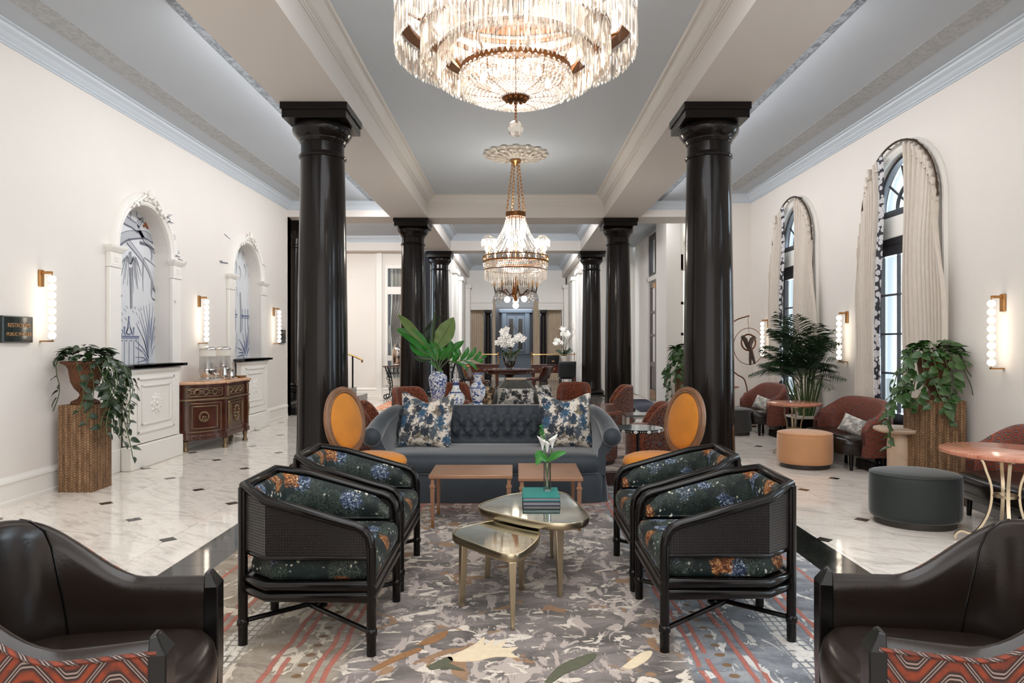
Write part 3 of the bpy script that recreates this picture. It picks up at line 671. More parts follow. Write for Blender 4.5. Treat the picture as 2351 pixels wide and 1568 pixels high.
# columns
def column(x, y, label, hb=0.40, pl=0.055):
    t = thing('column', label, 'column', (x, y, 0), 0, 'black lacquered columns'); t['kind'] = 'thing'
    MB().box(-hb, hb, -hb, hb, 0, pl).build('plinth', 'black_marble', t, bevel=.006)
    MB().lathe([(.285, pl), (.335, pl + .005), (.352, pl + .03), (.355, pl + .055), (.345, pl + .085), (.315, pl + .105), (.305, pl + .11), (.305, pl + .13), (.285, pl + .14)], 40).build('base_torus', 'column', t)
    prof = []
    for k in range(13):
        u = k / 12; r = 0.272 - 0.04 * (u ** 1.7); prof.append((r, pl + .14 + u * (3.46 - pl - .14)))
    prof = [(0.285, pl + .13), (.28, pl + .15)] + prof[1:]
    MB().lathe(prof, 48).build('shaft', 'column', t)
    MB().lathe([(.23, 3.44), (.248, 3.445), (.254, 3.46), (.248, 3.475), (.234, 3.48), (.228, 3.5)], 40).build('neck_ring', 'column', t)
    MB().lathe([(.228, 3.49), (.228, 3.6), (.238, 3.605), (.244, 3.62), (.25, 3.625), (.255, 3.645), (.262, 3.65), (.285, 3.675), (.31, 3.71), (.318, 3.745), (.312, 3.775), (.29, 3.80), (.26, 3.81)], 44).build('capital_echinus', 'column', t)
    MB().box(-.335, .335, -.335, .335, 3.80, 3.885).build('abacus', 'column', t, bevel=.004)
    MB().box(-.35, .35, -.35, .35, 3.885, SOF - .001).build('abacus_cap', 'column', t, bevel=.004)
    return t
CXC = 2.10
for (sx, y, lab, hb) in ((-1, 7.43, 'nearest black column beside the left mustard oval-back chair', .30), (1, 7.43, 'nearest black column beside the right mustard oval-back chair', .30),
                     (-1, 13.98, 'black column behind the broad-leaf vase arrangement', .44), (1, 13.98, 'black column in front of the open glazed entry door', .44),
                     (-1, 18.9, 'small distant black column just right of the tall leafy vase stems', .44), (1, 18.9, 'small distant black column right of the white orchid on the desk', .44)):
    column(sx * CXC, y, lab, hb)
# slim dark pilaster column at the stair
t = thing('stair_column', 'slim black column on stepped black plinth at the end of the left wall', 'column', (-4.55, 14.12, 0)); t['kind'] = 'thing'
MB().box(-.3, .26, -.3, .3, .32, .44).build('plinth', 'black_marble', t, bevel=.006)
MB().box(-.22, .16, -.2, .2, .44, .56).build('base_block', 'column', t, bevel=.02)
MB().lathe([(.15, .56), (.165, .6), (.13, .63), (.125, .7), (.125, 2.6), (.118, 3.4), (.15, 3.42), (.15, 3.46), (.12, 3.48), (.12, 3.6), (.19, 3.68), (.2, 3.74)], 28).build('shaft', 'column', t)
MB().box(-.22, .22, -.22, .22, 3.74, 3.94).build('abacus', 'column', t, bevel=.005)
# ---------------------------------------------------------------- windows of the right wall
def window(n, yc, curtains):
    t = bpy.data.objects.new('window_%d' % n, None); COL.objects.link(t); t.location = (XR + 0.062, yc, 0); t['kind'] = 'structure'
    h, zs = 0.66, 2.98
    def ring(r0, r1, x0, x1, a0=0, a1=PI, m=22):
        mb = MB(); R4 = []
        for k in range(m + 1):
            a = a0 + (a1 - a0) * k / m; c, s_ = math.cos(a), math.sin(a)
            R4.append([(x0, r0 * c, zs + .05 + r0 * s_), (x0, r1 * c, zs + .05 + r1 * s_), (x1, r1 * c, zs + .05 + r1 * s_), (x1, r0 * c, zs + .05 + r0 * s_)])
        return mb.loft(R4, True, True, True)
    ring(h - .085, h - .002, -.03, .04).build('fanlight_frame', 'window_frame', t)
    MB().box(-.03, .04, -h + .003, h - .003, zs - .03, zs + .05).build('fanlight_rail', 'window_frame', t)
    ring(.25, .275, -.012, .02).build('fanlight_arc', 'window_frame', t)
    ring(.0, .09, -.015, .025).build('fanlight_hub', 'window_frame', t)
    for a in (36, 72, 108, 144):
        a = math.radians(a); mb = MB().tube([(0, .08 * math.cos(a), zs + .05 + .08 * math.sin(a)), (0, .52 * math.cos(a), zs + .05 + .52 * math.sin(a))], .013, 6); mb.build('fanlight_muntin', 'window_frame', t)
    for k in range(5):
        a0, a1 = math.radians(36 * k + 1), math.radians(36 * k + 35)
        P = [(0.09 * math.cos(a0), .09 * math.sin(a0))] + [(.53 * math.cos(a0 + (a1 - a0) * q / 6), .53 * math.sin(a0 + (a1 - a0) * q / 6)) for q in range(7)] + [(0.09 * math.cos(a1), .09 * math.sin(a1))]
        MB().add([(0.005, y, zs + .05 + z) for y, z in P], [tuple(range(len(P)))]).build('fanlight_pane', 'glass', t)
    MB().box(-.045, .05, -h + .003, h - .003, 2.70, zs - .03).build('transom_panel', 'white', t, bevel=.008)
    MB().box(-.03, .05, -h + .003, h - .003, 2.62, 2.70).build('door_head', 'window_frame', t)
    me = None
    for s in (-1, 1):
        y0, y1 = (0.006, h - .004) if s > 0 else (-h + .004, -.006)
        mb = MB()
        for (a, b) in ((y0, y0 + .075), (y1 - .075, y1)): mb.box(-.025, .03, a, b, 0.0, 2.62)
        mb.box(-.025, .03, y0, y1, 0.0, .2); mb.box(-.025, .03, y0, y1, .52, .62); mb.box(-.025, .03, y0, y1, 2.5, 2.62)
        mb.build('door_leaf', 'window_frame', t, bevel=.004)
        MB().box(-.01, .015, y0 + .07, y1 - .07, .19, .53).build('lower_panel', 'window_frame', t, bevel=.01)
        w = y1 - y0 - .15; ym = y0 + .075 + w * (.3 if s > 0 else .7)
        MB().box(-.015, .02, ym - .011, ym + .011, .62, 2.5).build('muntin', 'window_frame', t)
        for k in range(1, 4):
            z = .62 + 1.88 * k / 4; MB().box(-.015, .02, y0 + .075, y1 - .075, z - .011, z + .011).build('muntin', 'window_frame', t)
        for k in range(4):
            for (a, b) in ((y0 + .075, ym - .011), (ym + .011, y1 - .075)):
                z = .62 + 1.88 * k / 4; MB().add([(0.004, a, z + .011), (0.004, b, z + .011), (0.004, b, z + .459), (0.004, a, z + .459)], [(0, 1, 2, 3)]).build('pane', 'glass', t)
    MB().tube([(-.05, .06, .98), (-.075, .06, .98), (-.075, .0, .985), (-.075, -.06, .975), (-.07, -.085, .98)], .011, 7).build('lever_handle', 'steel', t)
    MB().box(-.035, -.02, -.02, .02, 2.30, 2.64).build('bolt_plate', 'gold', t); MB().cyl((-.045, 0, 2.34), (-.045, 0, 2.6), .012).build('bolt', 'gold', t)
    # casing on the wall face
    prof = [(0.002, -.002), (.0, -.03), (.03, -.045), (.055, -.03), (.09, -.032), (.105, -.05), (.13, -.045), (.135, -.002)]
    path = [(-h, 0.0)] + [(-h, zs * k / 4) for k in range(1, 4)] + [(-h * math.cos(PI * k / 28), zs + h * math.sin(PI * k / 28)) for k in range(29)] + [(h, zs * k / 4) for k in (3, 2, 1, 0)]
    rings = []
    for k, (y, z) in enumerate(path):
        nrm = Vector((y, z - zs)).normalized() if z > zs else Vector((math.copysign(1, y), 0))
        rings.append([(XR + px, yc + y + nrm.x * o, z + nrm.y * o) for o, px in prof])
    struct(MB().loft(rings, False).build('trim_%d' % (50 + n), 'white', smooth=30))
for n, yc in enumerate(WIN_Y): window(n + 1, yc, n < 2)
# curtains: two panels hung on an arched rod
def panel(yc, side, label):
    """side +1 far panel (patterned inner edge), -1 near panel"""
    t = thing('curtain', label, 'curtain', (4.355, yc, 0), 0, 'linen curtains on arched rods')
    Rr = 0.76; zs = 2.98; nf = 150; rows = 26
    if side > 0: a0, a1, yb0, yb1 = math.radians(62), math.radians(-6), 0.43, 0.88
    else: a0, a1, yb0, yb1 = math.radians(79), math.radians(-4), 0.16, 0.90
    rings = []
    for r in range(rows + 1):
        v = r / rows; row = []
        for k in range(nf + 1):
            u = k / nf; a = a0 + (a1 - a0) * u
            yt = Rr * math.cos(a) if side > 0 else Rr * math.cos(a); zt = zs + Rr * math.sin(a) - (.02 if r == 0 else 0)
            yb = yb0 + (yb1 - yb0) * u
            if side > 0: zt = min(zt, zs + Rr * math.sin(a)) - (0.25 * u * u if u > .6 else 0)
            else: zt -= 0.02 + 0.10 * sm((u - .8) / .2)
            z = zt + (0.012 - zt) * v
            w = sm(v * 3.2); y = yt + (yb - yt) * w
            fr = 9.0 if side > 0 else 11.0
            amp = 0.021 + 0.006 * math.sin(7 * u + 2 * v) + 0.008 * (1 - sm(v * 6))
            ph = 2 * PI * fr * u + 0.6 * math.sin(3 * v + 5 * u)
            x = amp * (math.sin(ph) + 0.35 * math.sin(2.1 * ph + 1.0 + v)) + 0.012 * math.sin(v * 9 + u * 4)
            if v < .05: x += .012 * math.sin(ph * 2)
            row.append((x - 0.015 * (1 - v), side * (y + 0.008 * math.cos(ph)), z))
        rings.append(row)
    MB().loft(rings, False).build('drape', 'curtain', t, smooth=80)
    if side > 0:
        rr = []
        for r in range(rows + 1):
            v = r / rows; p = rings[r][0]; rr.append([(p[0] - .02 + .02 * math.sin(6 * v + 2.2 * k), p[1] - 0.155 * k / 3 * (0.75 + .25 * v), p[2] + (0.05 * k / 3 if r == 0 else 0)) for k in range(4)])
        MB().loft(rr, False).build('patterned_border', 'border_cloth', t, smooth=80, label='black and white floral border strip')
    # gathered header puffs
    m = 11 if side < 0 else 8; pf = MB().lathe([(.008, .012), (.03, .035), (.034, .0), (.016, -.05), (.03, -.09)], 8, (0, 0, 0), 1, .8).mesh('heading_puff')
    for k in range(m):
        p = rings[0][min(nf, int((k + .5) * nf / m))]; link('heading_puff', pf, 'curtain', t, loc=(p[0], p[1], p[2] - .01))
def rod(yc, label):
    t = thing('curtain_rod', label, 'curtain rod', (4.35, yc, 0)); zs = 2.98
    P = [(0, .77 * math.cos(a), zs + .77 * math.sin(a)) for a in [PI * k / 32 for k in range(33)]]
    MB().tube(P[:], .012, 8).build('arched_rod', 'bronze_dark', t)
    for a in (75, 115):
        a = math.radians(a); MB().tube([(0, .78 * math.cos(a), zs + .78 * math.sin(a)), (.09, .76 * math.cos(a), zs + .76 * math.sin(a))], .008, 6).build('bracket', 'bronze_dark', t)
    for k in range(12):
        a = math.radians(2 + 8 * k); c = Vector((0, -.78 * math.cos(a), zs + .78 * math.sin(a) - .02))
        MB().tube([(0.0, c.y + .022 * math.cos(q), c.z + .022 * math.sin(q)) for q in [2 * PI * i / 10 for i in range(10)]], .003, 4, True).build('curtain_ring', 'bronze_dark', t)
MT['bronze_dark'] = plain('dark_bronze', C(74, 58, 46), 0.4, metal=0.7)
for yc, nm in ((WIN_Y[0], 'nearer'), (WIN_Y[1], 'farther')):
    wh = 'window beside the ivy urn' if nm == 'nearer' else 'window behind the potted palm'
    panel(yc, 1, 'linen curtain with black floral edge on the %s' % wh); panel(yc, -1, 'plain pleated linen curtain on the %s' % wh)
    rod(yc, 'arched bronze curtain rod over the %s' % wh)
# ---------------------------------------------------------------- far window, entry door, sidelights, arch room
t = bpy.data.objects.new('window_5', None); COL.objects.link(t); t.location = (-3.025, FY, 0); t['kind'] = 'structure'
for (x0, x1, z0, z1) in ((-.475, -.40, .32, 3.55), (.40, .475, .32, 3.55), (-.4, .4, .32, .52), (-.4, .4, .98, 1.12), (-.4, .4, 2.76, 2.96), (-.4, .4, 3.45, 3.55)):
    MB().box(x0, x1, -.04, .05, z0, z1).build('frame_bar', 'white', t, bevel=.006)
for (z0, z1) in ((.52, .98), (1.12, 2.76), (2.96, 3.45)): MB().add([(-.4, 0.01, z0), (.4, .01, z0), (.4, .01, z1), (-.4, .01, z1)], [(0, 1, 2, 3)]).build('pane', 'glass', t)
slab('wall_behind_window', -3.8, -2.45, 19.5, 19.6, 0, 4.3, 'dark_slate')
def pleats(name, w, z0, z1, n, amp, mat, parent, wb=None, loc=None, pinch=None):
    rings = []
    for r in range(13):
        v = r / 12; z = z1 + (z0 - z1) * v; row = []
        for k in range(n * 6 + 1):
            u = k / (n * 6); x = (u - .5) * w
            if pinch: s = 1 - pinch[1] * math.exp(-((z - pinch[0]) / .45) ** 2); x = (x + w / 2) * s - w / 2
            row.append((x, amp * math.sin(2 * PI * n * u + .5 * math.sin(4 * v)), z))
        rings.append(row)
    return MB().loft(rings, False).build(name, mat, parent, smooth=80, loc=loc)
def drape(label, x, y, w, z0, z1, n, amp, mat='drape', pinch=None):
    t = thing('drape', label, 'curtain', (x, y, 0)); pleats('pleated_cloth', w, z0, z1, n, amp, mat, t, pinch=pinch)
MT['window_drape'] = plain('grey_linen', C(168, 160, 150), 0.85)
drape('grey curtain tied back behind the far left interior window', -3.0, 18.75, 0.9, .005, 3.7, 9, .035, 'window_drape', (1.9, .7))
drape('beige curtain at the left of the arched screen', -1.52, 26.5, 0.56, .01, 2.75, 7, .04); drape('beige curtain at the right of the arched screen', 1.5, 26.5, 0.56, .01, 2.75, 7, .04)
drape('cream curtain hanging inside the arch on its right', .82, 26.9, 0.26, .01, 3.1, 4, .03); drape('thin pale curtain hanging inside the arch on its left', -.86, 26.9, 0.12, .01, 3.1, 2, .02)
for s, nm in ((-1, 'left'), (1, 'right')):
    t = thing('screen_column', 'thin dark column %s of the arch between curtains' % ('on the left side' if s < 0 else 'on the right side'), 'column', (s * 1.06, 26.1, 0)); t['kind'] = 'thing'
    MB().box(-.13, .13, -.13, .13, 0, .15).build('plinth', 'column', t); MB().lathe([(.12, .15), (.11, .2), (.1, 2.5), (.12, 2.52), (.1, 2.55), (.125, 2.62)], 20).build('shaft', 'column', t); MB().box(-.14, .14, -.14, .14, 2.62, 2.718).build('abacus', 'column', t)
t = thing('slate_cabinet', 'slate blue panelled cabinet seen through the far arch', 'cabinet', (0.0, 29.3, 0))
MB().box(-1.5, 1.5, -.2, .3, 0, .95).build('base_cabinet', 'grey_blue', t, bevel=.01); MB().box(-1.6, 1.6, -.25, .3, .95, 1.0).build('worktop', 'dark_slate', t)
MB().box(-.62, .62, .0, .3, 1.0, 2.75).build('upper_cabinet', 'grey_blue', t); MB().box(-.72, .72, -.08, .3, 2.75, 2.9).build('cornice', 'grey_blue', t, bevel=.02)
for x in (-.58, .4): MB().box(x, x + .18, -.06, 0, 1.0, 2.75).build('pilaster', 'grey_blue', t, bevel=.01)
for x in (-.36, .04):
    d = MB().box(x, x + .32, -.03, 0, 1.1, 2.6).build('door', 'grey_blue', t, bevel=.008); MB().box(x + .07, x + .25, -.035, -.028, 1.2, 2.5).build('pane', 'black_wood', d)
for x in (-1.4, -.7, .05, .75): MB().box(x, x + .6, -.22, -.2, .12, .85).build('lower_door', 'grey_blue', t, bevel=.008)
# entry door in the far right wall
t = bpy.data.objects.new('door_1', None); COL.objects.link(t); t.location = (3.5, 16.9, 0); t['kind'] = 'structure'
for (y0, y1, z0, z1, m) in ((-.85, -.78, 0, 4.2, 'white'), (.78, .85, 0, 4.2, 'white'), (-.85, .85, 3.02, 3.14, 'white')): MB().box(-.09, .1, y0, y1, z0, z1).build('door_frame', m, t, bevel=.006)
for (y0, y1, z0, z1) in ((-.78, .78, 3.14, 3.22), (-.78, .78, 4.1, 4.2), (-.78, -.68, 3.22, 4.1), (.68, .78, 3.22, 4.1), (-.05, .05, 3.22, 4.1)): MB().box(-.05, .03, y0, y1, z0, z1).build('transom_frame', 'window_frame', t)
for (y0, y1) in ((-.68, -.05), (.05, .68)): MB().add([(0, y0, 3.22), (0, y1, 3.22), (0, y1, 4.1), (0, y0, 4.1)], [(0, 1, 2, 3)]).build('pane', 'glass', t)
for s in (1,):
    for (y0, y1, z0, z1) in ((.02, .13, 0.02, 3.0), (.67, .78, .02, 3.0), (.13, .67, .02, .28), (.13, .67, .85, .98), (.13, .67, 1.62, 1.68), (.13, .67, 2.2, 2.26), (.13, .67, 2.86, 3.0)): MB().box(-.03, .03, y0, y1, z0, z1).build('leaf_rail', 'dark_wood', t, bevel=.004)
    MB().box(-.015, .015, .13, .67, .28, .85).build('lower_panel', 'dark_wood', t, bevel=.01); MB().box(-.035, -.028, .04, .76, .03, .26).build('kick_plate', 'gold', t)
    for (z0, z1) in ((.98, 1.62), (1.68, 2.2), (2.26, 2.86)): MB().add([(0, .13, z0), (0, .67, z0), (0, .67, z1), (0, .13, z1)], [(0, 1, 2, 3)]).build('pane', 'glass', t)
    MB().box(-.07, .0, .05, .2, 2.84, 2.95).build('door_closer', 'gold', t)
# sidelights by the pilaster facing the camera
t = bpy.data.objects.new('window_6', None); COL.objects.link(t); t.location = (3.62, 15.0, 0); t['kind'] = 'structure'
for (z0, z1) in ((0, .35), (1.0, 1.06), (1.62, 1.68), (2.3, 2.36), (3.05, 3.4), (4.2, 4.45)): MB().box(0, .3, -.04, .05, z0, z1).build('frame_bar', 'white', t)
for (x0, x1) in ((0, .05), (.25, .3)): MB().box(x0, x1, -.04, .05, 0, 4.45).build('stile', 'white', t)
for (z0, z1) in ((.35, 1.0), (1.06, 1.62), (1.68, 2.3), (2.36, 3.05), (3.4, 4.2)): MB().add([(.05, 0, z0), (.25, 0, z0), (.25, 0, z1), (.05, 0, z1)], [(0, 1, 2, 3)]).build('pane', 'glass', t)
# stairs in the left hall
t = thing('hall_stair', 'black stone hall steps with carpeted flight beyond the left wall', 'stairs', (-4.3, 13.78, 0)); t['kind'] = 'thing'
for k in range(2): MB().box(-3.6, -.05 - .3 * k + .0, 0.0, 3.9 - .3 * k, .16 * k, .16 * (k + 1)).build('stone_step', 'black_marble', t, bevel=.008)
for k in range(2): MB().box(-3.55, .46 - .28 * k, 2.45 + .25 * k, 3.9, .16 * k + .001, .16 * (k + 1) + .001).build('stone_step', 'black_marble', t, bevel=.008)
for k in range(8): MB().box(-1.55 - .27 * k - .27, -1.55 - .27 * k, .25, 2.2, .32, .32 + .165 * (k + 1)).build('carpet_step', 'stair_carpet', t, bevel=.01)
for k in range(7): MB().box(-1.62 - .27 * k, -1.35 - .27 * k + .0, 2.2, 2.3, .32, .6 + .165 * (k + 1)).build('string_board', 'dark_wood', t)
t = thing('stair_rail', 'black iron stair rail with brass handrail behind the left column', 'railing', (-4.07, 17.1, .322))
for (x, y) in ((-.05, .15), (-.12, -.15)): MB().box(x - .018, x + .018, y - .018, y + .018, 0, .82).build('baluster', 'black_metal', t)
MB().tube(crv([(-1.6, .15, 1.5), (-.7, .12, 1.05), (-.1, .1, .84), (.12, .1, .74), (.2, .1, .7), (.19, .1, .64)], 5), .022, 8).build('handrail', 'gold', t)
t = thing('stair_banister', 'dark curved stair banister seen beside the slim black column', 'railing', (-5.4, 15.3, .4))
MB().tube(crv([(-2.2, 0, 3.0), (-1.2, 0, 2.5), (-.5, 0, 1.7), (.3, 0, .9)], 6), .035, 8).build('handrail', 'dark_wood', t)
for k in range(8): MB().cyl((.2 - .28 * k, 0, .0 + .12 * k), (.2 - .28 * k, 0, .95 + .27 * k), .012).build('baluster', 'black_metal', t)
# ---------------------------------------------------------------- niches with murals
def ribbon(pts, w0, w1, x):
    """flat brush stroke on a plane x = const, pts in (y, z); widths in metres"""
    P = [Vector(p) for p in pts]; L, R_ = [], []
    for i, p in enumerate(P):
        d = (P[min(i + 1, len(P) - 1)] - P[max(i - 1, 0)]); d = d.normalized() if d.length > 1e-9 else Vector((1, 0))
        w = (w0 + (w1 - w0) * i / max(1, len(P) - 1)) / 2; nv = Vector((-d.y, d.x)) * w
        L.append((x, p.x + nv.x, p.y + nv.y)); R_.append((x, p.x - nv.x, p.y - nv.y))
    return L, R_
class Mural:
    def __init__(s, parent, yc, ox, oy, k): s.p = parent; s.yc = yc; s.m = (ox, oy, k)
    def mp(s, c, X=-4.715):
        px = s.m[0] + c[0] / s.m[2]; py = s.m[1] + c[1] / s.m[2]; Y = X * FPX / (px - CX); return (Y - s.yc, EYE + (CY - py) * Y / FPX)
    def sp(s, pts, n=5, X=-4.715): return [p[:2] for p in crv([(*s.mp(c, X), 0) for c in pts], n)]
    def group(s, name, mat, strokes, X=-4.715, x=None):
        mb = MB(); x = (X - XL) if x is None else x
        for j, (pts, w0, w1) in enumerate(strokes):
            l, r = ribbon(s.sp(pts, 5, X), w0, w1, x + 0.0002 * (j % 5)); mb.strip(l, r)
        return mb.build(name, mat, s.p, smooth=0)
    def over(s, name, mat, strokes, X):
        def off(y, z):
            r = math.hypot(y, z - 2.545)
            if z > 2.55: return -.184 if r < .58 else (.0715 if r < .733 else .003)
            return -.184 if abs(y) < .58 else ((.066 if z < 2.46 else .104) if abs(y) < .842 else .003)
        mb = MB()
        for pts, w0, w1 in strokes:
            run, prev = [], None
            def flush(q, x, a, b):
                if len(q) > 1: l, r = ribbon(q, a, b, x); mb.strip(l, r)
            for p in s.sp(pts, 9, X):
                x = off(*p)
                if prev is not None and x != prev: flush(run, prev, w0, w0 * .7); run = []
                run.append(p); prev = x
            flush(run, prev, w0 * .8, w1)
        return mb.build(name, mat, s.p, smooth=0)
    def branch(s, pts, w0, w1):
        P = s.sp(pts, 6); mb = MB(); l, r = ribbon(P, w0, w1, -.1852); mb.strip(l, r); mb.build('painted_branch', 'ink_soft', s.p, smooth=0)
        mb = MB()
        for side, k in ((l, .12), (r, .34)):
            q = [(a[1], a[2]) for a in side]; l2, r2 = ribbon(q, max(.006, w0 * k * .6), max(.004, w1 * k * .6), -.184); mb.strip(l2, r2)
        mb.build('branch_outline', 'ink', s.p, smooth=0)
def acanthus(mb, c, r, n=8, x=0.0, squash=1.0):
    """carved rosette facing +x"""
    for k in range(n):
        a = 2 * PI * k / n
        for rr, q in ((.55, .30), (.9, .22)):
            aa = a + (PI / n if rr > .8 else 0)
            mb.ball((c[0] + x, c[1] + rr * r * math.cos(aa), c[2] + rr * r * math.sin(aa) * squash), r * q, 8, 6, (.6, 1, 1))
    mb.ball((c[0] + x + .008, c[1], c[2]), r * .28, 10, 6, (.7, 1, 1))
def niche(idx, yc, where):
    t = thing('arched_niche', 'white plaster arched niche with %s' % where, 'niche', (XL, yc, 0), 0, 'muralled wall niches'); h, zs = .58, 2.53
    for s in (-1, 1):
        a, b = sorted((s * .582, s * .80)); mb = MB().box(0.001, .05, a, b, 0, 2.30)
        p = mb.build('pilaster', 'white', t, bevel=.006)
        MB().box(0.001, .075, a - .012, b + .012, 0, .26).build('pilaster_base', 'white', p, bevel=.008)
        MB().box(0.001, .06, a - .01, b + .01, 2.30, 2.325).build('astragal', 'white', p, bevel=.006)
        MB().box(0.001, .058, a, b, 2.325, 2.48).build('capital_block', 'white', p, bevel=.004)
        m = MB(); m.loft([[(0.0, a - o, z), (.06 + o, a - o, z), (.06 + o, b + o, z), (0.0, b + o, z)] for o, z in ((0, 2.465), (.012, 2.475), (.016, 2.49), (.035, 2.51), (.04, 2.53), (.04, 2.545))], True, True, True); m.build('capital_cornice', 'white', p)
        m = MB().box(.058, .064, (a + b) / 2 - .035, (a + b) / 2 + .035, 2.365, 2.435); acanthus(m, (.064, (a + b) / 2, 2.40), .022, 6); m.build('corner_block', 'white', p)
    prof = [(0, -.0), (.0, .03), (.025, .045), (.04, .04), (.055, .055), (.09, .06), (.10, .05), (.125, .055), (.145, .03), (.15, .0)]
    rings = []
    for k in range(37):
        a = PI * k / 36; rings.append([(o, -(h + r) * math.cos(a), zs + .015 + (h + r) * math.sin(a)) for r, o in prof])
    MB().loft(rings, False).build('arch_moulding', 'white', t, smooth=30)
    # carved crest: scallop shell between scrolls
    mb = MB(); cz = 3.235
    for k in range(9):
        a = math.radians(-20 + 220 * k / 8); q = .075
        mb.tube([(.06, 0, cz), (.085, q * .6 * math.cos(a), cz + .01 + q * .6 * math.sin(a)), (.075, q * math.cos(a), cz + .01 + q * math.sin(a))], [.006, .013, .016], 6)
    mb.ball((.07, 0, cz - .01), .024, 10, 6)
    mb.build('scallop_shell', 'white', t)
    for s in (-1, 1):
        mb = MB()
        for (y, z, r, n) in ((.12, 3.185, .034, 1), (.205, 3.135, .028, -1), (.27, 3.085, .024, 1)):
            mb.tube([(.065, s * (y + n * r * math.cos(q) * (1 - q / 9)), z + r * math.sin(q) * (1 - q / 9)) for q in [i * .6 for i in range(12)]], .012, 6)
            mb.ball((.07, s * y, z), .012, 8, 5)
        mb.tube([(.06, s * .05, 3.19), (.075, s * .12, 3.225), (.07, s * .19, 3.18), (.065, s * .27, 3.13), (.06, s * .34, 3.06)], [.018, .016, .015, .014, .008], 6)
        for y, z in ((.32, 3.10), (.36, 3.05), (.1, 3.26)): mb.ball((.065, s * y, z), .016, 8, 5, (.8, 1.3, 1))
        mb.build('acanthus_scroll', 'white', t)
    P = [(-h, 1.17)] + [(-h * math.cos(PI * k / 24), zs + h * math.sin(PI * k / 24)) for k in range(25)] + [(h, 1.17)]
    MB().add([(-.1875, y, z) for y, z in P], [tuple(range(len(P)))]).build('mural_panel', 'mural', t, smooth=0)
    return t
t = niche(0, NICHE_Y[0], 'an arching branch and palm mural with rust butterfly')
M = Mural(t, NICHE_Y[0], 220, 420, 3.563)
M.branch([(192, 250), (240, 300), (300, 335), (352, 385)], .12, .09); M.branch([(352, 385), (405, 475), (455, 535), (508, 600)], .06, .035)
M.branch([(345, 360), (385, 285), (430, 262), (485, 275)], .05, .035); M.branch([(150, 505), (200, 462), (270, 428), (400, 424), (450, 455), (500, 490)], .13, .07)
M.branch([(258, 470), (310, 535), (375, 620), (425, 705), (458, 795), (480, 880)], .07, .02)
M.group('painted_twig', 'ink', [([(395, 610), (450, 650), (495, 695)], .014, .008), ([(220, 220), (270, 290), (325, 325), (350, 300)], .01, .006), ([(465, 860), (488, 900)], .03, .02)])
M.group('hanging_moss', 'ink_grey', [([(290, 178), (283, 240), (287, 310)], .05, .012), ([(340, 178), (338, 240), (333, 275)], .05, .012), ([(390, 620), (385, 760), (388, 890)], .04, .008), ([(460, 800), (455, 900), (457, 945)], .045, .008), ([(450, 520), (458, 600), (452, 640)], .045, .01), ([(285, 560), (290, 620)], .04, .01)])
M.group('painted_palm', 'ink_grey', [([(283, 690), (287, 860), (292, 1030)], .045, .04)] + [([(285, 665), ((285 + x) / 2, min(655, y) - 40), (x, y)], .02, .006) for x, y in ((195, 680), (215, 730), (240, 790), (260, 840), (318, 780), (355, 800), (365, 720), (330, 660), (200, 700), (208, 760), (225, 830), (330, 830), (345, 870), (372, 760), (350, 690), (230, 640), (265, 610), (310, 900))])
M.group('palm_outline', 'ink', [([(278, 690), (282, 860), (285, 1030)], .008, .006), ([(297, 690), (298, 860), (298, 1030)], .01, .006)] + [([(285, 665), ((285 + x) / 2, min(655, y) - 46), (x, y)], .008, .004) for x, y in ((200, 700), (208, 760), (372, 760), (340, 865), (230, 640))])
M.group('painted_blackbird', 'ink', [([(180, 1000), (184, 960), (192, 935), (205, 922), (214, 926)], .02, .03)])
M.group('iron_fence', 'ink_blue', [([(x, 1285), (x, 1490)], .009, .009) for x in (197, 234, 273, 311, 350)] + [([(188, 1253), (280, 1256), (355, 1258)], .02, .02), ([(188, 1268), (355, 1272)], .01, .01)]
        + [([(272, 1240), (252, 1225), (262, 1185), (270, 1120), (271, 1090)], .018, .03), ([(272, 1240), (292, 1225), (282, 1185), (272, 1120)], .018, .01), ([(234, 1240), (234, 1175)], .014, .035), ([(310, 1240), (310, 1180)], .014, .035), ([(205, 1250), (222, 1215), (200, 1190)], .014, .01), ([(240, 1245), (256, 1205), (268, 1180)], .014, .012), ([(304, 1245), (290, 1205), (278, 1180)], .014, .012)]
        + [([(x - 9, 1285), (x, 1292), (x + 9, 1280)], .012, .008) for x in (215, 253, 291, 330)])
M.group('painted_trunk', 'ink', [([(182, 1040), (184, 1150), (187, 1300), (186, 1480)], .05, .07)])
ag = [(390, 1005), (413, 1000), (440, 985), (470, 1000), (496, 1020), (352, 1085), (330, 1145), (326, 1290), (322, 1340), (322, 1425), (335, 1470), (345, 1180), (498, 1110), (498, 1200), (370, 1060), (500, 1300), (420, 1150), (455, 1100)]
M.group('painted_agave', 'ink_blue', [([(440, 1478), ((440 + x) / 2 + (10 if x < 430 else -4), (1478 + y) / 2 - 20), (x, y)], .024, .005) for x, y in ag])
M.group('agave_highlight', 'mural', [([(444, 1478), ((440 + x) / 2 + (16 if x < 430 else 2), (1478 + y) / 2 - 16), (x + 3, y + 30)], .014, .003) for x, y in ag[::2]], x=-.1838)
M.group('foliage_dashes', 'ink_grey', [([(x, y), (x + 14, y + 24)], .012, .004) for x, y in ((210, 1060), (235, 1030), (205, 1110), (240, 1100), (315, 1010), (330, 1060), (350, 1030), (345, 1130), (300, 1040), (250, 1005), (365, 1020))])
M.group('painted_butterfly', 'rust_wing', [([(385, 355), (400, 345), (412, 320)], .03, .05), ([(408, 350), (420, 360), (428, 375)], .05, .03), ([(415, 330), (425, 345), (428, 352)], .03, .02)], x=-.1825)
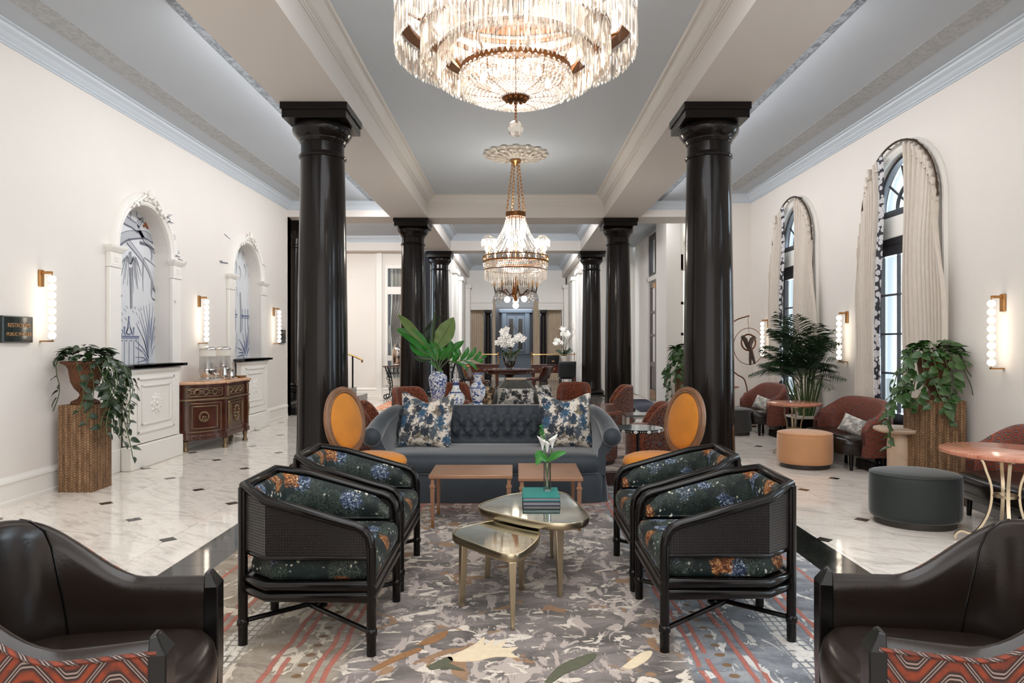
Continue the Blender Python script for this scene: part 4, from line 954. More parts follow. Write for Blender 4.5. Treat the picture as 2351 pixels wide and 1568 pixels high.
M.over('branch_across_reveal', 'ink', [([(485, 280), (530, 318), (582, 366)], .016, .004), ([(500, 296), (560, 280), (612, 262), (652, 262)], .014, .004), ([(575, 312), (622, 336), (652, 380)], .014, .005), ([(560, 275), (590, 302), (560, 330)], .012, .005), ([(632, 592), (690, 618), (735, 640), (750, 690)], .016, .005), ([(652, 578), (690, 556), (706, 572)], .012, .005), ([(660, 600), (700, 640), (690, 680)], .012, .005), ([(605, 945), (628, 965), (640, 990)], .022, .004), ([(620, 420), (632, 450), (622, 470)], .012, .004)], -4.49)
M.over('branch_on_jamb', 'ink', [([(500, 488), (560, 510), (615, 552)], .04, .02)], -4.50)
t = niche(1, NICHE_Y[1], 'a willow, fence and agave mural')
M = Mural(t, NICHE_Y[1], 380, 480, 2.613)
M.group('painted_trunk', 'ink_grey', [([(448, 500), (452, 600), (452, 740)], .05, .06), ([(405, 480), (425, 470), (432, 520)], .02, .01)])
M.group('willow_strands', 'ink_grey', [([(x, y), (x + 12, y + 40), (x + 4, y + 90)], .035, .006) for x, y in ((405, 230), (430, 215), (455, 225), (480, 260), (415, 300), (470, 330), (440, 340), (490, 320))])
M.group('iron_fence', 'ink_blue', [([(x, 600), (x, 730)], .02, .014) for x in (406, 420, 462, 478, 494, 506)] + [([(400, 628), (430, 634)], .03, .03), ([(452, 640), (508, 644)], .03, .03), ([(400, 645), (430, 648)], .014, .014), ([(452, 652), (508, 656)], .014, .014)])
ag = [(432, 830), (440, 780), (460, 740), (478, 715), (500, 700), (505, 760), (440, 860), (506, 820), (430, 885), (452, 800), (490, 740)]
M.group('painted_agave', 'ink_blue', [([(480, 895), ((480 + x) / 2 + 4, (895 + y) / 2 - 12), (x, y)], .05, .01) for x, y in ag])
M.group('agave_highlight', 'mural', [([(482, 895), ((480 + x) / 2 + 8, (895 + y) / 2 - 8), (x + 2, y + 18)], .022, .004) for x, y in ag[::2]], x=-.1838)
M.group('painted_leaf', 'ink_soft', [([(405, 880), (412, 760), (408, 700)], .04, .02), ([(415, 870), (430, 800), (428, 740)], .04, .02)])
M.over('branch_on_wall', 'ink', [([(365, 150), (380, 165), (400, 180)], .02, .008), ([(335, 310), (352, 320), (385, 325)], .024, .02), ([(340, 330), (352, 305)], .014, .01), ([(570, 330), (585, 345), (588, 360)], .014, .008)], -4.50)
def pedestal(yc, label):
    t = thing('niche_pedestal', label, 'pedestal', (XL, yc - .05, 0), 0, 'white panelled niche pedestals')
    MB().box(0.08, .165, -.57, .57, .28, 1.15).build('body', 'white', t, bevel=.006)
    MB().box(0.08, .20, -.605, .605, 0, .27).build('plinth', 'white', t, bevel=.012)
    MB().box(0.08, .185, -.59, .59, 1.11, 1.152).build('top_moulding', 'white', t, bevel=.012)
    for (a, z0, z1, w) in ((.42, .40, 1.05, .03), (.33, .49, .96, .022)):
        mb = MB()
        for (y0, y1, c, d) in ((-a, a, z0, z0 + w), (-a, a, z1 - w, z1), (-a, -a + w, z0, z1), (a - w, a, z0, z1)): mb.box(.165, .178, y0, y1, c, d)
        mb.build('panel_moulding', 'white', t, bevel=.005)
    mb = MB(); acanthus(mb, (.165, 0, .725), .115, 9); mb.build('carved_rosette', 'white', t)
    MB().box(-.184, .215, -.575, .575, 1.16, 1.198).build('niche_shelf', 'black_stone', t, bevel=.005)
    MB().box(.08, .215, -.69, .69, 1.16, 1.198).build('black_shelf_front', 'black_stone', t, bevel=.005)
pedestal(NICHE_Y[0], 'white panelled pedestal with rosette and black top under the nearer niche'); pedestal(NICHE_Y[1], 'white panelled pedestal with rosette and black top under the farther niche')
# ---------------------------------------------------------------- wall sconces
def sconce(x, y, ztop, label, s):
    """s = +1 for the left wall (facing +x)"""
    t = thing('wall_sconce', label, 'sconce', (x, y, ztop), 0 if s > 0 else PI, 'stacked globe wall sconces'); n = 8; p = .0765; c = .115
    MB().box(0.0, .022, -.03, .03, -.07, .09).build('backplate', 'gold', t, bevel=.004); MB().box(.02, c, -.014, .014, .05, .075).build('arm', 'gold', t, bevel=.003)
    MB().cyl((c, 0, .06), (c, 0, -p * 7 - .05), .006, None, 8).build('rod', 'gold', t); MB().box(0, c + .01, -.012, .012, -p * 7 - .062, -p * 7 - .048).build('foot_bracket', 'gold', t)
    me = MB().ball((0, 0, 0), .0345, 16, 10).mesh('globe'); md = MB().lathe([(.012, -.004), (.018, 0), (.012, .004)], 12).mesh('spacer')
    for k in range(n):
        link('lit_globe', me, 'ballbulb', t, loc=(c, 0, -p * k))
        if k: link('spacer', md, 'gold', t, loc=(c, 0, -p * k + p / 2))
sconce(XL, 6.5, 2.06, 'globe sconce on the left wall above the ivy urn', 1); sconce(XL, 9.75, 2.04, 'globe sconce behind the drink dispensers', 1); sconce(XL, 12.75, 2.03, 'globe sconce beside the small dark wall plaque', 1)
sconce(XR, 6.22, 1.81, 'globe sconce on the right wall above the ivy urn', -1); sconce(XR, 9.15, 1.79, 'globe sconce between the two curtained windows', -1); sconce(XR, 12.0, 1.79, 'globe sconce half hidden by palm fronds', -1)
# ---------------------------------------------------------------- signs
def text(s, size, parent, loc, mat, name='lettering'):
    cu = bpy.data.curves.new(name, 'FONT'); cu.body = s; cu.size = size; cu.align_x = 'CENTER'; cu.align_y = 'CENTER'; cu.extrude = .0015; cu.space_character = 0.95
    o = bpy.data.objects.new(name, cu); COL.objects.link(o); o.parent = parent; o.location = loc; o.rotation_euler = (PI / 2, 0, PI / 2); cu.materials.append(MT[mat])
    bpy.context.view_layer.update(); me = bpy.data.meshes.new_from_object(o.evaluated_get(bpy.context.evaluated_depsgraph_get())); n2 = bpy.data.objects.new(name, me); COL.objects.link(n2); n2.parent = parent; n2.location = loc; n2.rotation_euler = o.rotation_euler; bpy.data.objects.remove(o); return n2
t = thing('wall_sign', 'dark green sign with gilt lettering for restrooms and public phones', 'sign', (XL, 6.18, 1.575))
MB().loft([[(x, y * k, z * k) for y, z in ((-.19, -.12), (.19, -.12), (.19, .12), (-.19, .12))] for x, k in ((0.001, 1), (.022, 1), (.034, .92))], True, True, True).build('plaque', 'sign', t)
text('RESTROOMS', .052, t, (.0345, 0, .035), 'sign_gold'); text('PUBLIC PHONES', .044, t, (.0345, 0, -.045), 'sign_gold')
t = thing('wall_plaque', 'small dark plaque at the far end of the left wall', 'sign', (XL, 13.2, 1.58))
MB().box(0.001, .03, -.17, .17, -.13, .13).build('plaque', 'sign', t, bevel=.008); MB().box(.03, .032, -.06, .06, -.05, .05).build('raised_panel', 'black_metal', t); MB().box(.03, .032, -.1, .1, .07, .085).build('inscription_line', 'sign_gold', t)
# ---------------------------------------------------------------- commode
t = thing('commode', 'mahogany bow-sided commode with gilt mounts and apricot marble top', 'cabinet', (XL + .012, 9.86, 0))
def bz(u, o=0.0):
    A, B, D = Vector((.09, -.80)), Vector((.33, -.74)), Vector((.47, -.385)); p = A * (1 - u) ** 2 + B * 2 * u * (1 - u) + D * u * u
    d = (B - A) * 2 * (1 - u) + (D - B) * 2 * u; n = Vector((d.y, -d.x)).normalized(); return p + n * o
def outline(o=0.0):
    L = [Vector((0.0, -.80 - o))] + [bz(k / 10, o) for k in range(11)] + [Vector((.49 + o, -.385 - o)), Vector((.51 + o, -.385 - o)), Vector((.51 + o, -.305)), Vector((.48 + o, -.305))]
    q = [(p.x, p.y) for p in L]; return q + [(a, -b) for a, b in q[::-1]]
MB().prism(outline(), .2, .88).build('carcass', 'mahogany', t, smooth=30)
MB().prism(outline(.012), .15, .215).build('apron', 'mahogany', t, smooth=30, bevel=.006)
for z0, z1, o, m in ((.675, .70, .014, 'ormolu'), (.868, .895, .014, 'mahogany')): MB().prism(outline(o), z0, z1).build('moulding_band', m, t, smooth=30, bevel=.005)
MB().prism(outline(.03), .895, .93).build('marble_top', 'orange_marble', t, smooth=30, bevel=.008)
def onface(u, z, o, centre): return (.48 + o, u, z) if centre else (*bz(u, o), z)
def frame(u0, u1, z0, z1, centre, r, name='gilt_frame'):
    P = [onface(u0 + (u1 - u0) * k / 8, z0, .004, centre) for k in range(9)] + [onface(u1, z1, .004, centre)] + [onface(u1 - (u1 - u0) * k / 8, z1, .004, centre) for k in range(1, 9)]
    MB().tube(P, r, 6, True).build(name, 'ormolu', t)
def mount(c, n, r, name, z=1.0):
    mb = MB()
    for k in range(14):
        a = 2 * PI * k / 14; off = Vector((-n.y, n.x, 0)) * r * math.cos(a) + Vector((0, 0, 1)) * r * z * math.sin(a); mb.ball(Vector(c) + off + n * .006, r * .24, 7, 5)
    for k in range(4):
        off = Vector((-n.y, n.x, 0)) * r * .35 * math.cos(k * 1.6 + .5) + Vector((0, 0, 1)) * r * z * (.35 * math.sin(k * 1.6 + .5) - .3); mb.ball(Vector(c) + off + n * .006, r * .22, 7, 5)
    mb.build(name, 'ormolu', t)
def frieze(u0, u1, z, centre, m, r):
    mb = MB()
    for k in range(m):
        u = u0 + (u1 - u0) * (k + .5) / m; c = Vector(onface(u, z, .006, centre)); d = Vector(onface(u + .001, z, .006, centre)) - c; d = d.normalized()
        mb.tube([c + d * r * .9 * math.cos(q) * (1 - q / 10) + Vector((0, 0, r * .8 * math.sin(q) * (1 - q / 10))) for q in [i * .75 * (1 if k % 2 else -1) + 0 for i in range(9)]], r * .22, 5)
    mb.build('frieze_scrolls', 'ormolu', t)
frame(.14, .92, .26, .64, False, .006); frame(.24, .83, .305, .60, False, .007); frame(.08, .95, .735, .84, False, .005); frieze(.1, .93, .787, False, 8, .034); frieze(.05, .97, .18, False, 10, .026)
n = Vector((bz(.5, 1) - bz(.5, 0)).to_3d()).normalized(); mount((*bz(.52), .46), n, .062, 'wreath_mount')
frame(-.23, .23, .26, .64, True, .006); frame(-.19, .19, .30, .60, True, .007); frame(-.25, .25, .735, .84, True, .005); frieze(-.24, .24, .787, True, 6, .034); frieze(-.28, .28, .18, True, 8, .026)
mount((.48, 0, .455), Vector((1, 0, 0)), .075, 'trophy_mount', 1.4)
for y in (-.345, .345):
    MB().box(.49, .522, y - .03, y + .03, .715, .86).build('corner_mount', 'ormolu', t, bevel=.008)
    mb = MB().tube([(.515, y, .62), (.52, y, .5), (.515, y, .38), (.515, y, .26)], [.012, .018, .012, .006], 6); mb.ball((.518, y, .63), .02, 8, 5); mb.build('corner_drop', 'ormolu', t)
for (x, y) in ((.47, -.345), (.47, .345), (.1, -.73), (.1, .73)):
    MB().lathe([(.03, .15), (.04, .13), (.028, .09), (.024, .06), (.034, .03), (.044, .012), (.04, 0.0)], 10, (x, y, 0)).build('paw_foot', 'ormolu', t)
# dispensers and jugs on the commode
def dispenser(y, x, r, hh, label):
    t = thing('drink_dispenser', label, 'dispenser', (x, y, .9305), 0, 'drink dispensers on the commode')
    MB().box(-.14, .16, -.13, .13, 0, .018).build('stand_tray', 'pale_stone', t, bevel=.004)
    MB().lathe([(r * .95, .018), (r * 1.0, .03), (r * .8, .045), (r * .86, .06), (r * 1.02, .14), (r, .165), (r * .9, .17)], 28).build('base_pot', 'steel', t)
    MB().lathe([(r * .92, .17), (r * .95, .18), (r * .95, hh - .08)], 28, cap=False).build('clear_tank', 'frost', t); MB().lathe([(r * .5, .17), (r * .5, .25)], 20).build('ice_core', 'steel', t)
    MB().lathe([(r * .97, hh - .13), (r * .97, hh - .03)], 28, cap=False).build('frosted_collar', 'paper', t)
    MB().lathe([(r * 1.05, hh - .035), (r * 1.03, hh - .025), (r * .8, hh - .005), (r * .3, hh + .008), (.001, hh + .01)], 28).build('lid', 'steel', t)
    MB().tube([(r * .9, 0, .09), (r * 1.25, 0, .10), (r * 1.35, 0, .085)], .011, 8).build('spigot', 'steel', t)
dispenser(9.46, -4.27, .112, .47, 'nearer clear drink dispenser with steel pot base on the commode'); dispenser(9.96, -4.27, .105, .47, 'farther clear drink dispenser with steel pot base on the commode')
for (x, y, h, lab) in ((-4.15, 9.72, .22, 'tall slim steel jug between the dispensers'), (-4.1, 9.84, .15, 'short steel milk jug in front of the farther dispenser')):
    t = thing('steel_jug', lab, 'jug', (x, y, .9305), 0, 'steel jugs on the commode'); MB().lathe([(.034, 0), (.038, .01), (.042, h * .35), (.03, h * .75), (.034, h * .9), (.02, h * .96), (.012, h)], 18).build('body', 'steel', t); MB().tube([(0, .03, h * .8), (0, .065, h * .7), (0, .06, h * .35), (0, .038, h * .3)], .005, 6).build('handle', 'steel', t)
t = thing('drip_tray', 'low brass-edged tray at the far end of the commode top', 'tray', (-4.25, 10.33, .9305)); MB().box(-.12, .12, -.13, .13, 0, .012).build('base', 'gold', t, bevel=.003); MB().tube([(-.12, -.13, .02), (.12, -.13, .02), (.12, .13, .02), (-.12, .13, .02)], .007, 6, True).build('rim', 'gold', t)
# ---------------------------------------------------------------- wicker planters with trailing plants
def leaf_mesh(name, L, W):
    mb = MB(); prof = [(0, .0), (-.04, .55), (.12, .95), (.35, 1.0), (.6, .78), (.82, .4), (1, 0)]
    vs = []
    for a, w in prof: vs += [(a * L, -w * W / 2, .1 * L * abs(w) - .25 * L * a * a), (a * L, 0, -.25 * L * a * a), (a * L, w * W / 2, .1 * L * abs(w) - .25 * L * a * a)]
    fs = []
    for i in range(len(prof) - 1):
        for k in (0, 1): fs.append((3 * i + k, 3 * i + k + 1, 3 * i + k + 4, 3 * i + k + 3))
    return mb.add(vs, fs).mesh(name, 80)
LEAF = [leaf_mesh('leaf', .105, .08), leaf_mesh('leaf', .085, .06), leaf_mesh('leaf', .12, .085)]
def orient(o, d, up, rr):
    d = Vector(d).normalized(); y = Vector(up).cross(d)
    if y.length < 1e-4: y = Vector((0, 1, 0)).cross(d)
    y.normalize(); z = d.cross(y); m = Matrix((d, y, z)).transposed(); o.rotation_euler = (m @ Matrix.Rotation(rr, 3, 'X')).to_euler()
def ivy(name, label, loc, r, vines, ndome, seed, mat, sc=1.0, xlim=None):
    rn = random.Random(seed); t = thing(name, label, 'plant', loc, 0, 'trailing plants in wicker urns'); me = [m.copy() for m in LEAF]
    for m in me: m.materials.append(MT[mat])
    def leaf(p, d, up):
        if xlim and not (xlim[0] < loc[0] + p[0] + d[0] * .06 < xlim[1]): return
        o = link('leaf', rn.choice(me), None, t, loc=tuple(p)); orient(o, d, up, rn.uniform(-.5, .5)); s = sc * rn.uniform(.75, 1.2); o.scale = (s, s, s)
    for k in range(ndome):
        a = rn.uniform(0, 2 * PI); q = math.sqrt(rn.uniform(.02, 1)) * (r + .05); z = .02 + .12 * (1 - (q / (r + .06)) ** 2) + rn.uniform(-.02, .05)
        leaf((q * math.cos(a), q * math.sin(a), z), (math.cos(a + rn.uniform(-.7, .7)), math.sin(a + rn.uniform(-.7, .7)), rn.uniform(-.3, .5)), (0, 0, 1))
    for (a, out, L, n, sw) in vines:
        a = math.radians(a); P = []
        for k in range(n + 1):
            u = k / n; q = r * .7 + (r * .35 + out * .5) * min(1, u * 4) + out * .5 * u; P.append((q * math.cos(a) + sw * .06 * math.sin(u * 5 + L * 9), q * math.sin(a) + sw * .05 * math.sin(u * 4.2 + a), .05 + .06 * math.sin(min(1, u * 3) * PI) * (1 - u) - L * u ** 1.15))
        MB().tube(P, .0045, 5).build('vine', 'stem', t)
        for k in range(1, n + 1):
            p = P[k]; b = a + rn.choice((-1, 1)) * rn.uniform(.3, 1.7)
            leaf((p[0] + .015 * math.cos(b), p[1] + .015 * math.sin(b), p[2]), (math.cos(b), math.sin(b), rn.uniform(-1.0, -.1)), (math.cos(a), math.sin(a), .5))
    return t
def wavy(h, w, n, amp):
    P = []; hw = w / 2
    for s in range(4):
        for k in range(n * 6):
            u = k / (n * 6); a = amp * math.cos(2 * PI * n * u); q = (-hw + w * u, -hw - a); c, s_ = [(1, 0), (0, 1), (-1, 0), (0, -1)][s]
            P.append((q[0] * c - q[1] * s_, q[0] * s_ + q[1] * c))
    return P
def planter(x, y, w, h, lab, rz=0.0, tall=.42):
    t = thing('wicker_pedestal', 'ribbed brown wicker pedestal %s' % lab, 'pedestal', (x, y, 0), rz, 'wicker pedestals'); Pw = wavy(h, w - .02, 5, .0085)
    MB().prism(Pw, 0.0, h).build('woven_body', 'wicker', t, smooth=50); MB().prism([(a * 1.0, b * 1.0) for a, b in Pw], h, h + .006).build('woven_top', 'wicker', t, smooth=50)
    u = thing('wicker_urn', 'woven wicker urn %s' % lab, 'urn', (x, y, h + .0065), 0, 'wicker urns')
    k = tall / .42; pr = [(.125, 0), (.13, .012), (.12, .03), (.07, .055), (.05, .085), (.056, .11), (.10, .16), (.128, .22), (.14, .29), (.148, .35), (.17, .385), (.205, .405), (.208, .42), (.195, .42), (.14, .36), (.12, .3)]
    MB().lathe([(r, z * k) for r, z in pr], 36, cap=True).build('woven_bowl', 'wicker_red', u, smooth=50); MB().tube([(.206 * math.cos(q), .206 * math.sin(q), .414 * k) for q in [2 * PI * i / 30 for i in range(30)]], .012, 6, True).build('rolled_rim', 'wicker_red', u)
planter(-4.28, 6.79, .34, .84, 'by the restroom sign')
ivy('trailing_pothos', 'dark trailing pothos spilling from the urn by the restroom sign', (-4.28, 6.79, 1.25), .19, [(8, .15, .5, 9, 1), (25, .1, .75, 12, -1), (-18, .1, .66, 12, 1), (15, .12, .62, 12, 1), (0, .16, .74, 13, 1), (-12, .12, .5, 10, -1), (30, .14, .85, 14, .6), (-22, .2, .72, 12, 1), (5, .22, .98, 13, 1), (45, .1, .6, 10, -1), (-50, .06, .62, 10, .5), (-70, .05, .5, 8, .5), (-30, .14, .42, 8, 1), (20, .2, .55, 11, 1), (-5, .3, .62, 8, .5), (215, .08, .62, 9, 1.2), (10, .05, .7, 12, -1)], 130, 3, 'leaf_dark', .82, (-4.50, 9))
planter(4.18, 6.82, .40, .885, 'beside the near window')
ivy('trailing_pothos', 'glossy green pothos spilling from the urn beside the near window', (4.18, 6.82, 1.295), .19, [(170, .16, .62, 12, 1), (185, .2, .74, 13, 1), (200, .14, .5, 10, -1), (160, .18, .85, 14, .6), (215, .16, .55, 11, 1), (178, .25, .95, 12, 1), (250, .07, .6, 11, -1), (275, .05, .66, 12, .5), (268, .04, .5, 11, .8), (190, .1, .45, 9, 1), (325, .1, .40, 7, .5), (320, .16, .44, 8, 1), (240, .1, .5, 9, 1), (195, .3, .55, 9, .4)], 130, 8, 'leaf', .88, (-9, 4.43))
planter(3.48, 14.15, .30, .88, 'half hidden behind the right black column')
ivy('trailing_pothos', 'ivy-like plant half hidden behind the right black column', (3.48, 14.15, 1.26), .2, [(190, .1, .7, 11, 1), (210, .12, .9, 12, 1), (230, .1, .6, 10, 1), (250, .08, .8, 11, -1), (265, .06, .5, 9, 1), (175, .08, .75, 11, 1), (200, .2, 1.0, 12, .6)], 70, 5, 'leaf', 1.25)
# ---------------------------------------------------------------- chandeliers
def bead_string(P, r, parent, name='bead_strand', mat='crystal', n=6):
    mb = MB()
    for p in P: mb.ball(p, r, n, 4)
    return mb.build(name, mat, parent, smooth=0)
def flat_ring(mb, r0, r1, z0, z1, n=64):
    mb.loft([[(r * math.cos(2 * PI * k / n), r * math.sin(2 * PI * k / n), z) for k in range(n)] for r, z in ((r0, z0), (r1, z0), (r1, z1), (r0, z1), (r0, z0))], True); return mb
def chain(mb, p0, p1, step, r, w):
    p0, p1 = Vector(p0), Vector(p1); d = (p1 - p0); n = max(2, int(d.length / step)); d.normalize(); a = d.orthogonal().normalized(); b = d.cross(a)
    for k in range(n):
        c = p0 + (p1 - p0) * ((k + .5) / n); s = a if k % 2 else b
        mb.tube([c + d * step * .72 * math.cos(q) + s * w * math.sin(q) for q in [2 * PI * i / 8 for i in range(8)]], r, 4, True)
    return mb
CH1 = (0.0, 4.12)
t = thing('crystal_chandelier', 'large tiered crystal prism chandelier hanging nearest the camera', 'chandelier', (CH1[0], CH1[1], 0))
def prism_mesh(L, w):
    s = [(w / 2, 0), (w * .25, w * .3), (-w * .25, w * .3), (-w / 2, 0), (-w * .25, -w * .3), (w * .25, -w * .3)]
    return MB().loft([[(x * k, y * k, z) for x, y in s] for z, k in ((0, .5), (-.012, 1), (-L + .02, 1), (-L, .15))], True, True, True).mesh('crystal_prism', 0)
rn = random.Random(4); solo = 0
rest = MB()
for (R0, z, L, n, real) in ((.717, 3.63, .225, 168, 0), (.717, 3.375, .205, 168, 1), (.566, 3.50, .19, 132, 0), (.561, 3.315, .215, 132, 1), (.463, 3.185, .165, 106, 1), (.46, 3.36, .16, 100, 0)):
    me = prism_mesh(L, .0245)
    for k in range(n):
        a = 2 * PI * k / n; p = (R0 * math.cos(a), R0 * math.sin(a), z)
        far = math.sin(a) > -.35 if R0 > .5 else True
        if real and solo < 300 and far:
            o = link('crystal_prism', me, 'crystal', t, loc=p); o.rotation_euler = (rn.uniform(-.03, .03), rn.uniform(-.03, .03), a + PI / 2 + rn.uniform(-.5, .5)); solo += 1
        else:
            q = a + PI / 2 + rn.uniform(-.5, .5); s = Matrix.Rotation(q, 3, 'Z'); rest.add([tuple(s @ v.co + Vector(p)) for v in me.vertices], [tuple(f.vertices) for f in me.polygons])
tag(rest.build('crystal_prisms', 'crystal', t, smooth=0), kind='stuff')
for (r0, r1, z0, z1, nm) in ((.645, .72, 3.375, 3.395, 'outer_ring'), (.707, .727, 3.63, 3.70, 'upper_band'), (.507, .569, 3.315, 3.335, 'middle_ring'), (.555, .569, 3.50, 3.53, 'middle_band'), (.40, .468, 3.185, 3.205, 'inner_ring'), (.45, .465, 3.36, 3.39, 'inner_band'), (.315, .335, 3.065, 3.10, 'bowl_ring')):
    flat_ring(MB(), r0, r1, z0, z1).build(nm, 'bronze', t, smooth=30)
bt = MB()
for R0, z in ((.717, 3.385), (.561, 3.325), (.463, 3.195), (.717, 3.64), (.561, 3.51)):
    n = int(R0 * 230)
    for k in range(n): a = 2 * PI * k / n; bt.ball((R0 * math.cos(a), R0 * math.sin(a), z), .0095, 5, 3)
tag(bt.build('top_beads', 'crystal', t, smooth=0), kind='stuff')
bm_ = {}
bowl = [(.325, 3.055, .019), (.325, 3.02, .018), (.32, 2.988, .017), (.308, 2.966, .016), (.29, 2.955, .0145), (.27, 2.949, .013), (.248, 2.945, .012), (.226, 2.942, .0115), (.204, 2.94, .011), (.18, 2.938, .0105), (.156, 2.936, .01), (.132, 2.934, .009), (.108, 2.932, .008), (.09, 2.930, .007)]
solo = 0; bs = MB()
for i, (R0, z, r) in enumerate(bowl):
    n = int(2 * PI * R0 / (2.1 * r)); me = MB().ball((0, 0, 0), r, 8, 5, (1, 1, 1)).mesh('crystal_bead', 0)
    for k in range(n):
        a = 2 * PI * k / n; p = (R0 * math.cos(a), R0 * math.sin(a), z)
        if solo < 300 and r > .0125: link('crystal_bead', me, 'crystal', t, loc=p); solo += 1
        else: bs.ball(p, r, 7, 4)
tag(bs.build('bowl_beads', 'crystal', t, smooth=0), kind='stuff')
mb = MB()
for k in range(12): a = 2 * PI * k / 12; mb.tube([(R0 * .985 * math.cos(a), R0 * .985 * math.sin(a), z) for R0, z, r in bowl], .003, 4)
mb.build('bowl_wires', 'bronze', t)
mb = MB()
for k in range(8):
    a = 2 * PI * k / 8 + .2; mb.box(0, 0, 0, 0, 0, 0)
    for (r0, z0, r1, z1) in ((.40, 3.2, .52, 3.33), (.52, 3.33, .66, 3.385), (.33, 3.09, .40, 3.195), (.1, 3.46, .73, 3.66)): mb.tube([(r0 * math.cos(a), r0 * math.sin(a), z0), (r1 * math.cos(a), r1 * math.sin(a), z1)], .009, 5)
mb.build('support_arms', 'bronze', t)
MB().cyl((0, 0, 3.4), (0, 0, 4.34), .016).build('stem', 'bronze', t); MB().lathe([(.02, 4.25), (.08, 4.3), (.11, 4.36), (.11, 4.388)], 24).build('ceiling_canopy', 'bronze', t)
mb = MB().lathe([(.001, 2.912), (.03, 2.914), (.06, 2.924), (.085, 2.930), (.09, 2.936), (.05, 2.947)], 28)
for k in range(12): a = 2 * PI * k / 12; mb.ball((.062 * math.cos(a),   .062 * math.sin(a), 2.922), .013, 7, 5)
mb.build('finial_plate', 'bronze', t)
chain(MB(), (0, 0, 2.915), (0, 0, 2.795), .018, .0028, .007).build('drop_chain', 'bronze', t)
bmx = bmesh.new(); bmesh.ops.create_icosphere(bmx, subdivisions=2, radius=.05); me = bpy.data.meshes.new('crystal_ball'); bmx.to_mesh(me); bmx.free()
link('crystal_ball', me, 'crystal', t, loc=(0, 0, 2.745))
me = MB().lathe([(.006, -.02), (.017, 0), (.018, .012), (.010, .038), (.002, .055)], 10).mesh('candle_bulb')
for (R0, z, n) in ((.655, 3.52, 12), (.49, 3.42, 8), (.36, 3.24, 6), (.2, 3.02, 6)):
    for k in range(n): a = 2 * PI * k / n + R0; link('candle_bulb', me, 'bulb', t, loc=(R0 * math.cos(a), R0 * math.sin(a), z))
for k in range(4): point('chandelier_lamp', (.38 * math.cos(k * PI / 2 + .4), .38 * math.sin(k * PI / 2 + .4), 3.28), 2.4, .08, WARM, t)
point('chandelier_lamp', (0, 0, 3.03), 1.6, .06, WARM, t); point('chandelier_lamp', (0, 0, 3.8), 4.5, .25, WARM, t)
# second chandelier
CH2 = (0.0, 10.57)
t = thing('empire_chandelier', 'smaller waisted crystal chandelier with candle bulbs on long chains', 'chandelier', (CH2[0], CH2[1], 0))
rn = random.Random(9)
flat_ring(MB(), .14, .155, 3.40, 3.475, 32).build('crown_ring', 'bronze', t, smooth=30); flat_ring(flat_ring(MB(), .478, .50, 2.70, 2.722, 64), .482, .50, 2.785, 2.80, 64).build('main_ring', 'bronze', t, smooth=30)
mb = MB()
for k in range(40): a = 2 * PI * k / 40; mb.tube([(.503 * math.cos(a), .503 * math.sin(a), 2.71), (.503 * math.cos(a + .08), .503 * math.sin(a + .08), 2.79)], .005, 4); mb.tube([(.503 * math.cos(a + .08), .503 * math.sin(a + .08), 2.71), (.503 * math.cos(a), .503 * math.sin(a), 2.79)], .005, 4)
mb.build('pierced_gallery', 'gold', t)
mb = MB()
for k in range(4): a = PI * k / 2 + .4; chain(mb, (.05 * math.cos(a), .05 * math.sin(a), 4.25), (.148 * math.cos(a), .148 * math.sin(a), 3.48), .052, .0055, .017)
mb.build('suspension_chain', 'gold', t)
MB().lathe([(.02, 4.2), (.03, 4.21), (.05, 4.23), (.085, 4.26), (.085, 4.285)], 24).build('ceiling_canopy', 'gold', t)
def prism_ring(R0, z, L, n, w, name='crystal_prism', stuff=False):
    me = prism_mesh(L, w); mb = MB()
    for k in range(n):
        a = 2 * PI * k / n; s = Matrix.Rotation(a + PI / 2 + rn.uniform(-.4, .4), 3, 'Z'); mb.add([tuple(s @ v.co + Vector((R0 * math.cos(a), R0 * math.sin(a), z))) for v in me.vertices], [tuple(f.vertices) for f in me.polygons])
    return tag(mb.build(name, 'crystal', t, smooth=0), kind='stuff')
prism_ring(.148, 3.38, .30, 30, .018, 'waist_prisms')
mb = MB()
for k in range(18):
    a = 2 * PI * k / 18
    for i in range(20):
        u = i / 19; R0 = .15 + .34 * u ** 1.4; z = 3.4 - .6 * u ** .85; mb.ball((R0 * math.cos(a), R0 * math.sin(a), z), .011 + .004 * u, 6, 4)
tag(mb.build('bead_swags', 'crystal', t, smooth=0), kind='stuff')
mb = MB()
for (R0, z, r) in ((.49, 2.68, .016), (.488, 2.648, .014), (.485, 2.62, .014), (.482, 2.59, .013), (.40, 2.56, .013)):
    n = int(2 * PI * R0 / (2.4 * r))
    for k in range(n): a = 2 * PI * k / n; mb.ball((R0 * math.cos(a), R0 * math.sin(a), z), r, 6, 4)
tag(mb.build('skirt_beads', 'crystal', t, smooth=0), kind='stuff')
prism_ring(.48, 2.58, .16, 96, .017, 'skirt_prisms'); prism_ring(.38, 2.52, .18, 70, .017, 'inner_prisms'); prism_ring(.28, 2.45, .16, 50, .016, 'lower_prisms')
flat_ring(MB(), .47, .488, 2.575, 2.59, 64).build('skirt_ring', 'bronze', t, smooth=30)
me = MB().lathe([(.01, -.02), (.024, 0), (.026, .016), (.014, .055), (.003, .08)], 10).mesh('candle_bulb')
for k in range(12):
    a = PI * k / 6 + .26; x, y = .465 * math.cos(a), .465 * math.sin(a)
    MB().cyl((x, y, 2.8), (x, y, 2.86), .014).build('candle_tube', 'petal', t); link('candle_bulb', me, 'bulb', t, loc=(x, y, 2.89))
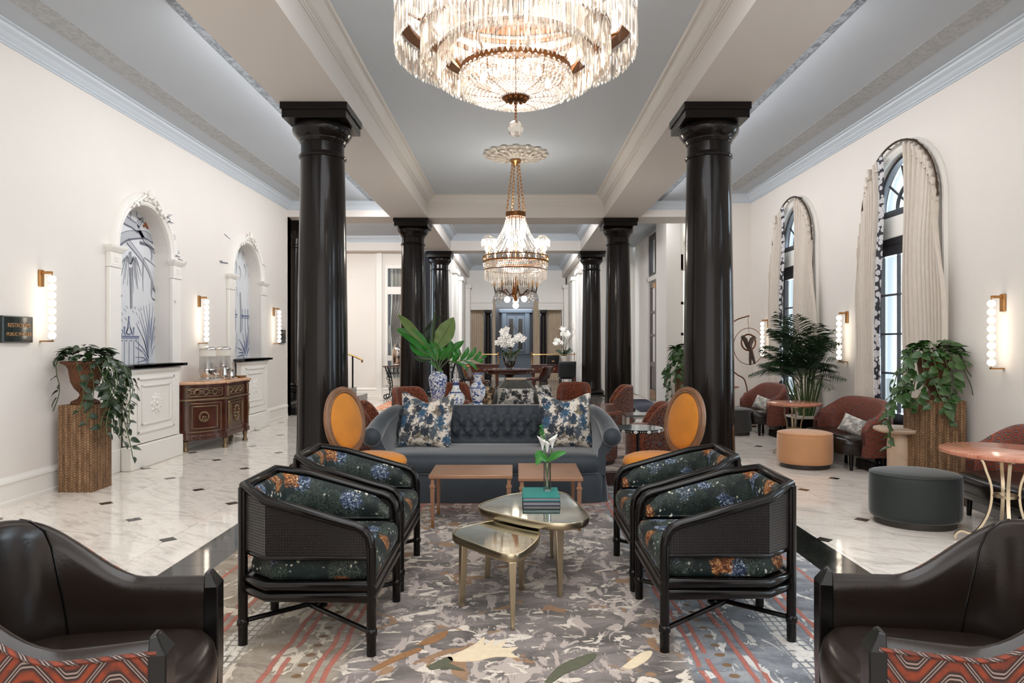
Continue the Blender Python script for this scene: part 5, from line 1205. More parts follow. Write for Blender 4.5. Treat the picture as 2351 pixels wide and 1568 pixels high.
for k in range(4):
    a = -PI / 2 + PI * k / 2; x, y = .44 * math.cos(a), .44 * math.sin(a)
    if k in (1, 3): x, y = .41 * math.cos(a), .41 * math.sin(a)
    MB().cyl((x, y, 2.8), (x, y, 3.02), .008).build('shade_stem', 'gold', t)
    sh = MB().lathe([(.02, 3.13), (.05, 3.12), (.085, 3.09), (.115, 3.05)], 18, (x, y, 0), cap=False).build('fringed_shade', 'crystal', t); mb = MB()
    pm = prism_mesh(.12, .014)
    for j in range(26): b = 2 * PI * j / 26; mb.add([(v.co.x + x + .115 * math.cos(b), v.co.y + y + .115 * math.sin(b), v.co.z + 3.06) for v in pm.vertices], [tuple(f.vertices) for f in pm.polygons])
    tag(mb.build('shade_fringe', 'crystal', sh, smooth=0), kind='stuff'); link('shade_bulb', me, 'bulb', sh, loc=(x, y, 2.97))
for k in range(8):
    a = PI * k / 4 + .1; ca, sa = math.cos(a), math.sin(a)
    o = MB().tube(crv([(.04 * ca, .04 * sa, 2.22), (.14 * ca, .14 * sa, 2.20), (.24 * ca, .24 * sa, 2.27), (.31 * ca, .31 * sa, 2.24), (.33 * ca, .33 * sa, 2.32)], 4), .011, 6).build('scroll_arm', 'dark_wood', t)
    MB().cyl((.33 * ca, .33 * sa, 2.32), (.33 * ca, .33 * sa, 2.40), .014).build('candle_tube', 'gold', o)
    mb = MB()
    for (q, z) in ((.33, 2.2), (.31, 2.15), (.26, 2.18), (.35, 2.12)): mb.lathe([(.002, .03), (.009, .0), (.014, -.025), (.002, -.05)], 6, (q * ca, q * sa, z))
    mb.build('crystal_drop', 'crystal', o, smooth=0)
MB().lathe([(.01, 2.5), (.03, 2.4), (.05, 2.3), (.07, 2.22), (.04, 2.16), (.02, 2.1)], 16).build('centre_column', 'bronze', t)
for (x, y, z) in ((-.13, -.1, 2.12), (.13, -.1, 2.13), (0, .14, 2.12), (0, -.05, 2.03)):
    MB().ball((x, y, z), .048, 14, 9).build('lit_globe', 'globe2', t)
for k in range(3): point('chandelier_lamp', (.3 * math.cos(k * 2.1), .3 * math.sin(k * 2.1), 2.9), 4.5, .07, WARM, t)
point('chandelier_lamp', (0, 0, 2.25), 3, .06, WARM, t); point('chandelier_lamp', (0, 0, 3.2), 20, .15, WARM, t)
# plaster medallion
t = thing('ceiling_medallion', 'carved cream plaster ceiling rose above the smaller chandelier', 'medallion', (0, 10.57, NC))
mb = MB().lathe([(.46, -.001), (.45, -.02), (.4, -.03), (.3, -.045), (.12, -.075), (.08, -.1), (.001, -.1)], 40)
mb.build('rose_disc', 'petal_pot', t)
mb = MB()
for k in range(16):
    a = 2 * PI * k / 16; ca, sa = math.cos(a), math.sin(a)
    mb.ball((.46 * ca, .46 * sa, -.02), .055, 8, 5, (1, 1, .5)); mb.ball((.36 * math.cos(a + .2), .36 * math.sin(a + .2), -.04), .05, 8, 5, (1, 1, .6)); mb.ball((.24 * ca, .24 * sa, -.06), .04, 8, 5, (1, 1, .7))
    mb.tube([(.15 * ca, .15 * sa, -.08), (.28 * math.cos(a + .12), .28 * math.sin(a + .12), -.07), (.4 * ca, .4 * sa, -.05), (.47 * math.cos(a + .1), .47 * math.sin(a + .1), -.03)], [.012, .02, .016, .008], 5)
mb.build('acanthus_relief', 'petal_pot', t)
# ---------------------------------------------------------------- furniture helpers
def grid(mb, P, UV=None, closed=False):
    n = len(P[0]); vs = [p for r in P for p in r]; fs, uvs = [], []
    for j in range(len(P) - 1):
        for i in range(n if closed else n - 1):
            i2 = (i + 1) % n; fs.append((j * n + i, j * n + i2, (j + 1) * n + i2, (j + 1) * n + i))
            if UV: uvs.append([UV[j][i], UV[j][i2], UV[j + 1][i2], UV[j + 1][i]])
    return mb.add(vs, fs, uvs if UV else None)
def upath(half, n=7):
    full = half + [(x, -y) for x, y in half[-2::-1]]
    P = [Vector(p[:2]) for p in crv([(x, y, 0) for x, y in full], n)]; S = [0]
    for a, b in zip(P, P[1:]): S.append(S[-1] + (b - a).length)
    N = []
    for i in range(len(P)):
        d = (P[min(i + 1, len(P) - 1)] - P[max(0, i - 1)]).normalized(); N.append(Vector((-d.y, d.x)) * -1.0)
    c = Vector((0.1, 0)); N = [n_ if n_.dot(p - c) > 0 else -n_ for n_, p in zip(N, P)]
    return P, N, S
def ushell(t, half, top, th, zin, zout, inner_mat, outer_mat, rim=0.05, lean=0.0, names=('inner_back', 'outer_back'), outer_uv=True):
    P, N, S = upath(half); T = [top(p, s / S[-1]) for p, s in zip(P, S)]
    def row(off, zf): return [(p.x + n.x * off, p.y + n.y * off, zf(i)) for i, (p, n) in enumerate(zip(P, N))]
    def uvr(r): return [(s, q[2]) for s, q in zip(S, r)]
    h = th / 2
    rows = [row(-h * 1.05 + lean * .5, lambda i: zin), row(-h * 1.25, lambda i: zin + (T[i] - zin) * .45), row(-h, lambda i: T[i] - .06), row(-h * .75, lambda i: T[i] - .022), row(-h * .3, lambda i: T[i] - .003), row(h * .3, lambda i: T[i] - .003), row(h * .78, lambda i: T[i] - .022), row(h, lambda i: T[i] - rim)]
    mb = MB(); grid(mb, rows, [uvr(r) for r in rows])
    ends = []
    for e in (0, -1): mb.add([r[e] for r in rows] + [(rows[-1][e][0], rows[-1][e][1], zin)], [tuple(range(len(rows) + 1))], [[(q[1], q[2]) for q in [r[e] for r in rows] + [(rows[-1][e][0], rows[-1][e][1], zin)]]])
    mb.build(names[0], inner_mat, t, smooth=60)
    rows2 = [row(h + .004, lambda i: T[i] - rim), row(h + .006, lambda i: (T[i] + zout) / 2), row(h, lambda i: zout), row(-h, lambda i: zout)]
    mb = MB(); grid(mb, rows2, [uvr(r) for r in rows2])
    for e in (0, -1): mb.add([rows2[0][e], rows2[2][e], rows2[3][e], (rows2[3][e][0], rows2[3][e][1], rows2[0][e][2])], [(0, 1, 2, 3)], [[(0, rows2[0][e][2]), (0, zout), (th, zout), (th, rows2[0][e][2])]])
    mb.build(names[1], outer_mat, t, smooth=60)
    return P, N, T, rows, rows2
def cushion_rings(outl, levels):
    return [[(x * s, y * s, z) for x, y in outl] for s, z in levels]
# ---------------------------------------------------------------- leather tub chairs in front
def tub_chair(name, label, loc, rz, prop):
    t = thing(name, label, 'chair', loc, rz, 'leather tub chairs with chevron backs')
    def top(p, s): return .637 + .245 * sm((.11 - p.x) / .42)
    half = [(.335, -.262), (.16, -.285), (-.04, -.295), (-.20, -.262), (-.29, -.15), (-.312, 0)]
    P, N, T, rows, rows2 = ushell(t, half, top, .06, .36, .17, 'leather', 'chevron', rim=.02)
    MB().tube([(q[0], q[1], q[2] - .004) for q in rows2[0]], .0075, 6).build('piping', 'chevron', t)
    for s in (.30, .70):
        L = [int((s + (.5 - s) * .35 * (k / 7 - .45) * 2) * (len(P) - 1)) for k in range(8)]; MB().tube([rows[k][i] for k, i in enumerate(L)], .004, 5).build('seam', 'black_wood', t)
    out = [(-.27, -.15), (-.16, -.228), (.0, -.245), (.22, -.235), (.33, -.225), (.385, -.13), (.40, 0)]; out = out + [(x, -y) for x, y in out[-2::-1]]
    out = [p[:2] for p in crv([(*p, 0) for p in out], 4)]
    MB().loft(cushion_rings(out, [(.9, .24), (.97, .27), (1.0, .34), (1.01, .40), (.985, .445), (.93, .47), (.8, .487), (.5, .497), (.05, .50)]), True, True, True).build('seat', 'leather', t, smooth=60)
    for s in (-1, 1):
        y0, y1 = s * .222, s * .302; a, b = min(y0, y1), max(y0, y1); f = b if s > 0 else a; g_ = a if s > 0 else b
        R4 = []
        for z, k in ((0.0, .55), (.33, 1), (.607, 1)):
            m = (a + b) / 2; w = (b - a) / 2 * k; R4.append([(.318, m - w, z), (.318, m + w, z), (.345 + .02 * k, m + w, z), (.345 + .02 * k, m - w, z)])
        m = (a + b) / 2; R4.append([(.318, m - .03, .655), (.318, m + .03, .655), (.335, m + .02, .655), (.335, m - .02, .655)])
        MB().loft(R4, True, True, True).build('front_leg', 'black_wood', t, smooth=20, bevel=.004)
        MB().tube([(-.2, s * .2, .26), (-.28, s * .23, 0)], [.022, .014], 8).build('rear_leg', 'black_wood', t)
    return t
tub_chair('tub_chair', 'dark leather tub chair with rust chevron back, cropped at the lower left corner', (-1.353, 2.08, 0), math.radians(9.4), None)
tub_chair('tub_chair', 'dark leather tub chair with rust chevron back, cropped at the lower right corner', (1.379, 2.097, 0), math.radians(180 - 10.2), None)
# ---------------------------------------------------------------- black cane chairs with floral velvet
def cane_chair():
    t = thing('cane_armchair', 'chair', 'chair', (0, 0, 0), 0, 'black cane armchairs in dark floral velvet')
    A = [(.325, -.33), (-.15, -.33), (-.298, -.212), (-.298, .212), (-.15, .33), (.325, .33)]
    topz = [None, .712, .757, .757, .712, None]
    rail = [(.335, -.33, .47), (.334, -.33, .50), (.325, -.33, .545), (.30, -.33, .578), (.26, -.33, .596), (.2, -.33, .612), (-.15, -.33, .712), (-.298, -.212, .757)]
    rail = rail + [(x, -y, z) for x, y, z in rail[::-1]]
    MB().tube(rail, .0215, 10).build('top_rail', 'black_wood', t, smooth=50)
    for s in (-1, 1):
        mb = MB().tube([(.335, s * .33, 0), (.335, s * .33, .50)], .0225, 12); mb.lathe([(.0225, .088), (.0275, .094), (.0275, .118), (.0225, .124)], 12, (.335, s * .33, 0), cap=False); mb.build('front_leg', 'black_wood', t)
        mb = MB().tube([(-.303, s * .215, 0), (-.303, s * .215, .75)], .0225, 12); mb.lathe([(.0225, .088), (.0275, .094), (.0275, .118), (.0225, .124)], 12, (-.303, s * .215, 0), cap=False); mb.build('rear_leg', 'black_wood', t)
        MB().tube([(.335, s * .33, .106), (-.303, -s * .215, .112)], .0125, 8).build('stretcher', 'black_wood', t)
    MB().ball((0.02, 0, .109), .02, 8, 6, (1.2, 1.2, .8)).build('stretcher_knot', 'black_wood', t)
    for z in (.318, .268): MB().tube([(x * 1.0 + (.01 if x > 0 else 0), y, z) for x, y in A], .0195, 10, True).build('seat_rail', 'black_wood', t, smooth=50)
    MB().tube([(x, y, .447) for x, y in A], .011, 8).build('lower_rail', 'black_wood', t, smooth=50)
    def panel(pts2, flat, name='cane_panel'):
        mb = MB(); d0 = Vector(pts2[0][:2])
        mb.add(pts2, [tuple(range(len(pts2)))], [[((Vector(p[:2]) - d0).length, p[2]) for p in pts2]]); mb.build(name, 'cane', t, smooth=0, solid=.008)
    for s in (-1, 1):
        side = [(-.15, s * .33, .445), (.325, s * .33, .445)] + [(x, s * .33, z) for x, _, z in rail[1:7]]; panel(side, 0)
        panel([(-.15, s * .33, .445), (-.298, s * .212, .445), (-.298, s * .212, .75), (-.15, s * .33, .705)], 0)
    panel([(-.298, -.212, .445), (-.298, .212, .445), (-.298, .212, .75), (-.298, -.212, .75)], 0)
    MB().prism([(x * .97, y * .97) for x, y in A], .27, .33).build('seat_deck', 'black_wood', t, smooth=0)
    # upholstered inner back, five panels
    def ins(o): return [(.30, -.33 + o), (-.15 + o * .4, -.33 + o), (-.298 + o, -.212 + o * .45), (-.298 + o, .212 - o * .45), (-.15 + o * .4, .33 - o), (.30, .33 - o)]
    zt = [.575, .695, .738, .738, .695, .575]; O, I = ins(.016), ins(.062); zb = .475
    mb = MB()
    def dens(L, zs):
        out = []
        for i in range(5):
            for k in range(6):
                u = k / 6; z = zs[i] + (zs[i + 1] - zs[i]) * u
                if i in (0, 4): 
                    v = 1 - u if i == 0 else u; z -= .05 * max(0, (v - .75) / .25) ** 2
                out.append((L[i][0] + (L[i + 1][0] - L[i][0]) * u, L[i][1] + (L[i + 1][1] - L[i][1]) * u, z))
        return out + [(L[5][0], L[5][1], zs[5] - .05)]
    o1 = dens(O, zt); i1 = dens(I, [z - .02 for z in zt])
    rows = [[(x, y, zb) for x, y, z in o1], o1, [((a[0] + b[0]) / 2, (a[1] + b[1]) / 2, a[2] + .004) for a, b in zip(o1, i1)], i1, [(x * .97 + .0, y * .965, (z + zb) / 2) for x, y, z in i1], [(x, y, zb) for x, y, z in i1]]
    grid(mb, rows + [rows[0]])
    for e in (0, -1): mb.add([r[e] for r in rows], [tuple(range(len(rows)))])
    mb.build('upholstered_back', 'floral', t, smooth=50)
    MB().tube([(x + .0, y * .995, zb + .006) for x, y, z in i1], .006, 5).build('back_piping', 'floral', t)
    seat = [(.335, -.285), (.335, .285), (-.135, .292), (-.265, .185), (-.265, -.185), (-.135, -.292)]
    MB().loft([[(x * s if x < 0 else x * sx_, y * s, z) for x, y in seat] for s, sx_, z in ((.99, .97, .332), (1.03, 1.03, .345), (1.03, 1.05, .385), (.99, 1.05, .42), (.95, 1.01, .452), (.8, .88, .472), (.3, .35, .482))], True, True, True).build('seat_cushion', 'floral', t, smooth=70, bevel=.02, seg=3)
    return t
c0 = cane_chair()
spots = [(-1.0, 3.475, 0, 'floral black cane armchair nearest on the left, closest to the small brass table'), (-1.005, 4.295, 0, 'floral black cane armchair behind the nearest left one, before the left mustard chair'),
         (1.03, 3.515, PI, 'floral black cane armchair nearest on the right, turquoise showing in its seat cushion'), (1.02, 4.295, PI, 'floral black cane armchair behind the nearest right one, before the right mustard chair')]
for i, (x, y, rz, lab) in enumerate(spots):
    o = c0 if i == 0 else dup(c0); o.location = (x, y, 0.012); o.rotation_euler = (0, 0, rz); o['label'] = lab
# ---------------------------------------------------------------- mirrored brass tables
def rounded(pts, rad, n=7):
    out = []; m = len(pts)
    for i in range(m):
        p, a, b = Vector(pts[i]), Vector(pts[i - 1]), Vector(pts[(i + 1) % m]); r = rad[i] if isinstance(rad, (list, tuple)) else rad
        u = (a - p).normalized() * min(r, (a - p).length * .48); v = (b - p).normalized() * min(r, (b - p).length * .48)
        for k in range(n + 1):
            s = k / n; q = (p + u) * (1 - s) ** 2 + p * 2 * s * (1 - s) + (p + v) * s * s; out.append((q.x, q.y))
    return out
def brass_table(name, label, loc, pts, rad, h, legs):
    t = thing(name, label, 'table', loc, 0, 'rounded triangular brass tables'); mx_, my_ = sum(p[0] for p in pts) / len(pts), sum(p[1] for p in pts) / len(pts); o = rounded([(mx_ + (x - mx_) * .965, my_ + (y - my_) * .965) for x, y in pts], rad)
    cx = sum(p[0] for p in o) / len(o); cy = sum(p[1] for p in o) / len(o)
    def sc(k): return [(cx + (x - cx) * k, cy + (y - cy) * k) for x, y in o]
    def off(d):
        r = []
        for i, p in enumerate(o):
            dd = (Vector(o[(i + 1) % len(o)]) - Vector(o[i - 1])).normalized(); nn = Vector((dd.y, -dd.x)); nn = nn if nn.dot(Vector(p) - Vector((cx, cy))) > 0 else -nn; r.append((p[0] + nn.x * d, p[1] + nn.y * d))
        return r
    rings = [[(x, y, z) for x, y in off(d)] for d, z in ((-.03, h - .043), (-.004, h - .042), (.0, h - .036), (0, h - .006), (-.003, h), (-.010, h), (-.0115, h - .004))]
    MB().loft(rings, True, True, False).build('brass_rim', 'brass', t, smooth=35)
    MB().prism(off(-.0112), h - .02, h - .003).build('mirror_top', 'mirror', t, smooth=0)
    for (x, y, w) in legs:
        d = Vector((x - cx, y - cy)).normalized(); e = Vector((-d.y, d.x)); R4 = []
        for z, k in ((0, .45), (h - .042, 1)):
            a = w * k; b = .012 + .006 * k; bx, by = x - d.x * (.012 if z else 0), y - d.y * (.012 if z else 0)
            R4.append([(bx + e.x * s1 * a + d.x * s2 * b, by + e.y * s1 * a + d.y * s2 * b, z) for s1, s2 in ((-1, -1), (1, -1), (1, 1), (-1, 1))])
        MB().loft(R4, True, True, True).build('leg', 'brass', t, smooth=20, bevel=.003)
    return t
brass_table('brass_table', 'taller rounded brass table with mirror top holding teal books', (0, 0, .012), [(-.30, 4.22), (-.02, 4.66), (.34, 4.72), (.47, 3.90), (.20, 3.76)], [.16, .22, .16, .2, .3], .428, [(-.175, 4.19, .024), (.25, 3.87, .024), (.245, 4.56, .02)])
brass_table('brass_table', 'smaller lower rounded brass table with mirror top in the middle of the rug', (0, 0, .012), [(-.42, 3.83), (-.16, 4.12), (.10, 4.16), (.17, 3.76), (-.0, 3.33)], [.16, .2, .18, .22, .17], .38, [(-.297, 3.735, .026), (-.015, 3.43, .02), (.035, 3.985, .02)])
# books, vase and lilies on the taller table
TZ = .012 + .4255
def book(label, x, y, z, w, d, h, rz, cover, page='paper', grp='books stacked on the brass table'):
    t = thing('book', label, 'book', (x, y, z), rz, grp)
    MB().box(-w / 2, w / 2, -d / 2, d / 2, 0, .004).build('back_cover', cover, t); MB().box(-w / 2, w / 2, -d / 2, d / 2, h - .004, h).build('front_cover', cover, t)
    MB().box(-w / 2 + .006, w / 2 - .003, -d / 2 + .006, d / 2 - .006, .004, h - .004).build('pages', page, t); MB().box(w / 2 - .003, w / 2, -d / 2, d / 2, .004, h - .004).build('spine', cover, t)
book('navy covered book at the bottom of the stack under the teal book', .16, 4.40, TZ, .236, .30, .027, 0, 'book_navy', 'page_grey')
book('teal covered book on top of the stack, under the flower vase', .16, 4.405, TZ + .0275, .232, .30, .024, 0, 'book_teal', 'page_grey')
vz = TZ + .052
t = thing('bud_vase', 'slim clear glass cylinder vase on the teal book', 'vase', (.205, 4.44, vz)); MB().lathe([(.0245, 0), (.0245, .186), (.0225, .186), (.0225, .012), (.001, .012)], 20).build('glass_cylinder', 'glass', t)
MB().lathe([(.001, .0125), (.0215, .0125), (.0215, .075), (.001, .075)], 16).build('water', 'glass', t)
t = thing('calla_lilies', 'white calla lilies with green leaves in the slim glass vase', 'flower', (.205, 4.44, vz + .013))
for k, (dx, dy, h) in enumerate(((-.03, .0, .25), (.032, -.005, .262), (.0, .01, .235))):
    MB().tube(crv([(dx * -.3, dy, 0.0), (dx * .2, dy, .12), (dx, dy, h)], 5), .0042, 6).build('stem', 'stem', t)
    rings = []
    for j in range(7):
        u = j / 6; r = .004 + .026 * u ** 1.8; rings.append([(dx + r * math.cos(a) + (.006 if dx > 0 else -.006) * u * u, dy + r * math.sin(a), h + .075 * u + (.02 * math.cos(a - (0 if dx > 0 else PI)) * u * u)) for a in [2 * PI * i / 12 for i in range(12)]])
    MB().loft(rings, True).build('calla_bloom', 'petal', t, smooth=80, solid=.0015); MB().cyl((dx, dy, h + .02), (dx, dy, h + .06), .004).build('spadix', 'yellow', t)
def blade(name, P, w, mat, parent, fold=.25, n=4, wave=0.0):
    """broad leaf along a 3d curve with a folded midrib"""
    P = [Vector(p) for p in crv(P, 6)]; N_ = len(P); rows = []
    up = Vector((0, -1, .3)).normalized()
    for i, p in enumerate(P):
        d = (P[min(i + 1, N_ - 1)] - P[max(i - 1, 0)]).normalized(); sd = d.cross(up).normalized(); nn = sd.cross(d); u = i / (N_ - 1)
        ww = w * (math.sin(PI * min(1, u * .97 + .03)) ** .75) * (1.0 if u < .5 else 1 - .15 * (u - .5))
        rows.append([tuple(p + sd * ww * k / n + nn * (fold * ww * abs(k) / n + wave * ww * math.sin(u * 22) * abs(k) / n)) for k in range(-n, n + 1)])
    return grid(MB(), rows).build(name, mat, parent, smooth=80)
for (a, b, c, w) in (((0, 0, .18), (-.04, -.01, .21), (-.075, -.02, .155), .026), ((0, 0, .18), (.06, -.02, .225), (.125, -.03, .245), .022), ((0, .01, .18), (-.05, .0, .23), (-.08, .0, .2), .02)): blade('leaf', [a, b, c], w, 'leaf_bright', t)
mb = MB(); rn = random.Random(2)
mb.tube(crv([(-.005, .01, 0.1), (-.02, .01, .3), (-.04, .012, .41)], 4), .0025, 5)
for k in range(60):
    u = rn.uniform(.62, 1); z = .1 + .31 * u; x = -.005 - .035 * u; a = rn.uniform(0, 6.28); L = .03 * (1.15 - u) + .008; mb.tube([(x, .01, z), (x + L * math.cos(a), .01 + L * math.sin(a), z + L * .6)], .0022, 4)
mb.build('feathery_sprig', 'leaf_bright', t)
# ---------------------------------------------------------------- two copper-toned side tables in front of the sofa
def low_table(label, x0, x1, y0, y1, h):
    cx, cy = (x0 + x1) / 2, (y0 + y1) / 2; a, b = (x1 - x0) / 2, (y1 - y0) / 2; t = thing('side_table', label, 'table', (cx, cy, .012), 0, 'copper-toned tables before the sofa')
    MB().box(-a, a, -b, b, h - .028, h).build('table_top', 'copper_wood', t, bevel=.004); MB().box(-a + .012, a - .012, -b + .012, b - .012, h - .001, h + .001).build('inset_panel', 'copper_wood', t)
    for sx in (-1, 1):
        for sy in (-1, 1):
            lx, ly = sx * (a - .028), sy * (b - .028); mb = MB()
            mb.loft([[(lx + i * w, ly + j * w, z) for i, j in ((-1, -1), (1, -1), (1, 1), (-1, 1))] for z, w in ((0, .009), (.06, .0105), (.062, .012), (.315, .017), (.317, .022), (.333, .022), (.337, .014), (.375, .0125), (h - .028, .018))], True, True, True)
            lg = mb.build('leg', 'copper_wood', t, smooth=20); MB().loft([[(lx + i * w, ly + j * w, z) for i, j in ((-1, -1), (1, -1), (1, 1), (-1, 1))] for z, w in ((.001, .0105), (.058, .0118))], True, True, True).build('brass_sabot', 'gold', lg)
            mb = MB()
            for k in (-1, 0, 1):
                mb.box(lx + k * .007 - .0018, lx + k * .007 + .0018, ly - .0178, ly - .015, .075, .305)
            mb.build('fluting', 'copper_wood', lg)
    return t
low_table('copper-toned rectangular table before the left half of the sofa', -.675, -.025, 5.285, 5.75, .415); low_table('copper-toned rectangular table behind the glass vase', .02, .515, 5.21, 5.85, .41)
# ---------------------------------------------------------------- tufted sofa
SX, SY = -.215, 6.16
t = thing('tufted_sofa', 'slate blue velvet sofa with tufted back and scroll arms', 'sofa', (SX, SY, .012))
def bow(w, d0, n=10): return [(-w, d0)] + [(w * (2 * k / n - 1), d0 - .045 * math.cos((k / n - .5) * PI)) for k in range(n + 1)] + [(w, d0)]
def sofa_out(w, d, r): return rounded([(-w, d), (-w, .02), (-w + .18, -.025), (w - .18, -.025), (w, .02), (w, d)], [.03, .14, .2, .2, .14, .03], 6)
sk = sofa_out(1.03, .95, 0)
def flare(z, o): 
    c = (0, .45); return [(c[0] + (x - c[0]) * (1 + o), c[1] + (y - c[1]) * (1 + o), z) for x, y in sk]
MB().loft([flare(.26, -.012), flare(.245, -.004), flare(.1, .002), flare(.004, .01)], True, True, True).build('skirt', 'blue_velvet', t, smooth=40)
for s in (-1, 1):
    R4 = []
    for z, k in ((.262, .3), (.15, .8), (.002, 1.25)): R4.append([(s * 1.032 + .03 * k * math.cos(a) * (1 if s > 0 else -1) - s * .01, .075 + .04 * k * math.sin(a), z) for a in [2 * PI * i / 8 for i in range(8)]])
    MB().loft(R4, True, True, True).build('kick_pleat', 'blue_velvet', t, smooth=60)
so = sofa_out(1.0, .80, 0)
MB().loft([[(x * k, .42 + (y - .42) * k2, z) for x, y in so] for k, k2, z in ((.985, .975, .255), (1.0, 1.0, .275), (1.012, 1.03, .32), (1.01, 1.025, .365), (.99, .99, .40), (.95, .93, .42), (.8, .72, .432), (.3, .3, .438))], True, True, True).build('seat', 'blue_velvet', t, smooth=70)
MB().tube([(x * 1.003, .42 + (y - .42) * 1.006, .26) for x, y in so], .006, 6, True).build('seat_piping', 'blue_velvet', t)
for x in (-.76, .80): MB().tube([(x, -.036, .30), (x, -.03, .365), (x, -.0, .405), (x, .08, .424), (x, .5, .437)], .0018, 4).build('seat_seam', 'dark_velvet', t)
# tufted back surface
PX, PZ = .135, .088; BZ0 = .40; Wd = 1.02
bp = []
for r, z in enumerate((.50, .595, .685)):
    for k in range(-8, 9):
        x = (k + (.5 if r % 2 else 0)) * PX
        if abs(x) < Wd - .05: bp.append((x, z, r))
def tuft(x, z):
    m = 9; d = 0.0
    for bx, bz_, r in bp:
        q = math.hypot((x - bx) / PX, (z - bz_) / .09)
        if q < 1.2: d = max(d, math.exp(-(q / .26) ** 2) * .042)
        # diamond pleats
        if z < .70:
            for sx in (-.5, .5):
                tx, tz = bx + sx * PX, bz_ + .0925; L = math.hypot(tx - bx, tz - bz_); u = ((x - bx) * (tx - bx) + (z - bz_) * (tz - bz_)) / L / L
                if 0 <= u <= 1:
                    e = abs((x - bx) * (tz - bz_) - (z - bz_) * (tx - bx)) / L
                    if r < 2: d = max(d,   .026 * math.exp(-(e / .011) ** 2))
        if r == 2 and z >= bz_: d = max(d, .02 * math.exp(-((x - bx) / .011) ** 2) * (1 - .5 * sm((z - bz_) / .12)))
    return d
rows, UVs = [], []
nz, nx = 58, 300
for j in range(nz + 1):
    v = j / nz; row = []
    for i in range(nx + 1):
        x = -Wd + 2 * Wd * i / nx; zt = .805 - .03 * sm((abs(x) - .72) / .3); side = sm((abs(x) - .68) / .34)
        if v < .72:
            z = BZ0 + (zt - .045 - BZ0) * v / .72; y = .70 + .085 * (z - BZ0) / .4 - .02 * math.sin((z - BZ0) / .36 * PI); y -= .16 * side ** 1.5; d = tuft(x, z); row.append((x, y + d, z))
        else:
            q = (v - .72) / .28 * PI * 1.15; y0 = .785 - .16 * side ** 1.5; d = tuft(x, .76) * max(0, 1 - (v - .72) * 5)
            row.append((x, y0 + .055 - .055 * math.cos(q) + d, zt - .045 + .047 * math.sin(q)))
    rows.append(row)
for i in (0,): pass
grid(MB(), rows).build('tufted_back', 'blue_velvet', t, smooth=80)
mb = MB().prism([(-1.0, .76), (1.0, .76), (1.0, .98), (-1.0, .98)], .02, .74); mb.build('back_frame', 'blue_velvet', t, smooth=40, bevel=.05, seg=4)
bme = MB().ball((0, 0, 0), .009, 8, 5, (1, .6, 1)).mesh('button')
for bx, bz_, r in bp:
    z = bz_; sd = sm((abs(bx) - .68) / .34); y = .70 + .085 * (z - BZ0) / .4 - .02 * math.sin((z - BZ0) / .36 * PI) - .16 * sd ** 1.5 + tuft(bx, bz_) - .004
    link('button', bme, 'blue_velvet', t, loc=(bx, y, z))
for s in (-1, 1):
    A = crv([(s * .99, .80, .755), (s * 1.02, .60, .745), (s * 1.065, .38, .69), (s * 1.085, .2, .63), (s * 1.09, .08, .595), (s * 1.09, .03, .587)], 5)
    rad = [.06 + .028 * sm(i / (len(A) - 1) * 1.2) for i in range(len(A))]
    mb = MB().tube(A, rad, 18); e = A[-1]; mb.ball((e[0], e[1] + .0, e[2]), rad[-1] * 1.0, 18, 10, (1.0, .85, 1.0)); mb.build('arm_roll', 'blue_velvet', t, smooth=70)
    rows = []
    for i, p in enumerate(A):
        r = rad[i]; zi = p[2]; y = p[1]
        rows.append([(p[0] - s * r * .8, y, zi + r * .2), (p[0] - s * (r * 1.05), y, zi - r * .6), (s * .965, y, (zi + .4) / 2 - .02), (s * .955, y, .38), (s * .955, y, .24), (s * 1.03, y, .24), (s * 1.035, y, .42), (p[0] + s * r * .35, y, zi - r * .7)])
    MB().loft(rows, True, True, True).build('arm', 'blue_velvet', t, smooth=60)
    mb = MB()
    for k in range(9): a = -PI * .15 + k * .25; mb.tube([(e[0] + .01 * math.cos(a), e[1] - rad[-1] * .53, e[2] + .01 * math.sin(a)), (e[0] + .06 * math.cos(a), e[1] - rad[-1] * .42, e[2] + .06 * math.sin(a)), (e[0] + .086 * math.cos(a), e[1] - rad[-1] * .1, e[2] + .086 * math.sin(a))], .0025, 4)
    mb.build('arm_pleats', 'blue_velvet', t)
def pillow(name, label, loc, w, h, th, mat, rx=0.25, rz=0.0, ry=0.0, grp='scatter cushions', chop=0.0):
    rows = [];n = 22; back = []
    for side in (1, -1):
        rr = []
        for j in range(n + 1):
            v = 2 * j / n - 1; row = []
            for i in range(n + 1):
                u = 2 * i / n - 1; ex = (1 - abs(u) ** 2.4) * (1 - abs(v) ** 2.4); pin = 1 - .09 * (1 - abs(v) ** 2) * abs(u) ** 3; pin2 = 1 - .09 * (1 - abs(u) ** 2) * abs(v) ** 3
                z = v * h / 2 * pin2; 
                if chop and v > 0: z -= chop * h * (1 - min(1, abs(u) / .8)) ** 1.0 * v ** 2
                row.append((u * w / 2 * pin, -side * th / 2 * max(0, ex) ** .55, z))
            rr.append(row)
        rows.append(rr)
    mb = MB(); grid(mb, rows[0]); grid(mb, [r[::-1] for r in rows[1]])
    o = mb.build(name, mat, None, smooth=80); o.location = loc; o.rotation_euler = (-rx, ry, rz)
    return tag(o, label, 'cushion', grp)
pillow('cushion', 'large blue leaf print cushion at the left end of the tufted sofa', (-.875, 6.66, .70), .55, .55, .17, 'leaf_cloth', .26, -.12, .04, chop=.16); pillow('cushion', 'large blue leaf print cushion at the right end of the tufted sofa', (.485, 6.66, .70), .55, .55, .17, 'leaf_cloth', .26, .2, .03, chop=.14)
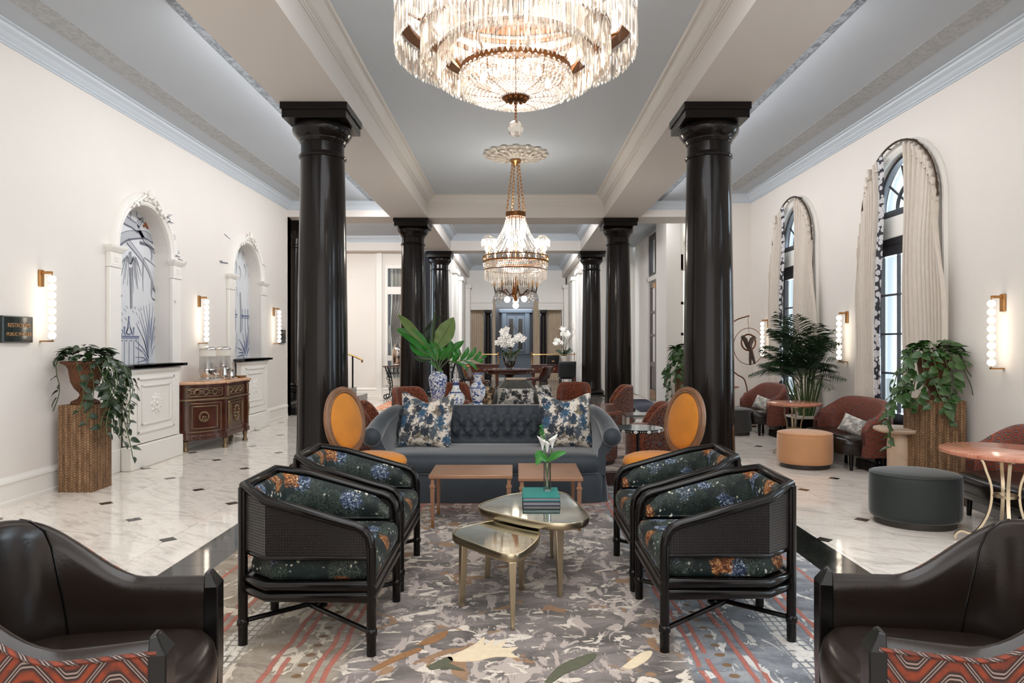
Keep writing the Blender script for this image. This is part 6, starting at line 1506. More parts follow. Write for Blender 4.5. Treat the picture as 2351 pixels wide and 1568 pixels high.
# ---------------------------------------------------------------- oval back chairs
def oval_chair(label, loc, rz):
    t = thing('oval_back_chair', label, 'chair', loc, rz, 'mustard velvet oval-back chairs')
    ca, sa = math.cos(math.radians(9)), math.sin(math.radians(9))
    def B(y, z, x=0.0): return (-.235 - (z) * sa + x * ca, y, .775 + z * ca + x * sa)
    def ell(a, b, x=0.0, n=44): return [B(a * math.cos(2 * PI * k / n), b * math.sin(2 * PI * k / n) * (1 + .03 * math.sin(2 * PI * k / n)), x) for k in range(n)]
    MB().tube(ell(.243, .266), .024, 10, True).build('oval_frame', 'walnut', t, smooth=60); MB().tube(ell(.258, .281, .014), .009, 6, True).build('frame_moulding', 'walnut', t); MB().tube(ell(.224, .247, .018), .009, 6, True).build('inner_moulding', 'walnut', t)
    for nm, sg in (('back_pad', 1), ('back_cover', -1)):
        MB().loft([ell(.222, .245, sg * .006), ell(.214, .237, sg * .02), ell(.18, .203, sg * .032), ell(.1, .12, sg * .042), ell(.003, .004, sg * .045)], True).build(nm, 'yellow', t, smooth=80)
    MB().tube(ell(.215, .239, .019, 60), .004, 5, True).build('nail_trim', 'bronze', t)
    for s in (-1, 1): MB().tube([B(s * .11, -.235), (-.2, s * .13, .47), (-.19, s * .15, .43)], [.02, .018, .02], 8).build('back_support', 'walnut', t)
    out = [((.33 if math.cos(a) > 0 else .23) * math.cos(a), .265 * math.sin(a)) for a in [2 * PI * k / 40 for k in range(40)]]
    MB().loft(cushion_rings(out, [(.95, .40), (1.0, .41), (1.0, .445)]), True, True, True).build('seat_rail', 'walnut', t, smooth=50)
    MB().loft(cushion_rings(out, [(.97, .44), (1.0, .455), (1.0, .475), (.95, .50), (.8, .518), (.5, .53), (.05, .535)]), True, True, True).build('seat', 'yellow', t, smooth=70)
    for (x, y) in ((.23, -.185), (.23, .185), (-.16, -.17), (-.16, .17)):
        MB().lathe([(.012, 0), (.016, .02), (.013, .04), (.024, .33), (.018, .345), (.028, .36), (.028, .42)], 12, (x, y, 0)).build('leg', 'walnut', t)
oval_chair('mustard velvet oval-back chair left of the tufted sofa', (-1.22, 5.66, .012), math.radians(-22)); oval_chair('mustard velvet oval-back chair right of the tufted sofa', (1.205, 5.66, .012), math.radians(180 + 22))
# ---------------------------------------------------------------- long wooden table with vases behind the sofa
t = thing('console_table', 'long reddish wooden table with cut corners behind the tufted sofa', 'table', (-.12, 8.28, 0)); q = [(-1.35, -.36), (-1.2, -.52), (1.2, -.52), (1.35, -.36), (1.35, .36), (1.2, .52), (-1.2, .52), (-1.35, .36)]
MB().prism(q, .62, .665).build('table_top', 'red_wood', t, bevel=.006, smooth=0)
for s in (-1, 1): MB().lathe([(.29, 0), (.29, .06)], 32, (s * 1.03, 0, 0)).build('base_plinth', 'dark_base', t); MB().lathe([(.31, .06), (.32, .08), (.32, .6), (.31, .62)], 36, (s * 1.03, 0, 0)).build('upholstered_drum', 'rust_outer', t)
VZ = .6655
book('white book lowest under the tall blue vase', -.93, 8.3, VZ, .36, .30, .028, 0, 'paper', grp='books under the tall vase'); book('orange book on the white one under the tall blue vase', -.93, 8.3, VZ + .0285, .33, .28, .022, .05, 'orange_card', grp='books under the tall vase')
t = thing('serving_board', 'flat white board under the hexagonal vase', 'tray', (-.50, 8.12, VZ)); MB().box(-.33, .30, -.14, .14, 0, .014).build('board', 'pale_stone', t, bevel=.004); MB().box(-.32, .29, -.13, .13, .014, .016).build('board_face', 'paper', t)
t = thing('tall_blue_vase', 'tall dense blue and white vase holding broad green leaves', 'vase', (-.945, 8.3, VZ + .0512))
MB().lathe([(.062, 0), (.066, .012), (.07, .03), (.088, .12), (.108, .24), (.113, .29), (.11, .325), (.092, .352), (.068, .362), (.062, .375), (.07, .392), (.062, .392), (.055, .37)], 32).build('body', 'porcelain_dense', t); MB().lathe([(.0645, 0), (.0685, .012), (.072, .028)], 32, cap=False).build('foot_band', 'petal_pot', t)
t = thing('bottle_vase', 'round-bellied blue and white bottle vase, middle of the three vases', 'vase', (-.72, 8.22, VZ + .0165))
MB().lathe([(.06, 0), (.066, .01), (.098, .05), (.112, .095), (.104, .14), (.07, .18), (.045, .22), (.036, .27), (.038, .31), (.054, .335), (.05, .34), (.032, .31)], 32).build('body', 'porcelain_sparse', t)
MB().lathe([(.0375, .262), (.0375, .305)], 24, cap=False).build('neck_band', 'blue_band', t); MB().lathe([(.082, .173), (.07, .1845)], 24, cap=False).build('shoulder_band', 'blue_band', t)
t = thing('hexagonal_vase', 'hexagonal blue and white vase, nearest the dark green settee', 'vase', (-.455, 8.18, VZ + .0165))
MB().lathe([(.058, 0), (.06, .05), (.048, .058), (.052, .075), (.085, .14), (.098, .235), (.06, .285), (.042, .31), (.05, .395), (.062, .402), (.062, .41), (.045, .41)], 6).build('body', 'porcelain_mid', t, smooth=0)
for z0, z1, r0, r1 in ((.055, .072, .05, .055), (.228, .242, .1, .099), (.396, .412, .0645, .0645), (.3, .312, .049, .0455)): MB().lathe([(r0, z0), (r1, z1)], 6, cap=False).build('painted_band', 'blue_band', t, smooth=0)
# broad leaf arrangement
VY = 8.3
t = thing('leaf_arrangement', 'broad tropical leaves and monstera arranged in the tall blue vase', 'plant', (-.945, VY, VZ + .42))
lo = Vector((-.945, VY, VZ + .42))
def lp(px, py, dy=0.0): Y = VY + dy; return tuple(Vector((xat(px, Y), Y, zat(py, Y))) - lo)
ms = lp(1005, 848)
def broad(pts, w, mat, fold=.2, wave=0.0, name='leaf'):
    o = blade(name, [lp(*p) for p in pts], w, mat, t, fold, 5, wave); 
    P = crv([lp(*p) for p in pts], 4); MB().tube([Vector(p) + Vector((0, -.004, 0)) for p in P], [.006 - .005 * i / len(P) for i in range(len(P))], 5).build('midrib', 'leaf_olive', o)
    MB().tube(crv([(0, 0, -.1), tuple(Vector(ms) * .3), lp(*pts[0])], 4), .006, 5).build('stem', 'stem', t)
broad([(1000, 800), (1022, 765), (1042, 728)], .115, 'leaf_olive', .1, .10)
broad([(985, 806), (952, 775), (910, 755)], .085, 'leaf_bright', .35); broad([(975, 790), (940, 750), (914, 722)], .055, 'leaf_olive', .4)
broad([(990, 818), (958, 800), (944, 778)], .07, 'leaf_bright', .4); broad([(992, 792), (994, 755), (1000, 712)], .03, 'leaf_dark', .6)
broad([(1000, 828), (985, 800), (962, 785)], .045, 'leaf_bright', .5); broad([(1004, 826), (1002, 800), (985, 778)], .04, 'leaf_bright', .5); broad([(990, 825), (965, 822), (950, 808)], .05, 'leaf_dark', .3)
broad([(1010, 828), (1018, 805), (1012, 785)], .035, 'leaf_bright', .5); broad([(1016, 828), (1034, 800), (1036, 782)], .045, 'leaf_bright', .4); broad([(1030, 826), (1045, 800), (1066, 782)], .05, 'leaf_bright', .35)
broad([(1004, 846), (1000, 838), (985, 830)], .03, 'leaf_bright', .3); broad([(1008, 846), (1012, 852), (1014, 856)], .025, 'leaf_bright', .3); broad([(1002, 830), (1006, 812), (998, 795)], .03, 'leaf_bright', .5)
# monstera: fingers either side of one midrib
mid = [Vector(p) for p in crv([lp(1030, 834, -.06), lp(1065, 828, -.1), (lp(1110, 822, -.12))], 8)]
mo = MB().tube(mid, [.007 - .005 * i / len(mid) for i in range(len(mid))], 5).build('monstera_leaf', 'leaf_olive', t)
for (i, tip, w) in ((3, (1052, 798), .03), (6, (1075, 796), .032), (9, (1092, 796), .03), (12, (1102, 806), .026), (4, (1074, 852), .02), (8, (1096, 851), .02), (12, (1108, 834), .026), (15, (1112, 816), .022), (2, (1040, 806), .026)):
    a = mid[i]; b = Vector(lp(*tip, -.1)); c = (a + b) / 2 + Vector((.03, -.02, .01)); blade('leaf_lobe', [tuple(a), tuple(c), tuple(b)], w, 'leaf_bright', mo, .2)
mb = MB()
for k in range(16): mb.tube([lp(985, 800), lp(990 + 1.5 * k - 20, 765 - 1.0 * k), lp(1000 + 2.2 * k - 15, 740 - 1.2 * k)], .0022, 4)
mb.build('fan_palm_frond', 'leaf_dark', t)
# ---------------------------------------------------------------- rust barrel chairs
def barrel(label, x, y, rz, R_=.29, h=.72):
    t = thing('barrel_chair', label, 'chair', (x, y, 0), rz, 'rust speckled barrel chairs')
    MB().lathe([(R_ * .93, 0), (R_ * .93, .05)], 30).build('plinth', 'dark_base', t)
    MB().lathe([(R_ * .98, .05), (R_, .07), (R_, .38), (R_ * .97, .41), (R_ * .85, .435), (R_ * .4, .447), (.001, .45)], 34).build('seat', 'rust', t, smooth=60)
    rows_o, rows_i, n = [], [], 40; a0 = math.radians(78)
    A = [a0 + (2 * PI - 2 * a0) * k / n for k in range(n + 1)]
    def T(k): u = abs(k / n - .5) * 2; return h - .26 * max(0, (u - .45) / .55) ** 2.2
    def ring(r, zf): return [(r * math.cos(a), r * math.sin(a), zf(k)) for k, a in enumerate(A)]
    grid(MB(), [ring(R_ + .012, lambda k: .06), ring(R_ + .018, lambda k: .3), ring(R_ + .012, lambda k: T(k) - .03)]).build('outer_back', 'rust_outer', t, smooth=60)
    mb = MB(); rows = [ring(R_ + .012, lambda k: T(k) - .03), ring(R_ + .004, lambda k: T(k) - .008), ring(R_ - .02, lambda k: T(k)), ring(R_ - .05, lambda k: T(k) - .015), ring(R_ - .062, lambda k: T(k) - .06), ring(R_ - .06, lambda k: .40)]; grid(mb, rows)
    for e in (0, -1): mb.add([(R_ * math.cos(A[e]) + .0, R_ * math.sin(A[e]), .06)] + [r[e] for r in rows], [tuple(range(len(rows) + 1))])
    mb.build('inner_back', 'rust', t, smooth=60)
barrel('rust speckled barrel chair behind the left mustard chair', -1.80, 8.62, 0); barrel('rust speckled barrel chair behind the right mustard chair and glass table', 1.66, 8.5, PI - .1)
barrel('rust barrel chair left of the tall blue vase, beside the black column', -1.68, 11.0, math.radians(-50), .3, .74); barrel('rust barrel chair seen between the tall vase and bottle vase', -1.10, 12.2, math.radians(-70), .3, .74)
barrel('rust barrel chair turned toward the camera, right of the dark green settee', 1.02, 12.0, math.radians(-100), .29, .76); barrel('rust barrel chair in profile beside the right far black column', 1.64, 11.3, math.radians(178), .29, .76)
t = thing('mirrored_table', 'round mirrored table with bead and bone inlaid rim on a black pole', 'table', (1.225, 6.84, 0))
MB().lathe([(.235, .575), (.245, .578), (.247, .6), (.24, .603)], 48).build('rim', 'black_wood', t); MB().lathe([(.001, .6035), (.246, .6035), (.248, .607), (.001, .611)], 48).build('mirror_top', 'inlay', t)
sq, bd_ = MB().box(-.014, .014, -.002, .002, -.012, .012).mesh('bone_tile', 0), MB().ball((0, 0, 0), .007, 7, 5).mesh('bead')
for k in range(24):
    a = 2 * PI * k / 24
    if k % 2: o = link('bone_tile', sq, 'petal', t, loc=(.248 * math.cos(a), .248 * math.sin(a), .588)); o.rotation_euler = (0, 0, a + PI / 2)
    for d in (-.085, .085, .0): 
        b = a + d; link('rim_bead', bd_, 'steel' if d else 'black_wood', t, loc=(.2505 * math.cos(b), .2505 * math.sin(b), .588))
MB().cyl((0, 0, .02), (0, 0, .58), .016).build('pole', 'black_metal', t); MB().lathe([(.18, 0), (.18, .01), (.03, .022), (.02, .03)], 32).build('foot_disc', 'black_metal', t)
t = thing('stone_side_table', 'small pale stone table beside the right far black column', 'table', (1.72, 9.6, 0)); MB().prism([(-.2, -.2), (.2, -.2), (.26, 0), (.2, .2), (-.2, .2)], .43, .46).build('top', 'inlay', t)
for (x, y) in ((-.17, -.17), (.17, -.17), (.17, .17), (-.17, .17)): MB().box(x - .02, x + .02, y - .02, y + .02, 0, .43).build('leg', 'pale_stone', t)
# ---------------------------------------------------------------- dark green borne settee
t = thing('borne_settee', 'round dark green velvet settee with tapered centre block and stone cap', 'sofa', (0, 11.35, 0))
MB().lathe([(.78, 0), (.78, .08)], 48).build('plinth', 'dark_base', t); MB().lathe([(.80, .08), (.84, .12), (.86, .3), (.85, .38), (.8, .44), (.6, .46), (.4, .46)], 56).build('seat', 'dark_green_sofa', t, smooth=60)
rings = []
for z, r in ((.45, .44), (.55, .41), (.68, .33), (.78, .25), (.83, .2), (.845, .17)):
    rings.append([((r + .012 * abs(math.cos(12 * PI * k / 96)) * (1 if r > .2 else .5)) * math.cos(2 * PI * k / 96), (r + .012 * abs(math.cos(12 * PI * k / 96))) * math.sin(2 * PI * k / 96), z) for k in range(96)])
MB().loft(rings, True, False, True).build('channelled_back', 'dark_green_sofa', t, smooth=60)
for k in range(24): a = 2 * PI * (k + .5) / 24; MB().tube([(r * math.cos(a), r * math.sin(a), z) for z, r in ((.46, .445), (.55, .412), (.68, .332), (.78, .253), (.84, .19))], .004, 4).build('channel_piping', 'dark_velvet', t)
MB().box(-.165, .165, -.165, .165, .846, .87).build('stone_cap', 'travertine', t, bevel=.004)
pillow('cushion', 'black and white leaf cushion in front of the dark green settee back', (0, 10.74, .60), .62, .30, .13, 'black_white_cloth', .3); pillow('cushion', 'brown striped cushion beside the hexagonal vase on the dark settee', (-.47, 11.0, .60), .36, .34, .13, 'brown_cloth', .3, -.9); pillow('cushion', 'black and cream cushion on the right of the dark settee', (.47, 11.0, .61), .40, .36, .13, 'black_white_cloth', .3, .9)
# ---------------------------------------------------------------- right aisle: settees, tables, ottomans, palm, bird
def settee(label, y, grp='chevron velvet settees'):
    t = thing('settee', label, 'settee', (4.02, y, 0), PI, grp); hl = .62
    def top(p, s):
        v = abs(p.y) / hl; return .50 + .10 * sm((.14 - p.x) / .10) + .20 * sm((.06 - p.x) / .30) * (1 - .25 * v ** 3)
    half = [(.12, -hl + .01), (.0, -hl), (-.10, -hl + .01), (-.20, -hl + .10), (-.245, -.36), (-.255, -.15), (-.255, 0)]
    ushell(t, half, top, .105, .30, .17, 'chevron_small', 'chevron_small', rim=.06)
    out = [(-.22, -.45), (-.05, -hl + .06), (.2, -hl + .06), (.31, -.48), (.35, -.25), (.365, 0)]; out = [p[:2] for p in crv([(*p, 0) for p in out + [(x, -yy) for x, yy in out[-2::-1]]], 4)]
    MB().loft(cushion_rings(out, [(.93, .175), (.97, .19), (1.0, .24), (1.03, .30), (1.01, .345), (.95, .37), (.8, .385), (.3, .392)]), True, True, True).build('seat', 'leather', t, smooth=70)
    MB().tube([(x * 1.0, yy * 1.0, .235) for x, yy in out], .005, 5, True).build('seat_piping', 'leather', t)
    for (x, yy) in ((.20, -.5), (.20, .5), (-.2, -.45), (-.2, .45)): MB().cyl((x, yy, 0), (x, yy, .18), .018, .026, 12).build('leg', 'black_wood', t)
    return t
settee('rust chevron settee between the apricot ottoman and the travertine table', 8.27); settee('rust chevron settee farthest back, behind the palm', 11.2); settee('rust chevron settee cut by the right edge behind the nearest marble table', 5.25)
pillow('cushion', 'small pale palm print pillow on the settee behind the apricot ottoman', (3.98, 8.02, .48), .36, .22, .12, 'palm_cloth', .4, -PI / 2 + .5, .25); pillow('cushion', 'small pale pillow on the farthest settee', (3.98, 11.0, .48), .34, .22, .12, 'palm_cloth', .4, -PI / 2 + .5, .2)
def round_table(label, x, y, Rt, h, rot=0.0, mat='pink_marble'):
    t = thing('round_marble_table', label, 'table', (x, y, 0), rot, 'round pink marble tables with brass legs')
    MB().lathe([(Rt - .02, h - .034), (Rt - .005, h - .028), (Rt, h - .016), (Rt - .004, h - .003), (Rt - .01, h), (.001, h)], 56).build('marble_top', mat, t, smooth=40); MB().lathe([(.02, h - .05), (Rt * .62, h - .05), (Rt * .62, h - .034)], 40).build('top_plate', 'champagne', t)
    for k in range(4):
        a = PI / 4 + k * PI / 2; ca, sa = math.cos(a), math.sin(a); Rf = Rt * .74
        P = crv([(Rt * .58, h - .052), (Rt * .36, h - .075), (.115, h * .76), (.085, h * .6), (.088, h * .42), (.12, h * .25), (Rf * .62, h * .09), (Rf * .88, h * .10), (Rf, h * .05), (Rf * .99, .008)], 5); mb = MB()
        R4 = []
        for i, p in enumerate(P):
            q = P[min(i + 1, len(P) - 1)]; o = P[max(i - 1, 0)]; d = Vector((q[0] - o[0], q[1] - o[1])).normalized(); nx_, nz_ = -d.y * .0075, d.x * .0075
            R4.append([((p[0] + u * nx_) * ca - v * .011 * sa, (p[0] + u * nx_) * sa + v * .011 * ca, p[1] + u * nz_) for u, v in ((-1, -1), (1, -1), (1, 1), (-1, 1))])
        mb.loft([[(*r_[:2], max(.0015, r_[2])) for r_ in rr] for rr in R4], True, True, True); mb.build('curved_leg', 'champagne', t, smooth=30)
    mb = MB(); flat_ring(mb, .072, .08, h * .5, h * .53, 28).build('leg_ring', 'champagne', t, smooth=30)
round_table('round pink marble table with brass legs cut by the right edge', 3.53, 4.92, .415, .68, .35); round_table('round pink marble table with brass legs behind the apricot ottoman', 3.58, 8.78, .335, .69, .2); round_table('round pink marble table farthest back beside the hanging bird', 3.75, 12.35, .28, .68, .2)
def ottoman(label, x, y, rx, ry, h, mat, rz=0.0):
    t = thing('ottoman', label, 'ottoman', (x, y, 0), rz, 'round velvet ottomans')
    MB().lathe([(.88, 0), (.885, .005), (.885, .05), (.88, .052)], 48, (0, 0, 0), rx, ry).build('plinth', 'dark_base', t, smooth=30)
    MB().lathe([(.93, .052), (.98, .065), (1.0, .10), (1.005, h * .55), (1.0, h - .055), (.985, h - .028), (.965, h - .02), (.94, h - .013), (.8, h - .003), (.4, h + .003), (.001, h + .004)], 64, (0, 0, 0), rx, ry).build('upholstery', mat, t, smooth=50)
    MB().tube([(rx * .978 * math.cos(a), ry * .978 * math.sin(a), h - .022) for a in [2 * PI * k / 60 for k in range(60)]], .0055, 6, True).build('piping', mat, t); MB().tube([(rx * 1.003 * math.cos(2.4 + PI), ry * 1.003 * math.sin(2.4 + PI), .07 + (h - .13) * k / 4) for k in range(5)], .0018, 4).build('seam', mat, t)
ottoman('large bottle green velvet ottoman nearest the camera', 3.215, 5.50, .335, .285, .425, 'green_velvet', -.25); ottoman('apricot velvet ottoman in the right aisle', 3.40, 8.03, .31, .29, .42, 'pink'); ottoman('dark charcoal ottoman partly behind the right black column', 3.46, 10.9, .30, .28, .42, 'dark_velvet')
t = thing('travertine_table', 'round travertine pedestal table beside the wicker pedestal', 'table', (3.98, 7.06, 0)); MB().lathe([(.11, 0), (.125, .02), (.125, .40), (.118, .47), (.09, .53)], 36).build('drum_base', 'travertine', t, smooth=40); MB().lathe([(.2, .53), (.245, .545), (.255, .56), (.253, .575), (.24, .58), (.001, .58)], 48).build('table_top', 'travertine', t, smooth=40)
# palm
PL = Vector((4.08, 9.62, 0)); t = thing('potted_palm', 'tall feathery palm in a black box planter by the window', 'plant', tuple(PL))
MB().box(-.19, .19, -.19, .19, 0, .40).build('planter_box', 'black_wood', t, bevel=.006); MB().box(-.2, .2, -.2, .2, .40, .425).build('planter_rim', 'pale_stone', t, bevel=.004); MB().box(-.18, .18, -.18, .18, .425, .432).build('pebbles', 'soil', t, bevel=.003)
rn = random.Random(21); mb = MB()
for k in range(34):
    a = rn.uniform(0, 2 * PI); r = rn.uniform(0, .12); b = r + rn.uniform(.05, .2); mb.tube([(r * math.cos(a), r * math.sin(a), .43), (b * math.cos(a), b * math.sin(a), rn.uniform(.8, 1.15))], [.011, .006], 5)
mb.build('cane_stems', 'stem', t)
def frond(a, L, rise, droop, z0, r0, seed):
    q = random.Random(seed); P = []
    for k in range(13):
        u = k / 12; out = r0 + L * (.75 * u + .25 * u * u) * math.cos(rise) ; z = z0 + L * (math.sin(rise) * u * 1.15 - droop * u ** 2.2); P.append(Vector((min(out * math.cos(a), 4.34 - PL.x), out * math.sin(a), z)))
    mb = MB(); mb.tube(P, [.006 - .0045 * k / 12 for k in range(13)], 4)
    for k in range(36):
        u = .18 + .82 * k / 35; f = u * 12; i = min(11, int(f)); p = P[i].lerp(P[i + 1], f - i); d = (P[i + 1] - P[i]).normalized(); sd = d.cross(Vector((0, 0, 1)))
        if sd.length < .05: sd = Vector((-math.sin(a), math.cos(a), 0))
        sd.normalize(); LL = .30 * math.sin(PI * (.12 + .82 * u)) ** .8 * min(1.1, L / .8)
        for s in (-1, 1):
            tip = p + (d * .75 + sd * s * .85 + Vector((0, 0, -.28 - .5 * q.random() * u))).normalized() * LL; m_ = p.lerp(tip, .5) + Vector((0, 0, .02)); w = d * .0078
            pts = [p - w * .4, p + w * .4, m_ + w, m_ - w, tip]
            if any((v.x + PL.x) > 4.36 for v in pts): continue
            mb.add([tuple(v) for v in pts], [(0, 1, 2, 3), (3, 2, 4)])
    mb.build('frond', 'palm', t, smooth=0)
for k in range(26):
    a = rn.choice([rn.uniform(PI * .55, PI * 1.75), rn.uniform(PI * .8, PI * 1.7), rn.uniform(0, 2 * PI)]); rise = rn.uniform(.6, 1.45); L = rn.uniform(.6, .95) * (1.15 if rise > .9 else .95); frond(a, L, rise, rn.uniform(.2, .6), rn.uniform(.8, 1.1), rn.uniform(.03, .12), k)
for (a, L, rise, z) in ((PI, .85, .95, 1.0), (PI * 1.1, 1.0, 1.2, 1.0), (PI * 1.45, .8, .6, 1.0), (PI * 1.55, .9, .75, .95), (PI * .9, .85, 1.3, 1.05), (PI * 1.62, .75, .5, .9), (PI * 1.05, .75, .6, 1.0), (PI * 1.5, .8, .35, .9)): frond(a, L, rise, .45, z, .06, int(a * 100))
# hanging bird on a crook stand
t = thing('bird_stand', 'copper ring stand with two hanging parrots and hoop perch', 'sculpture', (4.08, 12.02, 0))
S = 12.02 / FPX
def bp_(px, py): return ((px - CX) * S - 4.08, 0, EYE + (CY - py) * S)
MB().tube(crv([(.0, 0, .02), (.0, 0, .55), bp_(1712, 880), bp_(1706, 868), bp_(1690, 858), bp_(1668, 835), bp_(1660, 795), bp_(1668, 755), bp_(1690, 735), bp_(1720, 725)], 6), .011, 8).build('crook', 'copper_ring', t); MB().lathe([(.16, 0), (.16, .012), (.03, .03)], 28).build('base_disc', 'copper_ring', t)
c = Vector(bp_(1719, 795)); MB().tube([c + Vector((.27 * math.cos(a), 0, .32 * math.sin(a))) for a in [2 * PI * k / 48 for k in range(48)]], .006, 6, True).build('large_hoop', 'copper_ring', t)
c2 = Vector(bp_(1718.5, 786)); MB().tube([c2 + Vector((.125 * math.cos(a), 0, .14 * math.sin(a))) for a in [2 * PI * k / 36 for k in range(36)]], .014, 8, True).build('perch_ring', 'copper_ring', t)
MB().tube([bp_(1719, 725), bp_(1717, 735), bp_(1719, 750), bp_(1719, 764)], .004, 5).build('hanging_wire', 'copper_ring', t)
for (dx, tp, tl) in ((-.055, .12, -.40), (.06, .11, -.38)):
    mb = MB(); s = -1 if dx < 0 else 1
    mb.tube([c2 + Vector((s * .095, 0, tp * .75)), c2 + Vector((s * .06, 0, .05)), c2 + Vector((s * .02, 0, -.06)), c2 + Vector((.045 + s * .01, 0, -.16)), c2 + Vector((.06 + s * .028, 0, -.30)), c2 + Vector((.07 + s * .04, 0, tl))], [.032, .042, .036, .026, .026, .018], 8)
    mb.ball(c2 + Vector((s * .10, 0, tp * .78)), .032, 8, 6); mb.tube([c2 + Vector((s * .125, 0, tp * .75)), c2 + Vector((s * .14, 0, tp * .55))], [.012, .003], 5); mb.build('parrot', 'parrot', t)
# ---------------------------------------------------------------- rugs
t = tag(MB().box(-1.935, 1.935, 1.2, 6.9, 0.0005, .012).build('area_rug', 'rug', bevel=.004), 'large hand-tufted grey and cream rug with coral stripes under the front seating', 'rug')
def motif(name, pts, mat, z=.0148):
    P = [p[:2] for p in crv([(*fl(px, py, .013), 0) for px, py in pts + pts[:1]], 3)][:-1]; MB().prism(P, .0119, z).build(name, mat, t, smooth=0)
MT['rug_cream'] = plain('rug_cream_wool', C(208, 190, 160), 0.95, 0.08, 40, 0.3, 160); MT['rug_brown'] = plain('rug_brown_wool', C(138, 98, 62), 0.95, 0.1, 40, 0.3, 160); MT['rug_olive'] = plain('rug_olive_wool', C(84, 84, 66), 0.95, 0.1, 40, 0.3, 160)
motif('tufted_lily', [(1026, 1508), (1062, 1494), (1092, 1478), (1112, 1462), (1112, 1482), (1136, 1466), (1130, 1484), (1164, 1470), (1152, 1488), (1190, 1486), (1172, 1500), (1192, 1510), (1140, 1508), (1090, 1518), (1040, 1518)], 'rug_cream')
motif('tufted_stem', [(980, 1530), (1030, 1508), (1040, 1518), (1030, 1522), (1068, 1540), (1020, 1534), (990, 1538)], 'rug_olive'); motif('tufted_leaf', [(1250, 1566), (1280, 1532), (1320, 1512), (1366, 1500), (1362, 1516), (1330, 1534), (1296, 1548), (1268, 1567)], 'rug_olive')
motif('tufted_leaf', [(956, 1482), (980, 1466), (1026, 1448), (1022, 1462), (990, 1478)], 'rug_brown'); motif('tufted_branch', [(850, 1536), (900, 1510), (958, 1488), (966, 1494), (910, 1518), (862, 1540)], 'rug_brown'); motif('tufted_leaf', [(1428, 1532), (1470, 1500), (1498, 1496), (1486, 1516), (1450, 1536)], 'rug_cream')
tag(MB().box(-1.9, 1.9, 7.72, 12.9, .0005, .010).build('area_rug', 'rug_far', bevel=.004), 'pale patterned rug under the dark green settee', 'rug')
tag(MB().box(-3.15, -2.2, 14.75, 17.0, .0015, .010).build('area_rug', 'rug_orange', bevel=.004), 'small orange oriental rug on the left far floor', 'rug')
tag(MB().box(2.3, 3.35, 14.4, 17.6, .0015, .010).build('area_rug', 'rug_blue', bevel=.004), 'dark blue rug by the entry door', 'rug')
# ---------------------------------------------------------------- far furniture
t = thing('pedestal_table', 'round dark wooden pedestal table with the glass orchid bowl', 'table', (-.17, 18.1, 0))
MB().lathe([(.62, .71), (.67, .73), (.68, .755), (.67, .77), (.001, .77)], 44).build('table_top', 'mahogany', t); MB().lathe([(.58, .64), (.6, .65), (.6, .71)], 40).build('apron', 'mahogany', t); MB().lathe([(.3, 0.0), (.32, .05), (.2, .09), (.1, .16), (.13, .3), (.15, .45), (.1, .56), (.2, .64)], 24).build('turned_pedestal', 'dark_wood', t)
def orchid(label, x, y, z, pot, seed, S=1.0, flowers=None):
    rn = random.Random(seed)
    if pot == 'glass':
        b = thing('glass_bowl', 'tall clear glass bowl holding the centre orchid', 'bowl', (x, y, z)); MB().lathe([(.06, 0), (.09, .02), (.15, .12), (.19, .26), (.2, .38), (.195, .38), (.185, .26), (.145, .12), (.08, .03), (.001, .03)], 32).build('bowl', 'glass', b); MB().lathe([(.001, .032), (.08, .04), (.13, .12), (.165, .22), (.001, .23)], 24).build('moss_fill', 'leaf_dark', b); z0 = z + .24
    else:
        b = thing('orchid_pot', 'white ceramic pot holding the orchid on the desk', 'pot', (x, y, z)); MB().lathe([(.13, 0), (.14, .02), (.155, .25), (.16, .26), (.145, .26), (.14, .2)], 28).build('pot', 'petal_pot', b); MB().lathe([(.001, .22), (.138, .22)], 20, cap=False).build('soil', 'twig', b); z0 = z + .225
    t = thing('white_orchid', label, 'flower', (x, y, z0), 0, 'white orchids')
    for k in range(9):
        a = rn.uniform(0, 2 * PI); L = rn.uniform(.22, .34); blade('leaf', [(0, 0, .0), (L * .6 * math.cos(a), L * .5 * math.sin(a), .17), (L * math.cos(a), L * math.sin(a), rn.uniform(.12, .3))], .045, 'leaf_dark', t)
    pet = MB()
    for k in range(5):
        a = 2 * PI * k / 5 + PI / 2; w = .026 if k in (1, 4) else .018; pet.add([(0, 0, 0), (.03 * math.cos(a) - w * math.sin(a), -.006, .03 * math.sin(a) + w * math.cos(a)), (.055 * math.cos(a), -.002, .055 * math.sin(a)), (.03 * math.cos(a) + w * math.sin(a), -.006, .03 * math.sin(a) - w * math.cos(a))], [(0, 1, 2, 3)])
    pet.ball((0, -.008, -.008), .012, 6, 4); pm = pet.mesh('bloom', 0)
    for (tx, tz, n) in flowers:
        P = crv([(0, 0, 0), (tx * .25, 0, tz * .6), (tx * .6, -.03, tz * .98), (tx, -.05, tz * .9)], 6); MB().tube(P, .005, 5).build('flower_stem', 'stem', t)
        for k in range(n):
            p = P[int(len(P) * (.52 + .47 * k / n))]; o = link('bloom', pm, 'petal', t, loc=(p[0] + rn.uniform(-.07, .07), p[1] - .02 + rn.uniform(-.03, .03), p[2] + rn.uniform(-.07, .07))); s = S * rn.uniform(1.1, 1.5); o.scale = (s, s, s); o.rotation_euler = (rn.uniform(-.3, .3), rn.uniform(-.5, .5), rn.uniform(-.5, .5))
    mb = MB()
    for k in range(9):
        a = rn.uniform(-1, 1); h = rn.uniform(.6, 1.05); mb.tube(crv([(0, 0, 0), (a * .12, 0, h * .5), (a * .3 + rn.uniform(-.1, .1), 0, h * .8), (a * .25 + rn.uniform(-.2, .2), 0, h)], 4), .0035, 4)
    mb.build('curly_twigs', 'twig', t)
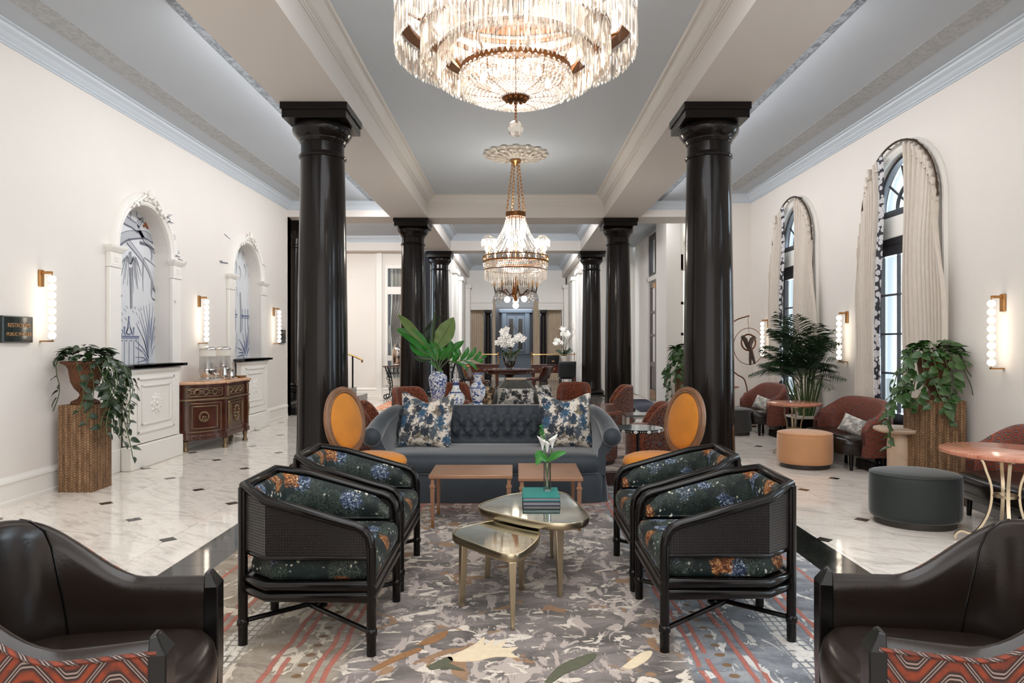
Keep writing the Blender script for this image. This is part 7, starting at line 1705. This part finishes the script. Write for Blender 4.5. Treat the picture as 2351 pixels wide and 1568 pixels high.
orchid('white orchid in the tall glass bowl on the round far table', -.16, 18.1, .7705, 'glass', 5, 1.3, [(-.2, .78, 12), (-.3, .52, 10), (.32, .62, 12), (.02, .5, 6)])
def desk(label, x0, x1, y, h, dr, flip):
    cx = (x0 + x1) / 2; w = (x1 - x0) / 2; t = thing('writing_desk', label, 'desk', (cx, y, 0), 0, 'long mahogany writing desks')
    MB().box(-w, w, -.42, .42, h - .03, h).build('desk_top', 'mahogany', t, bevel=.006); MB().box(-w + .03, w - .03, -.38, .38, h - .26, h - .03).build('case', 'mahogany', t)
    for k in range(3):
        a = -w + .06 + (2 * w - .12) * k / 3; d = MB().box(a + .015, a + (2 * w - .12) / 3 - .015, -.395, -.378, h - .235, h - .055).build('drawer', 'mahogany', t, bevel=.004); MB().ball((a + (w - .06) / 3, -.41, h - .145), .022, 8, 6).build('knob', 'gold', d)
    for (sx, sy) in ((-1, -1), (1, -1), (1, 1), (-1, 1)): MB().lathe([(.03, 0), (.04, .04), (.03, .08), (.05, h - .36), (.04, h - .3), (.055, h - .26)], 12, (sx * (w - .09), sy * .33, 0)).build('leg', 'mahogany', t)
    rl = [(-w + .05, .38, h + .0), (w - .05, .38, h), (w - .05, -.36, h), (-w + .05, -.36, h)]
    for k, (a, b, c_) in enumerate(rl): 
        if k < 2 or True: MB().lathe([(.014, 0), (.02, .02), (.012, .04), (.012, .3), (.022, .33), (.01, .36)], 8, (a, b, h)).build('rail_post', 'gold', t)
    MB().tube([(-w + .05, .38, h + .30), (w - .05, .38, h + .30)], .007, 6).build('gallery_rail', 'gold', t); MB().tube([(-w + .05, -.36, h + .30), (w - .05, -.36, h + .30)], .007, 6).build('gallery_rail', 'gold', t)
desk('mahogany writing desk with brass rail and drawers, right of the centre orchid', .45, 1.9, 21.2, .80, 3, 1); desk('mahogany writing desk mostly hidden behind the broad leaves', -1.82, -.5, 21.6, .80, 3, -1)
orchid('white orchid in the ceramic pot at the right end of the desk', 1.52, 21.2, .8005, 'pot', 8, 1.1, [(-.3, .5, 8), (-.05, .85, 9), (.12, .7, 8)])
t = thing('black_case', 'black box with brass clasp standing on the writing desk', 'box', (1.15, 21.05, .801)); MB().box(-.19, .19, -.1, .1, 0, .28).build('box_body', 'black_wood', t, bevel=.01); MB().box(-.195, .195, -.105, .105, .17, .19).build('lid_line', 'black_metal', t); MB().box(-.04, .04, -.112, -.1, .08, .12).build('clasp', 'gold', t)
def dining(label, x, y, rz, mat='velvet_black', hb=.92):
    t = thing('desk_chair', label, 'chair', (x, y, 0), rz, 'dark chairs around the far desks')
    MB().loft([[(a * k, b * k, z) for a, b in ((.24, -.23), (.24, .23), (-.22, .2), (-.22, -.2))] for z, k in ((.40, .96), (.42, 1), (.46, 1), (.485, .9))], True, True, True).build('seat', mat, t, bevel=.02)
    rows = [[(-.2 - .13 * v - .05 * math.cos(u * 1.4), .25 * math.sin(u * 1.2) / math.sin(1.2), .46 + (hb - .46) * v) for u in [-1 + 2 * k / 10 for k in range(11)]] for v in (0, .3, .6, .85, 1)]
    grid(MB(), rows).build('backrest', mat, t, smooth=70, solid=.05)
    for (a, b) in ((.2, -.19), (.2, .19)): MB().tube(crv([(a, b, .42), (a + .03, b, .25), (a - .01, b, .1), (a + .03, b * 1.05, .0)], 4), [.022] * 9 + [.022, .018, .016, .014], 7).build('front_leg', 'dark_wood', t)
    for (a, b) in ((-.19, -.18), (-.19, .18)): MB().tube(crv([(a, b, .42), (a - .03, b, .2), (a - .1, b, .0)], 4), .018, 7).build('rear_leg', 'dark_wood', t)
dining('black velvet chair left of the round far table', -1.28, 19.1, .3); dining('black velvet chair in front of the writing desk', 1.5, 20.15, PI / 2); dining('dark wooden chair tucked at the right of the round far table', .62, 19.3, PI * .8, 'mahogany', .8); dining('dark wooden chair behind the hexagonal vase', -.95, 17.9, -.2, 'mahogany', .82); dining('amber seated chair far behind the broad leaves', -1.3, 20.25, .8, 'yellow', .8)
def iron_console(label, x, y, w, h, mat='mahogany'):
    t = thing('iron_console', label, 'table', (x, y, 0), 0, 'scrolled iron console tables'); MB().box(-w / 2, w / 2, -.2, .2, h - .03, h).build('table_top', mat, t, bevel=.008)
    for s in (-1, 1):
        for yy in (-.15, .15): MB().tube(crv([(s * w * .44, yy, h - .03), (s * w * .34, yy, h * .7), (s * w * .30, yy, h * .4), (s * w * .34, yy, .05), (s * w * .46, yy, .02), (s * w * .46, yy, .1), (s * w * .40, yy, .1)], 5), .016, 6).build('scroll_leg', 'black_metal', t)
        mb = MB()
        for (cx, cz, r) in ((.2, .72, .1), (.22, .5, .07), (.12, .62, .07), (.24, .3, .06)): mb.tube([(s * (w * .4 - cx * .4) + r * math.cos(q) * (1 - q / 9), -.15, h * cz + r * math.sin(q) * (1 - q / 9)) for q in [i * .6 for i in range(12)]], .009, 5)
        mb.build('iron_scrolls', 'black_metal', t)
    mb = MB().tube([(-w * .42, -.15, h - .2), (w * .42, -.15, h - .2)], .01, 5)
    for k in range(8): mb.tube([(-w * .42 + w * .84 * (k + .5) / 8 + .06 * math.cos(q), -.15, h - .115 + .06 * math.sin(q)) for q in [2 * PI * i / 10 for i in range(10)]], .006, 4, True)
    mb.build('apron_scrolls', 'black_metal', t)
iron_console('scrolled iron console under the silver dome by the far left window', -2.98, 17.9, .95, .86); iron_console('scrolled iron console on the far left wall behind the broad leaves', -2.05, 19.55, .75, .95)
t = thing('silver_dome', 'tall silver domed urn on the far left console', 'urn', (-3.10, 17.9, .8605)); MB().lathe([(.13, 0), (.14, .02), (.11, .05), (.14, .1), (.145, .3), (.13, .42), (.09, .52), (.03, .58), (.02, .6), (.03, .62), (.001, .64)], 28).build('dome', 'silver', t); MB().tube([(.14, 0, .12), (.2, 0, .12), (.21, 0, .09)], .012, 6).build('tap', 'gold', t)
